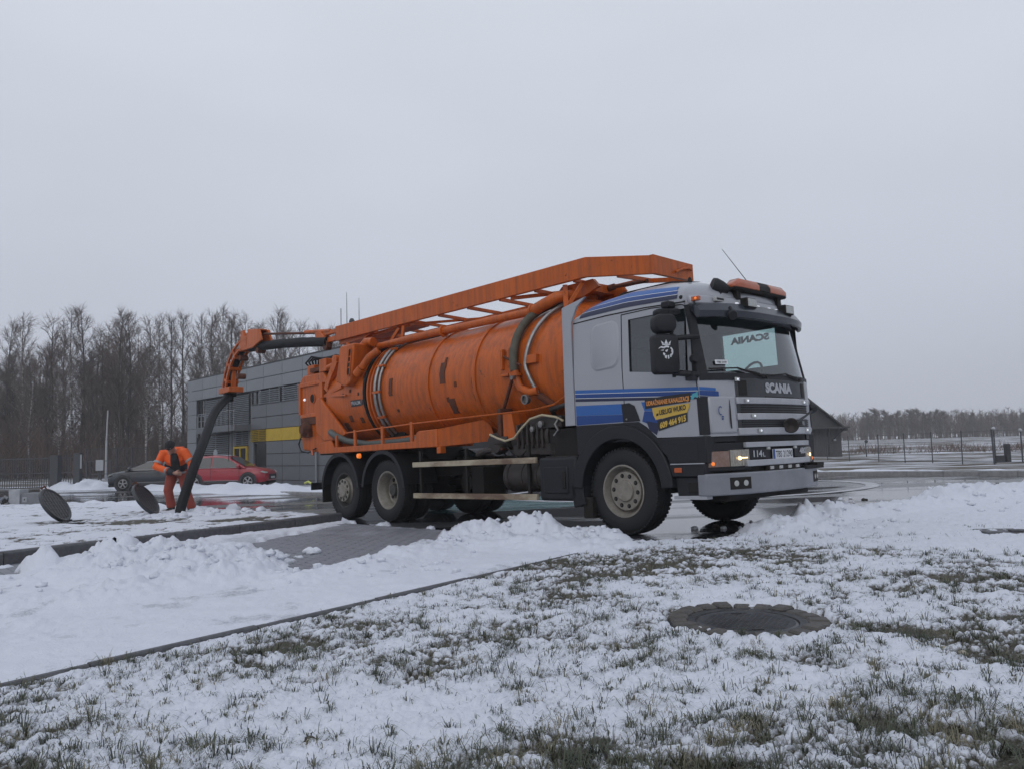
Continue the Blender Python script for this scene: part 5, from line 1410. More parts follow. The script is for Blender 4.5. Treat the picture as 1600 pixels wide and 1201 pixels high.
# long suction pipe beside the boom
sp = MB().tube([(-6.25, -.58, 3.15), (-5.0, -.6, 3.15), (-1.9, -.6, 3.10)], .062, 14)
SPI = part(sp, 'suction_pipe', M_ORANGE, smooth=60)
part(MB().tube([(-2.0, -.6, 3.10), (-1.75, -.6, 3.16), (-1.55, -.52, 3.24), (-1.42, -.36, 3.26), (-1.38, -.15, 3.2)], .085, 14), 'pipe_elbow', M_ORANGE, SPI, smooth=70)
for u in (-1.98, -6.2, -4.15): part(MB().lathe([(.06, -.02), (.1, -.02), (.1, .02), (.06, .02)], (u, -.6, 3.13 if u < -4 else 3.105), (1, 0, -.01), 18), 'pipe_flange', M_ORANGE, SPI, smooth=40)
part(MB().bar((-5.9, -.58, 3.1), (-5.7, -.45, 3.42), .07, .05).bar((-5.55, -.5, 3.1), (-5.5, -.48, 3.44), .05, .05), 'boom_rest', M_ORANGE)
part(MB().tube([(-6.3, .05, 3.2), (-4.0, .05, 3.32), (-2.2, .05, 3.3)], .045, 10), 'hydraulic_line', M_RUST, smooth=60)
part(MB().tube([(-5.6, -.35, 3.16), (-3.2, -.35, 3.16)], .02, 6), 'hydraulic_line', M_CHROME, smooth=60)
# telescope, hose and elbow at the rear end
part(MB().box(-8.75, -7.86, -.49, -.40, 3.52, 3.62).box(-8.7, -7.86, -.49, -.40, 3.68, 3.76).prism([(-8.72, 3.52), (-8.78, 3.79), (-8.55, 3.79), (-8.35, 3.66), (-8.35, 3.52)], -.52, -.38, 1), 'telescope_head', M_ORANGE, bevel=.008)
part(MB().lathe([(0, -.06), (.1, -.06), (.1, .06), (0, .06)], (-8.35, -.46, 3.47), (0, 1, 0), 18), 'guide_roller', M_RUST, smooth=40)
def arc(c, r_, a0, a1, n=14): return [Vector((c[0] + r_ * math.cos(math.radians(a0 + (a1 - a0) * k / n)), -.46, c[1] + r_ * math.sin(math.radians(a0 + (a1 - a0) * k / n)))) for k in range(n + 1)]
part(MB().tube([(-8.3, -.46, 3.54), (-9.4, -.46, 3.68), (-10.5, -.46, 3.80), (-11.55, -.46, 3.88), (-12.15, -.46, 3.93)], .105, 16), 'horizontal_suction_hose', M_BLKHOSE, smooth=80)
part(MB().tube([(-8.75, -.46, 3.79), (-11.35, -.46, 4.15)], .028, 8), 'extension_rod', M_RUST, smooth=60)
part(MB().tube([(-8.2, -.46, 3.75), (-9.3, -.46, 3.89)], .045, 8), 'rod_sleeve', M_ORANGE, smooth=60)
EC = (-12.12, 2.70)
for y in (-.60, -.34):
    mb = MB(); a_ = arc(EC, 1.46, 86, 168); b_2 = arc(EC, 1.24, 86, 168)
    for (p, q), (s_, t_) in zip(zip(a_[:-1], a_[1:]), zip(b_2[:-1], b_2[1:])):
        for lo_, hi_ in ((0, .20), (.80, 1.0)):
            A1, A2 = s_.lerp(p, lo_), t_.lerp(q, lo_); B1, B2 = s_.lerp(p, hi_), t_.lerp(q, hi_)
            vs = []
            for o in (y - .025, y + .025):
                for v_ in (A1, A2, B2, B1): vs.append((v_.x, o, v_.z))
            mb.add(vs, [(0, 1, 2, 3), (7, 6, 5, 4), (0, 4, 5, 1), (1, 5, 6, 2), (2, 6, 7, 3), (3, 7, 4, 0)])
    part(mb, 'elbow_frame', M_ORANGE)
el = MB()
for k in (0, 3, 6, 9, 12, 14):
    p, q = arc(EC, 1.48, 86, 168)[k], arc(EC, 1.2, 86, 168)[k]; el.bar(Vector((p.x, -.47, p.z)), Vector((q.x, -.47, q.z)), .30, .06, (p - q).cross(Vector((0, 1, 0))))
part(el, 'elbow_rib', M_ORANGE)
part(MB().tube(arc(EC, 1.345, 80, 176, 20), .10, 14), 'elbow_hose', M_BLKHOSE, smooth=80)
hd = MB()
hd.prism([(-12.42, 3.98), (-12.36, 4.36), (-12.2, 4.36), (-12.14, 4.2), (-12.02, 4.2), (-11.92, 4.34), (-11.35, 4.26), (-11.2, 3.98), (-11.7, 3.86), (-12.3, 3.86)], -.62, -.56, 1)
hd.prism([(-12.42, 3.98), (-12.36, 4.36), (-12.2, 4.36), (-12.14, 4.2), (-12.02, 4.2), (-11.92, 4.34), (-11.35, 4.26), (-11.2, 3.98), (-11.7, 3.86), (-12.3, 3.86)], -.38, -.32, 1)
hd.box(-12.36, -11.4, -.56, -.38, 4.24, 4.28)
part(hd, 'elbow_head', M_ORANGE, bevel=.01)
part(MB().box(-13.66, -13.0, -.66, -.28, 2.92, 3.06).bar((-13.2, -.47, 3.0), (-13.15, -.47, 3.5), .1, .1, (0, 1, 0)), 'elbow_foot', M_ORANGE, bevel=.012)
for c_ in ((-12.55, 3.72), (-13.05, 3.28), (-11.55, 3.78)): part(MB().lathe([(0, -.10), (.07, -.10), (.07, .10), (0, .10)], (c_[0] + .35 if c_[1] < 3.7 else c_[0], -.47, c_[1]), (0, 1, 0), 16), 'guide_roller', M_RUST, smooth=40)
part(MB().box(-13.62, -13.2, -.55, -.38, 2.83, 2.92).box(-13.5, -13.3, -.52, -.42, 2.72, 2.83), 'hose_clamp', M_BLK2)
for dx in (-13.5, -13.28): part(MB().tube([(dx, -.47, 2.74), (dx, -.48, 1.2)], .008, 5), 'control_cord', M_BLK2)
# the hose hanging down into the manhole
HT = [Vector((-13.46, -.47, 2.98)), Vector((-13.25, -.62, 2.78)), Vector((-12.55, -1.20, 2.36)), Vector((-11.45, -1.85, 1.69)), Vector((-10.72, -2.35, 1.08)), Vector((-10.46, -2.62, .56)), Vector((-10.38, -2.76, .16)), Vector((-10.38, -2.80, -.35))]
def smooth_path(P_, n=8):
    out = []
    for i in range(len(P_) - 1):
        p0, p1, p2, p3 = P_[max(0, i - 1)], P_[i], P_[i + 1], P_[min(len(P_) - 1, i + 2)]
        for k in range(n):
            t = k / n; out.append(.5 * ((2 * p1) + (p2 - p0) * t + (2 * p0 - 5 * p1 + 4 * p2 - p3) * t * t + (3 * p1 - p0 - 3 * p2 + p3) * t ** 3))
    return out + [P_[-1]]
hp = smooth_path(HT, 14)
part(MB().tube(hp, [.098 + .006 * (i % 2) for i in range(len(hp))], 16), 'suction_hose', M_BLKHOSE, smooth=50)
# ---- cab: a real shell with openings, a dark lining, glass
def UFb(w):
    if w < 1.80: return 1.485 - .02 * max(0, w - 1.1)
    return 1.47 - .13 * (w - 1.80) / .70
def UF(v, w): return UFb(w) - .265 * (abs(v) / 1.2) ** 3
NS = [-.66, -.40, .12, .25, .60, 1.08]
NV = [-1.2, -1.14, -1.04, -.8, -.4, 0, .4, .8, 1.04, 1.14, 1.2]
SS = [-.66, -.40, -.10, .04, .45, .87]
COLS = [('n', u) for u in NS] + [('f', v) for v in NV] + [('s', u) for u in SS[::-1]]
def bottom(c):
    k, a = c
    if k == 'f': return 1.12
    return float(np.interp(a, [-.66, .25, .40, .60, 1.08], [1.35, 1.34, 1.28, 1.14, 1.13]))
def sill(c):
    k, a = c
    if k == 'f': return 1.80
    if k == 's': return 2.06
    return float(np.interp(a, [.25, 1.08], [1.935, 1.835]))
def head(c):
    k, a = c
    return 2.47 if k == 'f' else 2.565
def levels(c):
    b_, s_, h_ = bottom(c), sill(c), head(c)
    return [b_, max(b_ + .02, 1.42), 1.6, s_, s_ + (h_ - s_) * .33, s_ + (h_ - s_) * .67, h_, 2.66]
def pos(c, w, off=0.0):
    k, a = c
    if k == 'f':
        u = UF(a, w); 
        tz = np.interp(w, [1.8, 2.66], [0, .03])
        return Vector((u - off, a * (1 - (off + tz) / 1.2), w))
    tz = np.interp(w, [1.9, 2.66], [0, .03]); y = 1.2 - tz - off
    uu = a + (off if a < -.5 else 0)
    return Vector((uu, -y if k == 'n' else y, w))
def is_open(i, j):
    """openings: near door window, far door window, windscreen"""
    if not 3 <= j <= 5: return False
    a, b = COLS[i], COLS[i + 1]
    if a[0] == b[0] == 'f': return a[1] >= -1.141 and b[1] <= 1.141
    if a[0] == b[0] and a[0] in 'ns':
        lo, hi = sorted((a[1], b[1])); return lo >= (.25 if a[0] == 'n' else .03) and hi <= (1.09 if a[0] == 'n' else .88)
    return False
def shell(off):
    mb = MB(); nl = 8
    vs = [pos(c, w, off) for c in COLS for w in levels(c)]
    fs = []
    for i in range(len(COLS) - 1):
        for j in range(nl - 1):
            if not is_open(i, j): fs.append((i * nl + j, i * nl + nl + j, i * nl + nl + j + 1, i * nl + j + 1))
    n = len(COLS) - 1
    for j in range(nl - 1): fs.append((n * nl + j, j, j + 1, n * nl + j + 1))
    return mb.add(vs, fs)
def lining():
    mb = shell(.045); return mb
CAB = part(shell(0), 'cab_body', M_SILVER, smooth=38)
part(lining(), 'cab_lining', M_INT, CAB)
# reveals round the openings
rv = MB()
def reveal(idx, j0, j1):
    for j in range(j0, j1 + 1): pass
def strip(cs_ws):
    for (c1, w1), (c2, w2) in zip(cs_ws[:-1], cs_ws[1:]):
        rv.add([pos(c1, w1, -.002), pos(c2, w2, -.002), pos(c2, w2, .046), pos(c1, w1, .046)], [(0, 1, 2, 3)])
for side in 'ns':
    cs = [(side, u) for u in ((.25, .60, 1.08) if side == 'n' else (.04, .45, .87))]
    strip([(c, sill(c)) for c in cs]); strip([(c, head(c)) for c in cs]); strip([(cs[0], w) for w in levels(cs[0])[3:7]]); strip([(cs[-1], w) for w in levels(cs[-1])[3:7]])
cs = [('f', v) for v in NV[1:-1]]
strip([(c, 1.80) for c in cs]); strip([(c, 2.47) for c in cs]); strip([(cs[0], w) for w in levels(cs[0])[3:7]]); strip([(cs[-1], w) for w in levels(cs[-1])[3:7]])
part(rv, 'window_seal', M_BLK, CAB)
# roof: a domed cap
def rw(u): return float(np.interp(u, [-.66, -.5, -.3, .2, .6, .9, 1.1, 1.3, 1.4], [2.84, 2.93, 2.985, 3.03, 3.02, 2.97, 2.90, 2.79, 2.70]))
UFR = UFb(2.66)
def roof_v(u):
    ex = UFR - u
    return 1.17 if ex >= .265 else 1.17 * max(0.0, ex / .265) ** (1 / 3)
us = list(np.linspace(-.66, 1.0, 18)) + [UFR - .265 * q for q in (1, .8, .6, .42, .28, .17, .09, .04, .012, 0)]
us = sorted(set(round(u, 4) for u in us)); ts = [-1, -.995, -.98, -.95, -.9, -.8, -.65, -.45, -.2, 0, .2, .45, .65, .8, .9, .95, .98, .995, 1]
def roof_pt(u, t):
    V_ = roof_v(u); zt = rw(u); zt = max(2.67, zt) if u < 1.25 else max(2.66, 2.66 + (zt - 2.66) * 1.0)
    return (u, V_ * t, 2.658 + (zt - 2.658) * (1 - abs(t) ** 4.5) ** .5)
ROOF = part(MB().grid(roof_pt, us, ts).add([roof_pt(-.66, t) for t in ts] + [(-.66, -1.17, 2.655)], [tuple(range(len(ts)))]), 'cab_roof', M_SILVER, CAB, smooth=40)
part(MB().box(-.655, 1.15, -1.10, 1.10, 2.60, 2.64), 'headliner', M_INT, CAB)
part(MB().box(-.66, 1.2, -1.1, 1.1, 1.12, 1.2), 'cab_floor', M_INT, CAB)
# inside: dashboard, wheel, seats, rear wall
part(MB().prism([(.85, 1.2), (.85, 1.72), (1.0, 1.80), (1.24, 1.77), (1.24, 1.2)], -.92, .92, 1), 'dashboard', M_INT, CAB, bevel=.02)
wv = MB(); 
for k in range(20):
    a0, a1 = 2 * math.pi * k / 20, 2 * math.pi * (k + 1) / 20; f_ = lambda a: Vector((.80 + .12 * math.sin(a), .55 + .23 * math.cos(a), 1.86 + .20 * math.sin(a))); wv.tube([f_(a0), f_(a1)], .016, 6, False)
wv.tube([(1.0, .55, 1.70), (.80, .55, 1.86)], .03, 6); part(wv, 'steering_wheel', M_BLK2, CAB)
for y in (-.55, .55):
    part(MB().box(.05, .55, y - .25, y + .25, 1.5, 1.62).prism([(.0, 1.6), (.14, 1.6), (.02, 2.25), (-.10, 2.25)], y - .24, y + .24, 1).box(-.12, -.02, y - .13, y + .13, 2.27, 2.45).box(.1, .5, y - .2, y + .2, 1.2, 1.5), 'seat', M_SEAT, CAB, bevel=.04)
# glass
gl = MB().grid(lambda v, w: pos(('f', v), w, .02), np.linspace(-1.14, 1.17, 25), np.linspace(1.795, 2.475, 7))
WS = part(gl, 'windscreen', M_GLASS, CAB, smooth=60)
for side, nm in (('n', 'door_window'), ('s', 'door_window')):
    g = MB().grid(lambda u, k: pos((side, u), sill((side, u)) - .005 + (head((side, u)) + .01 - sill((side, u))) * k, .02), (.25, .60, 1.08) if side == 'n' else (.04, .45, .87), (0, .33, .67, 1))
    w_ = part(g, nm, M_GLASS, CAB)
    if side == 's':
        # sticker lettering on the far door glass, read from inside it runs backwards
        lettering('lettering', 'SCANIA', (.76, 1.172, 2.42), (-1, 0, 0), (0, 0, 1), .60, .10, M_SIGNBLK, w_, bold=.06, shear=.0)
# black A pillars and windscreen frame
for s in (-1, 1):
    pl = MB(); prev = None
    for w in np.linspace(1.79, 2.60, 8):
        A_ = pos(('n' if s < 0 else 's', 1.135), w, -.004); B_ = pos(('f', s * 1.2), w, -.004); pv_ = 1.10 if s < 0 else 1.165; C_ = pos(('f', s * pv_), w, -.005); D_ = pos(('f', s * pv_), w, .01)
        cur = [A_, B_, C_, D_]
        if prev: pl.add(prev + cur, [(0, 1, 5, 4), (1, 2, 6, 5), (2, 3, 7, 6)])
        prev = cur
    part(pl, 'windscreen_pillar', M_BLK, CAB, smooth=50)
cl_ = MB(); cs = [('f', v) for v in np.linspace(-1.19, 1.19, 19)]
for a, c in zip(cs[:-1], cs[1:]): cl_.add([pos(a, 1.735, -.006), pos(c, 1.735, -.006), pos(c, 1.815, -.01), pos(a, 1.815, -.01)], [(0, 1, 2, 3)])
part(cl_, 'cowl_strip', M_BLK, CAB, smooth=50)
# a pale inspection sticker low in the windscreen corner
part(MB().grid(lambda v, w: pos(('f', v), w, -.0), np.linspace(-.99, -.83, 3), np.linspace(1.915, 1.965, 3)), 'windscreen_sticker', M_WHITE, CAB)
lettering('lettering', 'TBS 2129', (0, 0, 0), (0, 1, 0), (0, 0, 1), .12, .022, M_SIGNBLK, CAB, bold=.02, fn=lambda a, b: tuple(pos(('f', -.97 + a), 1.928 + b, -.004)))
# wipers
for (p0, p1, p2) in (((-.28, 1.775), (-.75, 1.87), (-1.10, 1.862)), ((.52, 1.765), (.18, 1.83), (-.18, 1.80))):
    q0, q1, q2 = (Vector((UF(p[0], p[1]) + .03, p[0], p[1])) for p in (p0, p1, p2))
    part(MB().tube([q0, q1], .012, 6).tube([q2, q1, q0.lerp(q1, .25) + Vector((0.01, 0, .012))], .009, 5).lathe([(0, 0), (.022, .0), (.022, .03), (0, .03)], q0 - Vector((.01, 0, 0)), (1, 0, .2), 10), 'wiper', M_BLK2, CAB)
# side mouldings and seams on the near side
YS = -1.2
def side_poly(pts, m, name, parent=CAB, y0=YS + .012, y1=YS - .003, **k):
    return part(MB().prism(pts, y0, y1, 1), name, m, parent, **k)
def yside(w): return -(1.2 - float(np.interp(w, [1.9, 2.66], [0, .03])))
def decal(pts, m, name, off=.0035, parent=CAB, ft=None):
    """flat foil following the side of the cab"""
    vs = [((p[0], (ft(p[0], p[1]) if ft else yside(p[1])) - off, p[1])) for p in pts]
    return part(MB().add(vs, [tuple(range(len(vs)))]), name, m, parent)
def seam(pts, wd=.011):
    mb = MB()
    for a, c in zip(pts[:-1], pts[1:]): mb.bar((a[0], yside(a[1]) - .0005, a[1]), (c[0], yside(c[1]) - .0005, c[1]), wd, .006, (0, 1, 0))
    part(mb, 'door_seam', M_BLK2, CAB)
seam([(.145, 1.36), (.135, 2.0), (.145, 2.64)]); seam([(.145, 2.64), (.6, 2.645), (1.03, 2.615), (1.10, 2.58), (1.135, 2.2), (1.17, 1.85), (1.20, 1.5), (1.205, 1.14)])
seam([(-.655, 2.655), (-.1, 2.672), (.5, 2.668), (1.08, 2.64)], .014)
# embossed rear quarter panel
def rrect(x0, x1, z0, z1, r_, skew=0.0, n=5):
    pts = []
    for cx, cz, a0 in ((x1 - r_, z1 - r_, 0), (x0 + r_, z1 - r_, 90), (x0 + r_, z0 + r_, 180), (x1 - r_, z0 + r_, 270)):
        for k in range(n + 1):
            a = math.radians(a0 + 90 * k / n); x, z = cx + r_ * math.cos(a), cz + r_ * math.sin(a); pts.append((x + skew * (z - z0), z))
    return pts
qp = [(x, z + .05 * (x + .37)) for x, z in rrect(-.37, .10, 1.99, 2.58, .13)]
mbq = MB(); ins = [((x - -.135) * .9 - .135, (z - 2.3) * .92 + 2.3) for x, z in qp]; n_ = len(qp)
vs = [(p[0], yside(p[1]) - .001, p[1]) for p in qp] + [(p[0], yside(p[1]) - .014, p[1]) for p in ins]
mbq.add(vs, [(i, (i + 1) % n_, n_ + (i + 1) % n_, n_ + i) for i in range(n_)] + [tuple(range(n_, 2 * n_))])
part(mbq, 'quarter_panel', M_SILVER, CAB, smooth=25)
# white painted air deflector fin behind the cab
for s in (-1, 1):
    part(MB().prism([(-.85, 1.355), (-.675, 1.355), (-.672, 2.55), (-.66, 2.68), (-.56, 2.86), (-.40, 2.965), (-.82, 2.885)], s * 1.205, s * 1.17, 1), 'side_deflector', M_SILVER, CAB, bevel=.006)
# blue stripes: door band, lower block, roof band
decal([(-.65, 1.80), (1.20, 1.668), (1.203, 1.63), (-.65, 1.755)], M_BLUE1, 'blue_stripe')
decal([(-.65, 1.752), (1.203, 1.624), (1.205, 1.575), (-.65, 1.70)], M_BLUE2, 'blue_stripe')
decal([(-.65, 1.694), (1.205, 1.567), (1.205, 1.535), (-.65, 1.655)], M_NAVY, 'navy_stripe')
for a, c in ((1.7555, 1.628), (1.698, 1.572)): decal([(-.65, a), (1.2, c), (1.2, c - .006), (-.65, a - .006)], M_WHITE, 'white_pinstripe', .0045)
decal([(-.65, 1.60), (.16, 1.565), (.135, 1.44), (-.65, 1.475)], M_BLUE1, 'blue_block'); decal([(-.65, 1.472), (.135, 1.437), (.12, 1.352), (-.65, 1.354)], M_BLUE2, 'blue_block')
decal([(.40, 1.565), (.50, 1.56), (.60, 1.45), (.44, 1.46)], M_BLUE1, 'blue_block'); decal([(.44, 1.456), (.60, 1.446), (.70, 1.33), (.62, 1.26), (.50, 1.30), (.40, 1.34)], M_BLUE2, 'blue_block')
decal([(.46, 1.34), (.66, 1.30), (.60, 1.17), (.50, 1.235)], M_NAVY, 'navy_block', .0042)
# front corner: stripe carries on round the corner panel
def frontside(c0, c1, w0a, w1a, w0b, w1b, m, name, n=8, off=.004):
    mb = MB(); vs = []
    for k in range(n + 1):
        t = k / n; v = c0 + (c1 - c0) * t
        for w in (w0a + (w0b - w0a) * t, w1a + (w1b - w1a) * t):
            u = UF(v, w); d_ = Vector((1, -.265 * 3 * abs(v) ** 2 / 1.2 ** 3 * (-1 if v < 0 else 1) * -1, 0)); vs.append(Vector((u + off, v - off * .6, w)))
    mb.add(vs, [(2 * k, 2 * k + 2, 2 * k + 3, 2 * k + 1) for k in range(n)]); return part(mb, name, m, CAB)
frontside(-1.2, -1.03, 1.632, 1.668, 1.618, 1.65, M_BLUE1, 'blue_stripe'); frontside(-1.2, -1.0, 1.577, 1.626, 1.555, 1.612, M_BLUE2, 'blue_stripe'); frontside(-1.2, -.975, 1.537, 1.568, 1.522, 1.546, M_NAVY, 'navy_stripe')
# roof band following the dome
def yroof(u, w):
    zt = rw(u); q = min(1, max(0, (w - 2.658) / (zt - 2.658))); t = (1 - q * q) ** (1 / 4.5); return -roof_v(u) * t
def roof_band(lo, hi, u0, u1, m, name, off=.004):
    mb = MB(); U_ = np.linspace(u0, u1, 18); vs = []
    for u in U_:
        for k in range(4):
            w = lo(u) + (hi(u) - lo(u)) * k / 3; w = min(w, rw(u) - .004); vs.append((u, yroof(u, w) - off, w + off * .5))
    mb.add(vs, [(i * 4 + j, i * 4 + 4 + j, i * 4 + 5 + j, i * 4 + 1 + j) for i in range(len(U_) - 1) for j in range(3)]); return part(mb, name, m, ROOF)
f0 = lambda u: np.interp(u, [-.55, .2, 1.03], [2.705, 2.72, 2.69]); f1 = lambda u: np.interp(u, [-.55, .2, 1.03], [2.77, 2.785, 2.735]); f2 = lambda u: np.interp(u, [-.5, .2, 1.03], [2.835, 2.85, 2.785]); f3 = lambda u: np.interp(u, [-.46, .2, 1.0], [2.895, 2.93, 2.845])
roof_band(f0, f1, -.55, .97, M_NAVY, 'navy_stripe'); roof_band(lambda u: f1(u) + .005, f2, -.53, .955, M_BLUE2, 'blue_stripe'); roof_band(lambda u: f2(u) + .005, f3, -.50, .93, M_BLUE1, 'blue_stripe')
roof_band(f1, lambda u: f1(u) + .006, -.54, .965, M_WHITE, 'white_pinstripe', .005); roof_band(f2, lambda u: f2(u) + .006, -.51, .945, M_WHITE, 'white_pinstripe', .005)
# filler hatch, door handle
decal([(.10, 1.565), (.22, 1.57), (.30, 1.53), (.375, 1.345), (.115, 1.345)], M_BLK, 'door_hatch', .006)
part(MB().lathe([(0, 0), (.012, 0), (.01, .006), (0, .006)], (.17, -1.207, 1.38), (0, -1, 0), 10), 'hatch_lock', M_CHROME, CAB)
# advertising foil on the door
decal([(.455, 1.60), (1.10, 1.615), (1.085, 1.515), (.66, 1.497), (.455, 1.478)], M_SIGNBLK, 'sign_panel', .0055)
decal([(.555, 1.485), (1.085, 1.50), (1.07, 1.455), (1.035, 1.40), (.60, 1.345), (.57, 1.40)], M_SIGNY, 'sign_panel', .0065)
decal([(.62, 1.335), (.80, 1.37), (1.04, 1.412), (1.035, 1.30), (.635, 1.215)], M_SIGNBLK, 'sign_panel', .006)
decal([(1.095, 1.555), (1.125, 1.60), (1.16, 1.605), (1.195, 1.625), (1.19, 1.55), (1.15, 1.565), (1.12, 1.53)], M_SIGNTEAL, 'sign_drop', .0055)
def sgn(txt, x, z, w, h, sl, m, bold):
    lettering('lettering', txt, (0, 0, 0), (1, 0, 0), (0, 0, 1), w, h, m, CAB, bold=bold, fn=lambda a, b: (x + a, yside(z + b) - .0085, z + b + a * sl))
sgn('UDRAŻNIANIE KANALIZACJI', .475, 1.497, .60, .088, .022, M_SIGNO, .045)
sgn('USŁUGI WUKO', .655, 1.392, .37, .062, .10, M_SIGNBLK, .04)
sgn('609 464 915', .655, 1.237, .365, .075, .185, M_SIGNY, .05)
decal([(.61, 1.385), (.645, 1.395), (.645, 1.42), (.615, 1.415)], M_SIGNBLK, 'sign_arrow', .0085)

# ---- black lower body: wheel arch, step, sill
wa = arch(.03, .61, .775, 2, 178, -1.235, -.80, 26); part(wa, 'wheel_arch', M_BLK, smooth=40, bevel=.012)
part(arch(.03, .60, .80, 176, 196, -1.22, -.85, 4), 'wheel_arch', M_BLK, smooth=40)
part(arch(.03, .61, .775, 2, 178, .80, 1.235, 26), 'wheel_arch', M_BLK, smooth=40)
part(MB().box(-.60, -.45, -1.2, -.86, .19, .45), 'mud_flap', M_BLK2)
sdl_ = MB().prism([(-.66, 1.35), (.35, 1.34), (.46, 1.275), (.60, 1.15), (.62, 1.0), (.4, 1.16), (.03, 1.25), (-.35, 1.16), (-.56, .98), (-.66, .98)], -1.205, -1.1, 1)
part(sdl_, 'side_skirt', M_BLK, bevel=.008)
for s in (-1, 1):
    o = MB(); y0, y1 = (-1.21, -.7) if s < 0 else (.7, 1.21)
    o.prism([(.62, 1.0), (.60, 1.13), (1.27, 1.13), (1.255, .83), (.76, .83), (.72, .93)], y0, y1, 1)
    st = part(o, 'cab_step', M_BLK, bevel=.012)
    part(MB().prism([(.755, .825), (1.24, .825), (1.225, .69), (.80, .69)], y0 - .012 if s < 0 else y0, y1 if s < 0 else y1 + .012, 1), 'step_tread', M_BLK, st, bevel=.01)
    part(MB().prism([(.80, .685), (1.22, .685), (1.215, .475), (.83, .475)], y0 + .03 if s < 0 else y0, y1 if s < 0 else y1 - .03, 1), 'step_well', M_BLK, st, bevel=.01)
    if s < 0:
        part(MB().box(.98, 1.16, -1.193, -1.178, .51, .62), 'step_recess', M_BLK2, st, bevel=.02)
        part(MB().box(.785, 1.225, -1.232, -1.2, .826, .838).prism([(.80, .44), (1.225, .44), (1.225, .485), (.80, .475)], -1.215, -1.1, 1), 'worn_edge', M_SILVER2, st)
        part(MB().box(.835, .935, -1.236, -1.22, .735, .79), 'side_marker_lamp', M_AMBER, st, bevel=.006)
        part(MB().prism([(.68, .98), (.80, .86), (1.15, .86), (1.15, 1.06), (.75, 1.06)], -1.214, -1.208, 1), 'moulded_recess', M_BLK, st, bevel=.004)

# ---- front: bumper, lamps, grille
def fgrid(v0, v1, w0, w1, off, m, name, parent=TR, nv=10, nw=2, thick=.05, base=None, **k):
    base = base or UF
    mb = MB(); V_ = np.linspace(v0, v1, nv); W_ = np.linspace(w0, w1, nw); 
    A_ = [[Vector((base(v, w) + off, v, w)) for w in W_] for v in V_]; B_ = [[Vector((base(v, w) + off - thick, v, w)) for w in W_] for v in V_]
    vs = [p for row in A_ for p in row] + [p for row in B_ for p in row]; N = nv * nw
    fs = [(i * nw + j, i * nw + j + 1, (i + 1) * nw + j + 1, (i + 1) * nw + j) for i in range(nv - 1) for j in range(nw - 1)]
    fs += [tuple(N + q for q in f[::-1]) for f in fs]
    for i in range(nv - 1):
        fs += [(i * nw, (i + 1) * nw, N + (i + 1) * nw, N + i * nw), (i * nw + nw - 1, N + i * nw + nw - 1, N + (i + 1) * nw + nw - 1, (i + 1) * nw + nw - 1)]
    for j in range(nw - 1):
        fs += [(j, N + j, N + j + 1, j + 1), ((nv - 1) * nw + j, (nv - 1) * nw + j + 1, N + (nv - 1) * nw + j + 1, N + (nv - 1) * nw + j)]
    return part(mb.add(vs, fs), name, m, parent, **k)
def UB(v, w): return 1.52 - .27 * (abs(v) / 1.22) ** 3.2 - .05 * max(0, .55 - w)
def bump_w(v): return .705
BMP = fgrid(-1.225, 1.225, .475, .715, 0.0, mat('grimy_bumper_paint', (.20, .21, .235), .34, noise=.7, nscale=2.2, col2=(.13, .135, .15), coat=.2), 'bumper', nv=31, nw=5, thick=.12, base=UB, smooth=35, bevel=.015)
for s in (-1, 1):
    a, c = (-.985, -.71) if s < 0 else (.71, .985)
    fl = fgrid(a, c, .535, .665, .004, M_BLK2, 'fog_lamp_recess', BMP, nv=8, nw=2, thick=.02, base=UB)
    for v in (a + .075, a + .20):
        part(MB().lathe([(0, .0), (.030, .0), (.032, .008), (.016, .012), (0, .013)], (UB(v, .6) - .002, v, .6), (1, .35 * s, 0), 16), 'fog_lamp', M_LENS, fl, smooth=40)
    # headlamps
    a, c = (-1.185, -.60) if s < 0 else (.60, 1.185)
    hh = fgrid(a - .02 * (s < 0), c + .02 * (s > 0), .735, 1.05, -.03, M_BLK, 'headlamp_housing', nv=12, nw=3, thick=.1, smooth=40, bevel=.01)
    if s < 0: iv0, iv1, hv0, hv1 = -1.16, -.92, -.91, -.645
    else: iv0, iv1, hv0, hv1 = .90, 1.15, .62, .89
    fgrid(iv0, iv1, .785, .955, -.012, mat('indicator_lens', (.235, .165, .14), .12, noise=.9, nscale=16, col2=(.17, .085, .055)), 'indicator', hh, nv=6, thick=.02)
    hl = fgrid(hv0, hv1, .785, .965, -.010, M_HEADLENS, 'headlight', hh, nv=6, thick=.02)
    vc = (hv0 + hv1) / 2
    part(MB().lathe([(0, 0), (.022, .003), (.018, .012), (0, .014)], (UF(vc, .87) - .008, vc + .02 * s, .872), (1, .3 * s, 0), 14).add([(UF(vc, .87) - .004, vc - .05, .868), (UF(vc + .1, .87) - .004, vc + .1, .868), (UF(vc + .1, .87) - .004, vc + .1, .88), (UF(vc, .87) - .004, vc - .05, .88)], [(0, 1, 2, 3)]), 'headlight_bulb', M_HEADLIT, hl)
    iv = iv0 + .05 if s < 0 else iv1 - .05
    part(MB().lathe([(0, 0), (.022, .003), (.014, .012), (0, .014)], (UF(iv, .82) - .010, iv, .82), (1, .6 * s, 0), 12), 'indicator_bulb', M_AMBERLIT, hl)
    for k in range(4):
        vv = hv0 + (hv1 - hv0) * (k + .5) / 4; part(MB().bar((UF(vv, .79) - .008, vv, .79), (UF(vv, .96) - .008, vv, .96), .004, .004), 'lens_rib', M_LENS, hl)
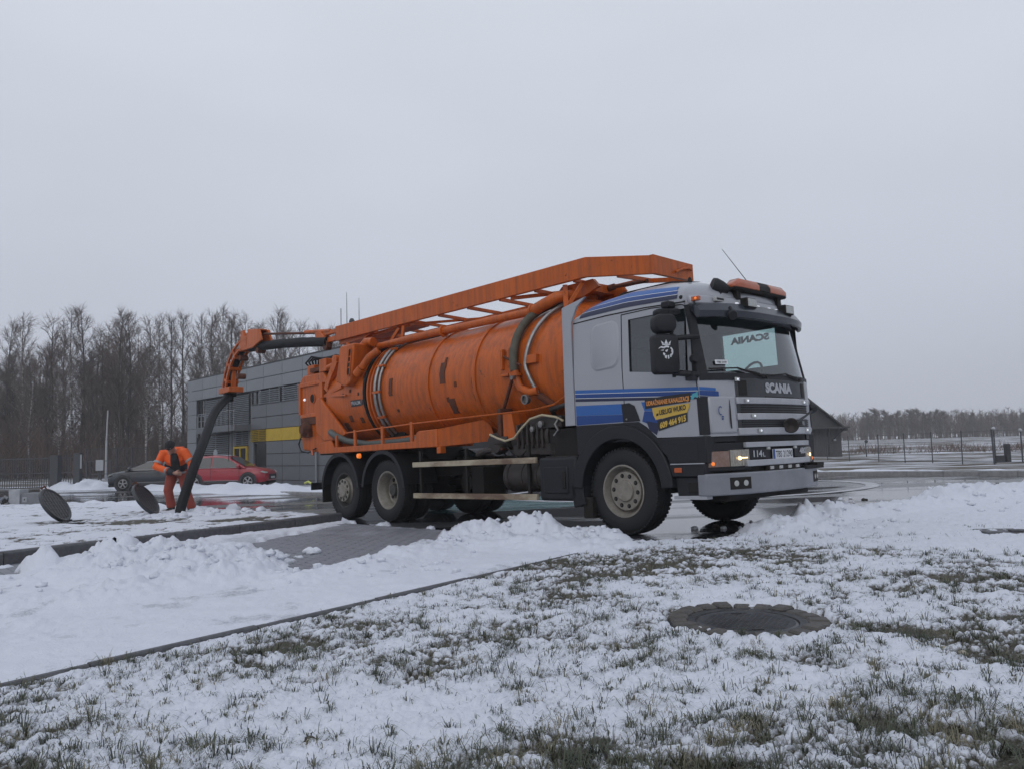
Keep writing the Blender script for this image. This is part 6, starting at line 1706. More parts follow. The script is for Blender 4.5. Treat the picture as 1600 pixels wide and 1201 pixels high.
# dark panel behind plate and grille gaps
fgrid(-.80, .80, .72, 1.14, -.045, M_BLK2, 'front_backing', nv=12, nw=3, thick=.12)
fgrid(-.70, .72, .985, 1.045, .012, M_SILVER2, 'lower_grille_bar', nv=12, thick=.05, bevel=.008)
fgrid(-.70, .72, .775, .845, .012, M_SILVER2, 'lower_grille_bar', nv=12, thick=.05, bevel=.008)
fgrid(-.69, -.26, .855, .975, -.012, M_BLK, 'emblem_panel', nv=6, thick=.02); fgrid(.30, .70, .855, .975, -.012, M_BLK, 'emblem_panel', nv=6, thick=.02)
def flet(txt, v, w, wd, h, m, off=.004, bold=.025, base=UF, parent=TR):
    lettering('lettering', txt, (0, 0, 0), (0, 1, 0), (0, 0, 1), wd, h, m, parent, bold=bold, fn=lambda a, b: (base(v + a, w + b) + off, v + a, w + b))
flet('114', -.585, .875, .155, .075, M_LETTER, -.003, .04); flet('L', -.415, .875, .045, .05, M_LETTER, -.003, .02); flet('480', .42, .885, .20, .075, M_LETTER, -.003, .04)
pb = part(MB().box(1.475, 1.487, -.225, .225, .84, .955), 'number_plate', M_PLATE, bevel=.004)
part(MB().box(1.4872, 1.4885, -.225, -.18, .842, .953), 'plate_band', M_BLUE2, pb)
flet('TBS 21290', -.165, .86, .375, .075, M_SIGNBLK, .0035, .012, base=lambda v, w: 1.485, parent=pb)
part(MB().box(1.47, 1.49, -.335, -.28, .955, .985), 'plate_lamp', M_LENS); part(MB().box(1.47, 1.49, .27, .325, .955, .985), 'plate_lamp', M_LENS)
lb = part(MB().box(1.45, 1.50, -.36, .36, .72, .77), 'lamp_strip', M_BLK2)
for v in (-.30, -.10, .10, .28): part(MB().box(1.50, 1.51, v - .035, v + .035, .73, .765), 'strip_lamp', M_LENS, lb)
part(MB().box(1.4, 1.52, .45, .9, .70, .74).box(1.35, 1.5, .78, .95, .735, .77), 'front_bracket', M_BLK2)
# upper grille: badge panel, bars, frame
GR_ = fgrid(-.79, .79, 1.145, 1.765, .008, mat('dark_grey_grille', (.030, .032, .037), .4, noise=.4, nscale=5), 'grille', nv=14, nw=4, thick=.05, smooth=30, bevel=.012)
for s, v0, v1 in ((-1, -.745, -.62), (1, .60, .70)):
    fgrid(v0, v1, 1.565, 1.735, .012, M_BLK2, 'grille_pocket', GR_, nv=4, thick=.006, bevel=.02)
part(MB().box(UF(0, 1.62) + .006, UF(0, 1.62) + .014, -.30, .33, 1.55, 1.56), 'badge_ridge', M_BLK, GR_)
flet('SCANIA', -.285, 1.60, .60, .118, M_LETTER, .014, .062, parent=GR_)
for w0, w1, nm in ((1.47, 1.545, 'grille_bar'), (1.292, 1.368, 'grille_bar'), (1.125, 1.205, 'grille_bar')):
    fgrid(-.80, .84, w0, w1, .028, M_SILVER2, nm, GR_, nv=14, thick=.05, bevel=.01)
for w0, w1 in ((1.362, 1.475), (1.20, 1.305)):
    mb = MB()
    for k in range(4):
        w = w0 + (w1 - w0) * (k + .5) / 4
        for v in np.linspace(-.74, .74, 9)[:-1]: mb.bar((UF(v, w) + .016, v, w), (UF(v + .185, w) + .016, v + .185, w), .012, .007)
    part(mb, 'grille_mesh', M_BLK2, GR_)
fgrid(.755, .90, 1.125, 1.77, .022, M_SILVER2, 'grille_frame', GR_, nv=5, nw=3, thick=.09, smooth=40, bevel=.02)
part(MB().box(UF(.55, 1.25) + .012, UF(.55, 1.25) + .022, .46, .64, 1.205, 1.30), 'engine_badge', M_SIGNBLK, GR_); flet('V8', .50, 1.225, .10, .055, M_LETTER, .026, .02, parent=GR_)
for v, w in ((-.785, 1.74), (-.66, 1.505), (-.57, 1.335), (-.48, 1.168), (.60, 1.505), (.62, 1.168)):
    part(MB().box(UF(v, w) + .03, UF(v, w) + .042, v - .045, v + .045, w - .022, w + .022), 'grille_lamp', M_LENS, GR_, bevel=.004); part(MB().lathe([(0, 0), (.012, .0), (.008, .008), (0, .01)], (UF(v, w) + .042, v, w), (1, 0, 0), 10), 'grille_lamp_bulb', M_LED, GR_)
# corner deflectors with their dark slots
for s in (-1, 1):
    a, c = (-1.13, -.815) if s < 0 else (.92, 1.13)
    CD = fgrid(a, c, 1.15, 1.56, .022, M_SILVER, 'corner_deflector', nv=10, nw=4, thick=.06, smooth=40, bevel=.02)
    a, c = (-1.205, -1.135) if s < 0 else (1.135, 1.205)
    fgrid(a, c, 1.14, 1.55, .014, M_BLK, 'deflector_gap', CD, nv=4, nw=3, thick=.05)
    v = -.90 * -s if s > 0 else -.90
    sp_ = MB()
    for k in range(6):
        w = 1.20 + .32 * k / 6; wn_ = 1.20 + .32 * (k + 1) / 6; bb_ = [.010, .018, .020, .018, .014, .008, .002]
        sp_.add([(UF(v, w) + .026, v - bb_[k], w), (UF(v, w) + .026, v + bb_[k], w), (UF(v, wn_) + .026, v + bb_[k + 1], wn_), (UF(v, wn_) + .026, v - bb_[k + 1], wn_)], [(0, 1, 2, 3)])
    part(sp_, 'deflector_slot', M_BLK2, CD)
    if s < 0:
        em = MB()
        for k in range(14):
            a0, a1 = 5.2 * k / 14, 5.2 * (k + 1) / 14; f_ = lambda q: Vector((UF(-1.02, 1.38) + .030, -1.02 + .035 * math.cos(q), 1.40 + .045 * math.sin(q))); em.bar(f_(a0), f_(a1), .008, .004, (1, 0, 0))
        for z_ in (1.30, 1.325): em.box(UF(-1.0, 1.3) + .024, UF(-1.0, 1.3) + .03, -1.01, -.955, z_, z_ + .016)
        part(em, 'blue_emblem', M_BLUE2, CD)
fgrid(-1.19, -.79, 1.06, 1.145, -.03, M_BLK, 'lower_corner_trim', nv=8, thick=.08); fgrid(.79, 1.19, 1.06, 1.145, -.03, M_BLK, 'lower_corner_trim', nv=8, thick=.08)
part(MB().box(.9, 1.3, -.9, .9, .40, .48).box(.9, 1.25, -.8, .8, .40, .7), 'front_crossmember', M_BLK2, bevel=.02)
# horn-shaped trumpet on a stalk at the far front corner
part(MB().tube([(1.38, 1.0, 1.42), (1.50, .5, 1.31), (1.57, .16, 1.23)], .014, 8).lathe([(0, 0), (.05, .005), (.062, .04), (.055, .09), (.0, .1)], (1.34, .98, 1.43), (.3, .8, .2), 16), 'mirror_stalk', M_BLK, smooth=50)
part(MB().lathe([(.02, -.16), (.03, -.10), (.055, -.05), (.085, -.01), (.09, .0), (.08, .006), (.05, -.03), (0, -.06)], (1.57, .08, 1.22), (.62, -.75, -.1), 24), 'round_front_mirror', M_GRIME, smooth=50)

# ---- sun visor, roof lamps, light bar
vz = MB(); V_ = np.linspace(-1.13, 1.13, 25); rows = []
def UV(v): return UF(v, 2.5) + .155 - .05 * (abs(v) / 1.13) ** 4
for v in V_:
    e_ = (abs(v) / 1.13) ** 6
    rows.append([Vector((UF(v, 2.62) - .02, v, 2.635 - .02 * e_)), Vector((UV(v) - .055 + .02 * e_, v, 2.615 - .03 * e_)), Vector((UV(v) + .012, v, 2.52)), Vector((UV(v), v, 2.45)), Vector((UV(v) - .03, v, 2.445)), Vector((UF(v, 2.5) + .0, v, 2.53))])
m_ = len(rows[0]); vs = [p for r_ in rows for p in r_]
fs = [(i * m_ + j, i * m_ + (j + 1) % m_, (i + 1) * m_ + (j + 1) % m_, (i + 1) * m_ + j) for i in range(len(rows) - 1) for j in range(m_)] + [tuple(range(m_)), tuple(range(len(vs) - 1, len(vs) - m_ - 1, -1))]
VZ = part(vz.add(vs, fs), 'sun_visor', mat('smoked_visor', (.030, .034, .045), .22, spec=.6), smooth=35)
part(MB().lathe([(0, -.03), (.05, -.028), (.062, .0), (.05, .02), (0, .024)], (1.44, -.80, 2.46), (.8, -.5, -.35), 18).tube([(1.40, -.78, 2.56), (1.44, -.80, 2.46)], .02, 6), 'visor_mirror', M_BLK, smooth=50)
# silver header above the visor
fgrid(-1.12, 1.12, 2.61, 2.72, .03, M_SILVER, 'roof_header', CAB, nv=24, nw=3, thick=.14, base=lambda v, w: UF(v, 2.6) - .25 * (w - 2.6), smooth=40, bevel=.02)
for v in (-.43, .43):
    u = UV(v) - .05
    sl_ = part(MB().box(u - .05, u + .045, v - .105, v + .105, 2.575, 2.69), 'spot_lamp', M_BLK2, bevel=.012); part(MB().box(u + .045, u + .052, v - .088, v + .088, 2.588, 2.678), 'lamp_lens', M_LENS, sl_)
for v in (-.52, -.1, .15, .32, .74, .95):
    u = UF(v, 2.6) + .035; part(MB().box(u - .01, u + .012, v - .02, v + .02, 2.625, 2.648), 'roof_position_lamp', M_LED)
part(MB().box(UF(-.78, 2.6) + .0, UF(-.78, 2.6) + .036, -.87, -.69, 2.645, 2.70), 'roof_plate', M_LENS, bevel=.004); part(MB().box(UF(-.78, 2.6) + .0365, UF(-.78, 2.6) + .038, -.85, -.71, 2.662, 2.685), 'roof_plate_face', M_BLK, )
part(MB().box(1.14, 1.24, -1.145, -1.10, 2.635, 2.685), 'roof_side_lamp', M_AMBER, bevel=.006); part(MB().lathe([(0, 0), (.016, 0), (.01, .012), (0, .014)], (1.20, -1.146, 2.66), (.2, -1, 0), 10), 'side_lamp_bulb', M_AMBERLIT)
part(MB().lathe([(0, 0), (.025, 0), (.02, .02), (0, .022)], (1.02, -1.155, 2.70), (0, -1, .2), 10), 'roof_plug', M_BLK2)
# light bar: frame, feet, lenses
LBX, LBW = 1.28, 2.86
lbar = part(MB().prism([(LBX - .08, 2.80), (LBX + .08, 2.80), (LBX + .10, 2.83), (LBX - .10, 2.83)], -.58, .57, 1), 'light_bar', M_BLK2, bevel=.01)
lens = [(LBX - .10, 2.832), (LBX + .10, 2.832), (LBX + .10, 2.89), (LBX + .06, 2.945), (LBX - .06, 2.945), (LBX - .10, 2.89)]
M_BEACON = mat('amber_beacon_dome', (.40, .095, .035), .12, noise=.5, nscale=9, col2=(.22, .045, .02), spec=.6)
def beacon(v0, v1, taper):
    mb = MB(); vs = []
    for v, k in ((v0, taper if v0 < 0 else 0), (v0 + .12 if v0 < 0 else v0, 0), (v1 - .06 if v1 > .4 else v1, 0), (v1, 0 if v1 < .4 else .2)):
        for x, z in lens: vs.append((LBX + (x - LBX) * (1 - .35 * k), v, 2.832 + (z - 2.832) * (1 - k)))
    n = 6
    mb.add(vs, [(i * n + j, i * n + (j + 1) % n, (i + 1) * n + (j + 1) % n, (i + 1) * n + j) for i in range(3) for j in range(n)] + [tuple(range(n)), tuple(range(4 * n - 1, 3 * n - 1, -1))])
    return part(mb, 'amber_lens', M_BEACON, lbar, bevel=.008)
beacon(-.58, -.07, .7); beacon(.18, .57, 0)
part(MB().prism(lens, -.07, .18, 1), 'light_bar_middle', M_BLK2, lbar, bevel=.006)
part(MB().box(LBX - .05, LBX + .05, -.50, -.42, 2.70, 2.80), 'light_bar_foot', M_BLK2, lbar); part(MB().box(LBX - .05, LBX + .05, .42, .50, 2.66, 2.80), 'light_bar_foot', M_BLK2, lbar)
part(MB().lathe([(0, -.1), (.05, -.1), (.08, -.02), (.095, .06), (.085, .10), (0, .11)], (1.20, -.64, 2.84), (-.45, -.6, .25), 20).box(1.1, 1.24, -.70, -.58, 2.74, 2.84), 'roof_loudspeaker', M_BLK, smooth=40)
part(MB().tube([(1.16, .18, 2.80), (1.14, .16, 2.95), (1.05, -.30, 3.38)], [.008, .006, .003], 6), 'whip_aerial', M_BLK2)
part(MB().lathe([(0, 0), (.03, 0), (.02, .05), (0, .07)], (.85, -.72, 2.96), (0, 0, 1), 8), 'roof_stub', M_BLK2)
part(MB().box(-.3, .5, -.15, .2, 3.02, 3.08).prism([(-.5, 2.98), (.6, 3.02), (.9, 2.975), (.5, 3.06), (-.3, 3.06)], -.6, -.55, 1), 'roof_hatch', M_BLK2, bevel=.02)

# ---- mirrors with the crowned griffin
MC = Vector((.97, -1.45, 2.04))
mk = MB()
def mbox(c, w, h, d, name, rr=.05, parent=TR):
    pts = rrect(-w / 2, w / 2, -h / 2, h / 2, rr); mb = MB(); n = len(pts); a = math.radians(28)
    X_ = Vector((-math.sin(a) * 0 + .0, 1, 0)); X_ = Vector((math.sin(a), math.cos(a), 0)); N_ = Vector((math.cos(a), -math.sin(a), 0))
    rings = [(-d / 2, 1.0), (d * .2, 1.0), (d * .42, .93), (d / 2, .8)]
    vs = [c + X_ * p[0] * s_ + Vector((0, 0, p[1] * s_)) + N_ * o for o, s_ in rings for p in pts]
    fs = [tuple(range(n)), tuple(range(len(vs) - 1, len(vs) - n - 1, -1))] + [(i * n + k, i * n + (k + 1) % n, (i + 1) * n + (k + 1) % n, (i + 1) * n + k) for i in range(3) for k in range(n)]
    return part(mb.add(vs, fs), name, M_BLK, parent, smooth=40), X_, N_
MM, MX, MN = mbox(MC, .30, .44, .13, 'door_mirror')
MU, _, _ = mbox(MC + Vector((-.01, .02, .345)), .26, .21, .15, 'wide_angle_mirror', .08)
mbox(MC + Vector((-.06, .16, .49)), .30, .085, .12, 'kerb_mirror', .04)
ar = MB().tube([MC + Vector((0, .1, .18)), (1.20, -1.24, 2.22), (1.225, -1.17, 2.22)], .03, 8).tube([MC + Vector((0, .12, -.2)), (1.16, -1.27, 1.81), (1.20, -1.19, 1.80)], .035, 8).tube([MC + Vector((.0, .14, .5)), MC + Vector((0, .14, -.25))], .022, 8)
ar.box(1.10, 1.2, -1.29, -1.2, 1.74, 1.83).tube([(1.16, -1.2, 1.98), (1.25, -1.27, 1.98)], .05, 10)
part(ar, 'mirror_arm', M_BLK, smooth=50)
part(MB().box(.85, .97, -1.33, -1.2, 2.58, 2.66), 'kerb_mirror_foot', M_BLK, bevel=.02)
# emblem: crown, beaked head and curly mane
def emb(name, polys):
    mb = MB()
    for poly in polys:
        vs = [MC + MX * (p[0] * .17 - .012) + Vector((0, 0, p[1] * .17 + .03)) + MN * .0665 for p in poly]
        mb.add(vs, [tuple(range(len(vs)))])
    part(mb, name, M_WHITE, MM)
def ringp(cx, cy, r0, r1, a0, a1, n=8):
    return [(cx + r1 * math.cos(math.radians(a0 + (a1 - a0) * k / n)), cy + r1 * math.sin(math.radians(a0 + (a1 - a0) * k / n))) for k in range(n + 1)] + [(cx + r0 * math.cos(math.radians(a1 + (a0 - a1) * k / n)), cy + r0 * math.sin(math.radians(a1 + (a0 - a1) * k / n))) for k in range(n + 1)]
crown = [[(-.28, .36), (.26, .36), (.28, .42), (-.30, .42)], [(-.30, .44), (-.36, .66), (-.2, .52), (-.16, .44)], [(-.14, .44), (0, .74), (.12, .44)], [(.14, .44), (.18, .52), (.34, .66), (.28, .44)]]
head_ = [[(-.58, .12), (-.4, .20), (-.15, .14), (-.12, .24), (-.36, .30), (-.5, .22)], [(-.44, .02), (-.2, .08), (-.22, .0)], ringp(.02, -.02, .24, .36, 60, 140), ringp(.10, -.05, .26, .36, -70, 55), [(-.1, .02), (.1, .1), (.06, -.02), (-.04, -.1)]]
mane = [[(-.22, -.1), (-.1, -.2), (-.18, -.34), (-.28, -.2)], [(-.12, -.28), (0, -.3), (-.04, -.52), (-.16, -.44)], [(.04, -.3), (.14, -.28), (.16, -.5), (.06, -.54)], [(.2, -.26), (.3, -.18), (.32, -.4), (.22, -.42)], [(.3, .0), (.46, .06), (.44, -.16), (.34, -.12)]]
emb('griffin_emblem', crown + head_ + mane)
# ================================================================== smaller things
M_IRON = mat('wet_cast_iron', (.020, .022, .027), .28, noise=.7, nscale=9, col2=(.045, .046, .05), bump=.25, bscale=45, spec=.6)
M_SETT = mat('brown_grey_sett', (.050, .046, .043), .5, noise=.9, nscale=16, col2=(.10, .09, .078), bump=.5, bscale=40)
M_HOLE = mat('dark_shaft', (.008, .008, .009), .9)

def manhole():
    x, y = 1.25, 4.36; z = h1(x, y)
    t = thing('manhole', 'round iron manhole lid in a ring of stone setts in the snowy grass', 'manhole', (x, y, z))
    R0, R1, n = .315, .425, 21; r = random.Random(4)
    for k in range(n):
        a0, a1 = 2 * math.pi * k / n + .030, 2 * math.pi * (k + 1) / n - .030
        zt = .054 + r.uniform(-.006, .006); ro = R1 + r.uniform(-.012, .016); ri = R0 + r.uniform(0, .008)
        mb = MB(); vs = []
        for z_, e_ in ((-.1, 0), (zt - .012, 0), (zt, .010)):
            for a, q in ((a0, ri + e_), (a0, ro - e_), (a1, ro - e_), (a1, ri + e_)):
                da = (.5 - (a == a1)) * 2 * e_ / .37; vs.append((q * math.cos(a + da), q * math.sin(a + da), z_))
        fs = [(3, 2, 1, 0), (8, 9, 10, 11)] + [(i * 4 + j, i * 4 + (j + 1) % 4, i * 4 + 4 + (j + 1) % 4, i * 4 + 4 + j) for i in range(2) for j in range(4)]
        mb.add(vs, fs).build('sett', M_SETT, t)
    lid = MB().lathe([(0, .034), (.24, .034), (.255, .037), (.27, .031), (.272, .026), (.276, .039), (.318, .041), (.322, -.1)], (0, 0, 0), (0, 0, 1), 48)
    L = lid.build('lid', M_IRON, t, smooth=30)
    st = MB()
    for i in range(-7, 8):
        for j in range(-7, 8):
            px_, py_ = i * .033 + (j % 2) * .016, j * .03
            if math.hypot(px_, py_) < .225: st.box(px_ - .011, px_ + .011, py_ - .007, py_ + .007, .033, .0355)
    st.build('lid_stud', M_IRON, t, kind='stuff')
    MB().box(-.03, .03, .19, .21, .0345, .037).box(-.03, .03, -.21, -.19, .0345, .037).build('lift_slot', M_HOLE, t)
    # snow caught between the setts and on the rim
    sn_ = MB(); 
    for (a, q, s_) in ((-1.55, .44, .05), (-1.25, .445, .045), (-1.0, .445, .03), (-.72, .45, .045), (-2.5, .36, .035), (-2.15, .335, .03), (-2.9, .34, .02), (1.2, .35, .018), (-.4, .445, .03)):
        bm = bmesh.new(); bmesh.ops.create_icosphere(bm, subdivisions=2, radius=s_)
        sn_.add([(q * math.cos(a) + v.co.x * 1.15, q * math.sin(a) + v.co.y * .8, (.015 if q > .43 else .046) + v.co.z * (.9 if q > .43 else .4) * (1 + .4 * math.sin(v.co.x * 90 + a))) for v in bm.verts], [tuple(v.index for v in f.verts) for f in bm.faces]); bm.free()
    sn_.build('snow_crumb', M_SNOWP, t, smooth=80, kind='stuff')
manhole()

def open_cover(x, y, px_tilt, label, hole=True, dia=.74, tone=0, hx=.0):
    z = h1(x, y) + .13
    t = thing('manhole_cover', label, 'manhole cover', (x, y, z), 0, 'hinged covers standing open on the island')
    # disc hinged at its lower edge: axis L up the slope, normal N
    L = Vector((-.57, .04, .82)).normalized(); N = Vector((.82, .02, .57)); N = (N - L * N.dot(L)).normalized()
    c = L * (dia / 2 + .02); r = dia / 2
    d = MB().lathe([(0, -.018), (r * .86, -.018), (r * .9, -.03), (r * .97, -.032), (r, -.02), (r, .03), (r * .97, .04), (r * .9, .036), (r * .86, .02), (0, .02)], c, N, 40)
    d.build('cover_plate', M_IRON, t, smooth=30)
    X_ = N.cross(L)
    rb = MB()
    for k in range(-3, 4):
        q = math.sqrt(max(0, (r * .84) ** 2 - (k * r * .24) ** 2)); o = c + X_ * k * r * .24 + N * .021
        rb.bar(o - L * q, o + L * q, .012, .010, N)
    for k in range(-3, 4):
        q = math.sqrt(max(0, (r * .84) ** 2 - (k * r * .24) ** 2)); o = c + L * k * r * .24 + N * .021
        rb.bar(o - X_ * q, o + X_ * q, .010, .008, N)
    rb.build('cover_rib', M_IRON, t, kind='stuff')
    MB().tube([c + L * (r - .03) + N * .03, c + L * (r + .05) + N * .03, c + L * (r + .05) - N * .05], .018, 6).tube([c + L * r + X_ * .08, c + L * (r + .04) + X_ * .08], .016, 6).build('lifting_lug', M_RUST, t)
    MB().box(-.05, .06, -.1, .1, -.03, .05).build('hinge', M_IRON, t)
    q = .39
    MB().lathe([(r * .93, -.12), (r * .93, .03), (r * 1.12, .035), (r * 1.13, -.12)], (q + .02, 0, -.01), (0, 0, 1), 36).build('frame_ring', M_IRON, t, smooth=30)
    MB().lathe([(0, -.045), (r * .94, -.045)], (q + .02, 0, .045), (0, 0, 1), 36).build('shaft_opening', M_HOLE, t)
open_cover(-7.33, 16.05, 0, 'open iron manhole cover leaning beside the worker and the hose')
open_cover(-8.42, 14.75, 0, 'open iron manhole cover leaning alone, farther left from the worker')

# grey pump box lying on the road edge at the far left
def pump_box():
    x, y = -15.35, 24.75; z = h1(x, y)
    t = thing('pump_unit', 'pale grey square pump box with a round dark motor at the left road edge', 'pump', (x, y, z), -.1)
    m1, m2 = mat('pale_grey_casing', (.34, .35, .37), .5, noise=.5, nscale=4), mat('mid_grey_casing', (.17, .175, .19), .5, noise=.4, nscale=4)
    MB().box(-.05, .72, -.25, .25, .0, .50).build('casing', m2, t, bevel=.02)
    MB().prism([(-.42, .0), (-.05, .0), (-.05, .62), (-.12, .62), (-.18, .58), (-.28, .58), (-.34, .63), (-.42, .62)], -.3, .1, 1).build('end_plate', m1, t, bevel=.012)
    MB().box(.02, .16, -.262, -.25, .22, .38).build('label_plate', m1, t); MB().box(.07, .11, -.268, -.262, .28, .33).build('label_mark', M_SIGNBLK, t)
    MB().lathe([(0, -.2), (.15, -.18), (.18, 0), (.15, .18), (0, .2)], (-.55, -.1, .19), (0, 1, 0), 20).build('motor', M_BLK2, t, smooth=40)
    MB().tube([(-.66, -.2, .1), (-.68, -.26, .3), (-.55, -.28, .4), (-.42, -.3, .34)], .05, 8).tube([(-.6, -.3, .0), (-.5, -.32, .16), (-.38, -.32, .2)], .045, 8).build('pipe_bend', mat('worn_pipe', (.16, .16, .17), .4, metal=.4), t, smooth=60)
    MB().box(-.9, 1.1, -.5, .4, -.1, .02).build('footing', M_CONC_DARK, t)
pump_box()

# dark drain slab at the right edge with a clod of earth on it
def drain():
    x, y = 5.05, 7.85; z = h1(x, y)
    t = thing('drain_slab', 'dark wet concrete drain slab at the right edge of the snow', 'drain', (x, y, z), -.12)
    MB().box(-.42, 1.3, -.18, .16, -.1, .055).build('slab', M_CONC_DARK, t, bevel=.012)
    MB().box(-.2, 1.28, -.172, -.10, .056, .075).build('slab_lip', M_CONC_DARK, t, bevel=.006)
drain()
def clods(name, label, cat, x, y, n, s, spread, m, zo=0.0, seed=1, group=None, flat=.8):
    r = random.Random(seed)
    mb = MB()
    for k in range(n):
        px_, py_, q = x + r.gauss(0, spread), y + r.gauss(0, spread * .6), s * r.uniform(.5, 1.1)
        bm = bmesh.new(); bmesh.ops.create_icosphere(bm, subdivisions=2, radius=q); o = r.random() * 9
        mb.add([(px_ + v.co.x * (1 + .25 * math.sin(v.co.y * 60 + o)), py_ + v.co.y * (1 + .25 * math.sin(v.co.z * 50 + o)), h1(px_, py_) + zo + q * .35 * flat + v.co.z * flat * (1 + .25 * math.sin(v.co.x * 55 + o))) for v in bm.verts], [tuple(v.index for v in f.verts) for f in bm.faces]); bm.free()
    return mb.build(name, m, None, smooth=60, label=label, cat=cat, group=group)
M_EARTH = mat('dark_earth', (.032, .025, .021), .9, noise=.8, nscale=14, col2=(.06, .048, .038))
clods('earth_clod', 'lumpy clod of dark earth on the drain slab at the right edge', 'earth clod', 5.55, 7.92, 12, .06, .09, M_EARTH, .06, 3)
M_STONE = mat('pale_pebble', (.38, .34, .28), .8, noise=.6, nscale=9, col2=(.27, .23, .18))
for i, (x, y, q, lb_) in enumerate(((1.83, 3.72, .034, 'largest pale stone in the brown patch right of the manhole'), (1.875, 3.66, .024, 'rounded pale stone right of the largest one near the manhole'), (1.93, 3.62, .022, 'small pale stone near the grass right of the manhole'), (1.97, 3.55, .018, 'smallest pale stone at the right end of the row by the manhole'))):
    bm = bmesh.new(); bmesh.ops.create_icosphere(bm, subdivisions=2, radius=q)
    MB().add([(x + v.co.x * 1.2, y + v.co.y, h1(x, y) + .03 + v.co.z * .75 + .1 * q * math.sin(v.co.x * 80 + i)) for v in bm.verts], [tuple(v.index for v in f.verts) for f in bm.faces]).build('stone', M_STONE, None, smooth=80, label=lb_, cat='stone', group='pale stones by the manhole'); bm.free()
clods('mole_hill', 'low brown heap of earth right of the manhole', 'earth heap', 1.76, 3.78, 16, .03, .07, mat('brown_earth', (.075, .048, .032), .9, noise=.8, nscale=14), .008, 6, None, .5)
clods('mole_hill', 'dark brown earth mound at the bottom edge of the photo', 'earth heap', -.60, 2.73, 60, .04, .11, M_EARTH, .012, 8, None, .35)
clods('snow_clod', 'white snow lump in front of the earth mound at the bottom edge', 'snow lump', -.70, 2.64, 9, .045, .05, M_SNOWP, .0, 21)
for i, (x, y) in enumerate(((-.70, 2.66), (-.60, 2.62))):
    pass
clods('asphalt_clod', 'small dark clod lying on the wet road right of the truck', 'clod', 6.05, 13.6, 2, .035, .02, M_EARTH, .0, 12)
clods('slush_clod', 'dirty slush clod on the wet road between the front wheels of the truck', 'clod', 2.55, 10.0, 6, .03, .07, M_EARTH, .0, 13)
clods('snow_clod', 'lone snow clod lying on the cleared pavers', 'snow clod', -2.30, 8.72, 5, .055, .07, M_SNOWP, .03, 14)
clods('snow_boulder', 'rounded snow lump beside the wet road right of the worker', 'snow clod', -6.25, 17.4, 2, .16, .12, M_SNOWP, .05, 15)
clods('snow_boulder', 'pile of snow lumps at the foot of the hose and the worker', 'snow clod', -6.55, 16.35, 8, .13, .2, M_SNOWP, .1, 16)
tag(MB().tube([(-7.75, 29.0, h1(-8, 29) + .38), (-7.6, 28.9, h1(-8, 29) + .44), (-7.45, 28.8, h1(-8, 29) + .36), (-7.35, 28.7, h1(-8, 29) + .28)], .04, 8).build('warning_hose', mat('hi_vis_yellow', (.5, .55, .12), .5), None, smooth=70), 'short yellow green hose piece on the snow bank by the rear wheel', 'hose')

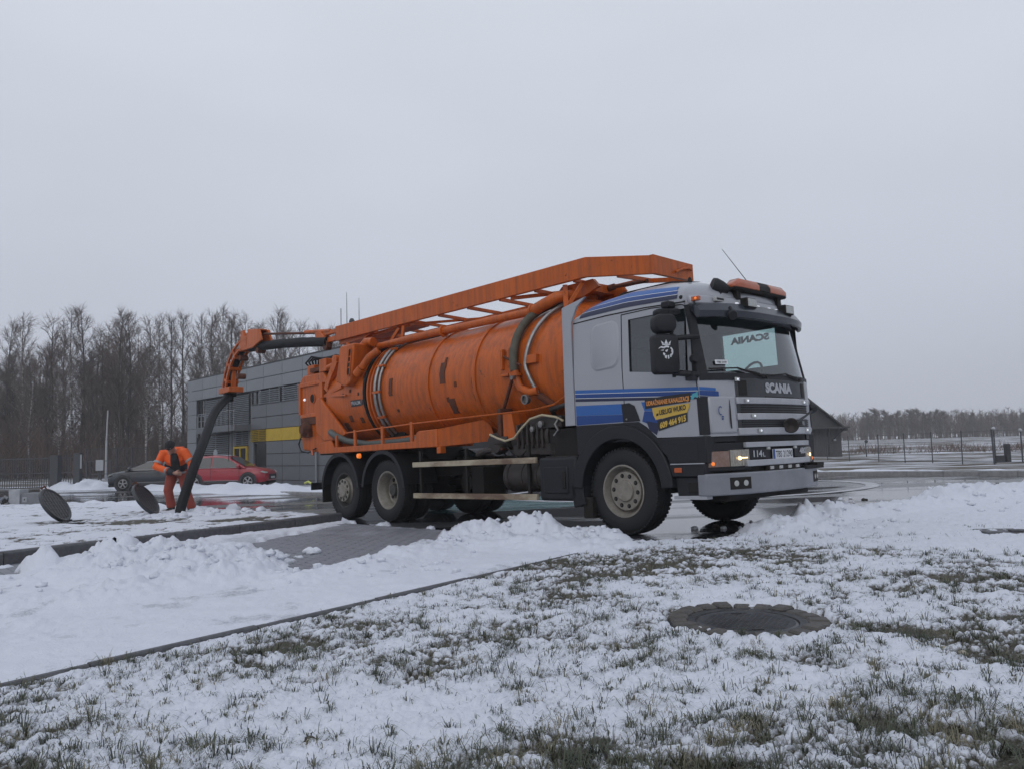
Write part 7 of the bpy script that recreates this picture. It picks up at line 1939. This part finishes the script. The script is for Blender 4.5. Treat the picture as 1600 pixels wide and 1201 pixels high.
# ------------------------------------------------------------------ parked cars
M_REDCAR = mat('dark_red_car_paint', (.32, .013, .028), .28, noise=.25, nscale=2, coat=.4)
M_BLKCAR = mat('dark_blue_grey_car_paint', (.018, .022, .032), .25, coat=.5)
M_CARGLASS = mat('car_glass', (.03, .035, .04), .06, spec=.7)
M_PALESCREEN = mat('pale_windscreen', (.40, .43, .46), .3)  # even pale grey for the dark car's windscreen
M_TRIM = mat('grey_black_trim', (.03, .031, .035), .6)
M_ALLOY = mat('car_alloy', (.36, .36, .37), .35, metal=.5)
def car(name, label, loc, rz, paint, L, hroof, roofx, pale_screen=False):
    t = thing(name, label, 'car', loc, rz)
    h2 = L / 2
    xs = np.array([-1, -.965, -.84, -.6, -.27, 0, .27, .45, .64, .82, .94, .985, 1]) * h2
    hw = [.62, .80, .89, .92, .92, .92, .92, .91, .90, .87, .78, .66, .55]
    top = [.80, 1.0, 1.05, 1.05, 1.04, 1.03, 1.02, 1.01, .985, .93, .84, .74, .66]
    bot = [.48, .36, .30, .27, .26, .26, .26, .26, .27, .28, .32, .38, .44]
    mb = MB(); ring = []
    for x, w, tz, bz in zip(xs, hw, top, bot):
        m_ = (tz + bz) / 2
        ring.append([(x, -w * .93, bz), (x, -w, bz + .12), (x, -w * 1.0, m_ + .05), (x, -w * .955, tz - .06), (x, -w * .86, tz), (x, -w * .4, tz + .035), (x, w * .4, tz + .035), (x, w * .86, tz), (x, w * .955, tz - .06), (x, w, m_ + .05), (x, w, bz + .12), (x, w * .93, bz)])
    n = 12; vs = [p for r_ in ring for p in r_]
    mb.add(vs, [(i * n + j, i * n + (j + 1) % n, (i + 1) * n + (j + 1) % n, (i + 1) * n + j) for i in range(len(ring) - 1) for j in range(n)] + [tuple(range(n)), tuple(range(len(vs) - 1, len(vs) - n - 1, -1))])
    body = part(mb, 'body', paint, t, smooth=40)
    # greenhouse
    mb = MB(); ring = []
    for x, z in roofx:
        k = (z - 1.0) / (hroof - 1.0); wr = .84 - .20 * k
        ring.append([(x, -.84, 1.0), (x, -wr - .015, z - .05 * k), (x, -wr * .8, z + .01), (x, wr * .8, z + .01), (x, wr + .015, z - .05 * k), (x, .84, 1.0)])
    vs = [p for r_ in ring for p in r_]; n = 6
    mb.add(vs, [(i * n + j, i * n + j + 1, (i + 1) * n + j + 1, (i + 1) * n + j) for i in range(len(ring) - 1) for j in range(n - 1)])
    gh = part(mb, 'roof', paint, t, smooth=35)
    def ysl(z): k = (z - 1.0) / (hroof - 1.0); return .84 - .185 * k + .01
    def zat(x): return float(np.interp(x, [p[0] for p in roofx], [p[1] for p in roofx]))
    xr = [p[0] for p in roofx]
    # side windows and screens
    x0, x1 = xr[1] + .15, xr[-1] - .25; xm = (x0 + x1) / 2 - .15
    for s in (-1, 1):
        for a, c, nm in ((x0, xm - .04, 'rear_side_window'), (xm + .04, x1, 'front_side_window')):
            lo = [(a + (.28 if nm[0] == 'r' else 0), 1.06), (c, 1.055)]; hi = [(x, zat(x) - .10) for x in np.linspace(c if nm[0] == 'r' else c - .02, a + (.02 if nm[0] == 'r' else 0), 6)]
            pts = [p for p in lo + hi if p[1] > 1.05]
            part(MB().add([(x, s * (ysl(z) + .006), z) for x, z in pts], [tuple(range(len(pts)))]), nm, M_CARGLASS, gh)
        part(MB().tube([(x0 + .02, s * (ysl(1.28) + .01), 1.30), (x0 + .3, s * (ysl(1.04) + .012), 1.045), (x1, s * (ysl(1.04) + .012), 1.04)], .012, 5), 'chrome_strip', M_ALLOY, gh)
    def screen(i0, i1, nm, m):
        (xa, za), (xb, zb) = roofx[i0], roofx[i1]; f_ = lambda q: (xa + (xb - xa) * q, za + (zb - za) * q); (p, pz), (q, qz) = f_(.10), f_(.9)
        w0, w1 = ysl(pz) * .86, ysl(qz) * .86; d_ = Vector((zb - za, 0, -(xb - xa))).normalized() * (.022 if (zb - za) * 1 < 0 else -.022); d_ = Vector((abs(d_.x) * (1 if xb > 0 else -1), 0, abs(d_.z)))
        part(MB().add([Vector((p, -w0, pz)) + d_, Vector((p, w0, pz)) + d_, Vector((q, w1, qz)) + d_, Vector((q, -w1, qz)) + d_], [(0, 1, 2, 3)]), nm, m, gh)
    screen(len(roofx) - 2, len(roofx) - 1, 'windscreen', M_PALESCREEN if pale_screen else M_CARGLASS); screen(0, 1, 'rear_window', M_CARGLASS)
    ax = (-h2 + .93, h2 - .92)
    for x in ax:
        for s in (-1, 1):
            part(MB().lathe([(.34, 0), (.44, 0), (.45, .03), (.34, .03)], (x, s * .895, .36), (0, s, 0), 28), 'arch_trim', M_TRIM, t, smooth=40)
            part(MB().lathe([(0, 0), (.40, 0), (.40, .028), (0, .028)], (x, s * .893, .38), (0, s, 0), 24), 'wheel_well', M_BLK2, t)
            w = bpy.data.objects.new('wheel', None); COL.objects.link(w); w.parent = t; w.location = (x, s * .83, .345); w.rotation_euler = (0, random.random(), 0)
            part(MB().lathe([(.22, -.1), (.30, -.11), (.34, -.08), (.345, 0), (.34, .08), (.30, .11), (.22, .1)], (0, 0, 0), (0, 1, 0), 32), 'tyre', M_TYRE, w, smooth=35)
            rm = MB().lathe([(.235, .105), (.22, .112), (.205, .09), (.205, .02), (0, .02)], (0, 0, 0), (0, s, 0), 28)
            for k in range(5):
                a = 2 * math.pi * k / 5
                for e_ in (-.13, .13): rm.bar((.05 * math.cos(a), s * .10, .05 * math.sin(a)), (.215 * math.cos(a + e_), s * .095, .215 * math.sin(a + e_)), .03, .03, (0, 1, 0))
            rm.lathe([(0, .11), (.055, .11), (.06, .09)], (0, 0, 0), (0, s, 0), 14)
            part(rm, 'rim', M_ALLOY, w, smooth=40)
    for s in (-1, 1):
        part(MB().box(ax[0] + .45, ax[1] - .45, s * .915 - .015, s * .915 + .015, .27, .40), 'sill_trim', M_TRIM, t, bevel=.01)
        part(MB().box(ax[0] + .5, ax[1] - .5, s * .932 - .004, s * .932 + .004, .40, .415), 'chrome_strip', M_ALLOY, t)
        part(MB().lathe([(0, -.08), (.09, -.06), (.1, .02), (.07, .07), (0, .08)], (x1 - .05, s * 1.0, 1.10), (1, 0, 0), 12), 'wing_mirror', paint, t, smooth=50)
        part(MB().add([(h2 * .985, s * .66, .80), (h2 * .90, s * .83, .86), (h2 * .86, s * .875, .80), (h2 * .95, s * .79, .73), (h2 * .99, s * .62, .73)], [(0, 1, 2, 3, 4)]).add([(h2 * .985 + .01, s * .66, .80), (h2 * .90 + .01, s * .84, .86), (h2 * .86 + .01, s * .885, .80), (h2 * .95 + .01, s * .80, .73), (h2 * .99 + .01, s * .62, .73)], [(0, 1, 2, 3, 4)]), 'headlight', M_LENS, t)
        part(MB().box(-h2 * .985, -h2 * .90, s * .78 - .09, s * .78 + .09, .84, .98), 'tail_light', mat('tail_lens', (.25, .01, .015), .2), t, bevel=.02)
        for q in (-.35, .55): part(MB().box(q - .09, q + .09, s * .925 - .012, s * .925 + .012, .86, .885), 'door_handle', paint, t)
        for q in (x0 + .35, xm, x1 - .05): part(MB().box(q - .006, q + .006, s * .921 - .004, s * .921 + .004, .36, 1.0), 'door_gap', M_BLK2, t)
    part(MB().box(h2 * .965, h2 * 1.005, -.5, .5, .42, .68), 'front_grille', M_TRIM, t, bevel=.02); part(MB().box(h2 * 1.005, h2 * 1.01, -.26, .26, .46, .56), 'number_plate', M_PLATE, t)
    part(MB().box(-h2 * .98, h2 * .96, -.70, .70, .2, .34), 'underbody', M_BLK2, t)
    return t
rc = car('parked_car', 'dark red hatchback crossover parked side on in front of the grey building', (-14.55, 39.9, h1(-14.5, 39.9) - .02), math.radians(-3), M_REDCAR, 4.58, 1.66, [(-2.16, 1.02), (-1.86, 1.50), (-1.3, 1.62), (-.4, 1.665), (.25, 1.60), (1.22, 1.02)])
bc = car('parked_car', 'dark blue grey car with a pale windscreen partly hidden by the worker', (-18.85, 41.3, h1(-18.8, 41.3) - .02), math.radians(183), M_BLKCAR, 4.5, 1.52, [(-2.2, 1.02), (-1.75, 1.38), (-1.1, 1.49), (-.3, 1.52), (.25, 1.47), (1.3, 1.0)], True)
# a skin of snow on the red car's roof edge
part(MB().grid(lambda u, v: (u, v, 1.66 - .10 * (u + .5) ** 2 / 1.2 - .02 * abs(v) + .035), np.linspace(-1.4, .2, 9), np.linspace(-.5, .5, 5)), 'roof_snow', M_SNOWP, rc, smooth=80)

# ------------------------------------------------------------------ the worker
M_SKIN = mat('skin', (.36, .20, .15), .6)
M_HIVIS = mat('hi_vis_orange', (.80, .115, .012), .65, noise=.35, nscale=5, col2=(.55, .07, .01), bump=.3, bscale=14)
M_TROUS = mat('faded_orange_red_trousers', (.30, .062, .042), .75, noise=.5, nscale=6, col2=(.21, .04, .03), bump=.3, bscale=12)
M_NAVYC = mat('navy_cloth', (.016, .018, .026), .8)
M_REFL = mat('grey_reflective_tape', (.27, .27, .28), .4)
M_KNIT = mat('dark_knit', (.018, .018, .02), .9)
M_BOOT = mat('dark_boot', (.02, .019, .018), .6)
def fused(name, mb, m, parent, voxel, smooth_it=6, **k):
    """one continuous skin out of overlapping tapered shapes"""
    me = mb.mesh('tmp'); o = bpy.data.objects.new('tmp', me); COL.objects.link(o)
    md = o.modifiers.new('remesh', 'REMESH'); md.mode = 'VOXEL'; md.voxel_size = voxel; md.use_smooth_shade = True
    sm = o.modifiers.new('smooth', 'SMOOTH'); sm.factor = .5; sm.iterations = smooth_it
    dg = bpy.context.evaluated_depsgraph_get(); dg.update()
    out = bpy.data.meshes.new_from_object(o.evaluated_get(dg)); out.name = name
    bpy.data.objects.remove(o); bpy.data.meshes.remove(me)
    out.materials.clear(); out.materials.append(m)
    out.polygons.foreach_set('use_smooth', [True] * len(out.polygons))
    return link_mesh(name, out, parent, **k)
def ball(mb, c, rx, ry, rz, M=None):
    bm = bmesh.new(); bmesh.ops.create_uvsphere(bm, u_segments=20, v_segments=14, radius=1)
    vs = [Vector((v.co.x * rx, v.co.y * ry, v.co.z * rz)) for v in bm.verts]
    if M is not None: vs = [M @ v for v in vs]
    mb.add([v + Vector(c) for v in vs], [tuple(v.index for v in f.verts) for f in bm.faces]); bm.free()
def worker():
    t = thing('person', 'worker in orange jacket, red trousers and dark cap bending over the hose', 'person', (-7.36, 17.08, -.175)); t.scale = (1.06, 1.06, 1.06)
    V_ = Vector
    hipL, hipR = V_((-.12, .10, .80)), V_((.09, .10, .80)); knL, knR = V_((-.17, .0, .44)), V_((.19, .0, .46)); anL, anR = V_((-.14, .10, .09)), V_((.27, .12, .06))
    shL, shR = V_((-.22, -.12, 1.20)), V_((.20, -.12, 1.22)); elL, elR = V_((-.30, -.26, .93)), V_((.38, -.14, .97)); wrL, wrR = V_((.14, -.44, .80)), V_((.47, -.30, .84))
    pel, spi, che, nek = V_((-.02, .12, .84)), V_((-.02, .04, 1.0)), V_((0, -.08, 1.14)), V_((.0, -.20, 1.25))
    hc = V_((.0, -.31, 1.33)); HM_ = Matrix.Rotation(math.radians(48), 3, 'X')       # head bowed towards the hands
    b = MB()
    b.tube([pel, spi, che, nek], [.15, .14, .17, .07], 14); b.tube([nek, hc], [.062, .06], 12)
    for h_, k_, a_ in ((hipL, knL, anL), (hipR, knR, anR)): b.tube([pel.lerp(h_, .6), h_, k_, a_], [.09, .09, .06, .042], 12); b.tube([a_ + V_((0, .04, -.03)), a_ + V_((0, -.16, -.05))], [.045, .035], 10)
    for s_, e_, w_ in ((shL, elL, wrL), (shR, elR, wrR)): b.tube([che.lerp(s_, .5), s_, e_, w_], [.08, .062, .045, .032], 12)
    ball(b, hc, .075, .095, .115, HM_)
    def hd_(x, y, z): return hc + HM_ @ V_((x, y, z))
    b.tube([hd_(0, -.085, .02), hd_(0, -.115, -.015), hd_(0, -.09, -.03)], [.012, .017, .012], 8)                       # nose
    ball(b, hd_(0, -.07, -.085), .045, .04, .035, HM_)                                                                 # chin
    b.tube([hd_(-.028, -.088, -.055), hd_(.028, -.088, -.055)], .009, 8)                                               # mouth
    for s in (-1, 1): ball(b, hd_(s * .078, .005, 0), .014, .026, .034, HM_); b.tube([hd_(s * .05, -.08, .035), hd_(s * .015, -.092, .033)], .011, 8)   # ears, brows
    # hands closing round the hose
    for w_, d_, side in ((wrL, V_((.95, .12, -.10)), -1), (wrR, V_((-.25, .55, -.75)), 1)):
        d_ = d_.normalized(); up_ = V_((0, 0, 1)); sd_ = d_.cross(up_).normalized(); pn = sd_.cross(d_).normalized()
        pc = w_ + d_ * .05; b.tube([w_, pc, w_ + d_ * .095], [.032, .042, .036], 10)
        for k, (o, ln) in enumerate(((-.033, .068), (-.011, .078), (.011, .073), (.033, .058))):
            p0 = w_ + d_ * .085 + pn * o; p1 = p0 + d_ * ln * .5 + sd_ * .006 * side; p2 = p1 + d_ * ln * .25 - sd_ * ln * .35 * side * -1; b.tube([p0, p1, p2], [.0105, .010, .008], 8)
        b.tube([w_ + d_ * .025 + pn * .03, w_ + d_ * .06 + pn * .062, w_ + d_ * .095 + pn * .066], [.013, .012, .009], 8)
    body = fused('body', b, M_SKIN, t, .0075, 3)
    ey = MB()
    for s in (-1, 1): ball(ey, hd_(s * .03, -.082, .012), .010, .006, .007, HM_)
    part(ey, 'eyes', M_BLK2, body)
    # clothes
    j = MB(); j.tube([spi + V_((0, .02, -.10)), spi, che, che.lerp(nek, .75)], [.19, .195, .215, .11], 18)
    for s_, e_, w_ in ((shL, elL, wrL), (shR, elR, wrR)): j.tube([che.lerp(s_, .5), s_, e_, e_.lerp(w_, .80)], [.12, .098, .082, .060], 14)
    j.tube([e_ for e_ in (V_((-.10, -.16, 1.27)), V_((-.14, -.02, 1.30)), V_((0, .04, 1.30)), V_((.14, -.02, 1.30)), V_((.10, -.16, 1.27)))], .035, 10)
    JK = fused('jacket', j, M_HIVIS, t, .012, 5)
    hm = MB(); hm.tube([spi + V_((-.02, .045, -.23)), spi + V_((-.02, .03, -.10)), spi + V_((-.02, .01, .0))], [.205, .222, .222], 18); fused('jacket_hem', hm, M_NAVYC, t, .012, 3)
    rb = MB(); rb.tube([spi + V_((-.01, .04, -.195)), spi + V_((-.008, .035, -.155))], [.224, .228], 22, False); part(rb, 'reflective_band', M_REFL, t, smooth=60)
    def band(p, q, k, r_, w_):
        c_ = p.lerp(q, k); d_ = (q - p).normalized(); return MB().lathe([(r_, -w_), (r_ + .004, 0), (r_, w_)], c_, d_, 18)
    part(band(shL, elL, .72, .092, .022), 'reflective_band', M_REFL, JK, smooth=60); part(band(elL, wrL, .62, .072, .018), 'reflective_band', M_REFL, JK, smooth=60); part(band(shR, elR, .7, .092, .022), 'reflective_band', M_REFL, JK, smooth=60)
    cf = MB()
    for e_, w_ in ((elL, wrL), (elR, wrR)): part(MB().tube([e_.lerp(w_, .70), e_.lerp(w_, .98)], [.066, .048], 14), 'jacket_cuff', M_NAVYC, JK, smooth=60)
    sh = MB(); sh.tube([V_((.03, -.20, 1.18)), V_((.06, -.235, 1.05)), V_((.07, -.20, .90)), V_((.06, -.13, .80))], [.07, .085, .085, .07], 12); fused('dark_pullover', sh, M_KNIT, t, .012, 3)
    tr_ = MB(); tr_.tube([pel + V_((0, 0, -.08)), pel + V_((0, -.01, .06))], [.165, .17], 16)
    for h_, k_, a_ in ((hipL, knL, anL), (hipR, knR, anR)): tr_.tube([h_ + V_((0, 0, .04)), h_.lerp(k_, .5), k_, k_.lerp(a_, .6), a_ + V_((0, .0, .01))], [.118, .108, .092, .088, .095], 14)
    fused('trousers', tr_, M_TROUS, t, .012, 5)
    bo = MB()
    for a_ in (anL, anR): bo.tube([a_ + V_((0, .03, .05)), a_ + V_((0, .02, -.04))], [.058, .062], 12); bo.tube([a_ + V_((0, .05, -.045)), a_ + V_((0, -.08, -.045)), a_ + V_((0, -.2, -.055))], [.05, .052, .035], 12)
    part(bo, 'boots', M_BOOT, t, smooth=60)
    cp = MB(); bm = bmesh.new(); bmesh.ops.create_uvsphere(bm, u_segments=24, v_segments=16, radius=1)
    keepv = {}; vs = []
    for v in bm.verts:
        if v.co.z > .02: keepv[v.index] = len(vs); vs.append(hd_(v.co.x * .088, v.co.y * .108 + .006, v.co.z * .118 + .018))
    cp.add(vs, [tuple(keepv[v.index] for v in f.verts) for f in bm.faces if all(v.index in keepv for v in f.verts)]); bm.free()
    rim_ = [hd_(.088 * math.cos(q), .108 * math.sin(q) + .006, .026) for q in np.linspace(0, 2 * math.pi, 25)]
    cp.tube(rim_, .013, 8, False); part(cp, 'knitted_cap', M_KNIT, t, smooth=70)
worker()
# ================================================================== the air: a light winter haze
hz_m = bpy.data.materials.new('winter_haze'); hz_m.use_nodes = True
hn, hl_ = hz_m.node_tree.nodes, hz_m.node_tree.links
hn.clear()
ho = hn.new('ShaderNodeOutputMaterial'); hv = hn.new('ShaderNodeVolumePrincipled')
hv.inputs['Color'].default_value = (.97, .98, 1.0, 1); hv.inputs['Density'].default_value = .0012
hl_.new(hv.outputs[0], ho.inputs['Volume'])
ob = MB().box(-404, 404, -64, 344, -8, 30).build('haze', hz_m, None, kind='stuff')
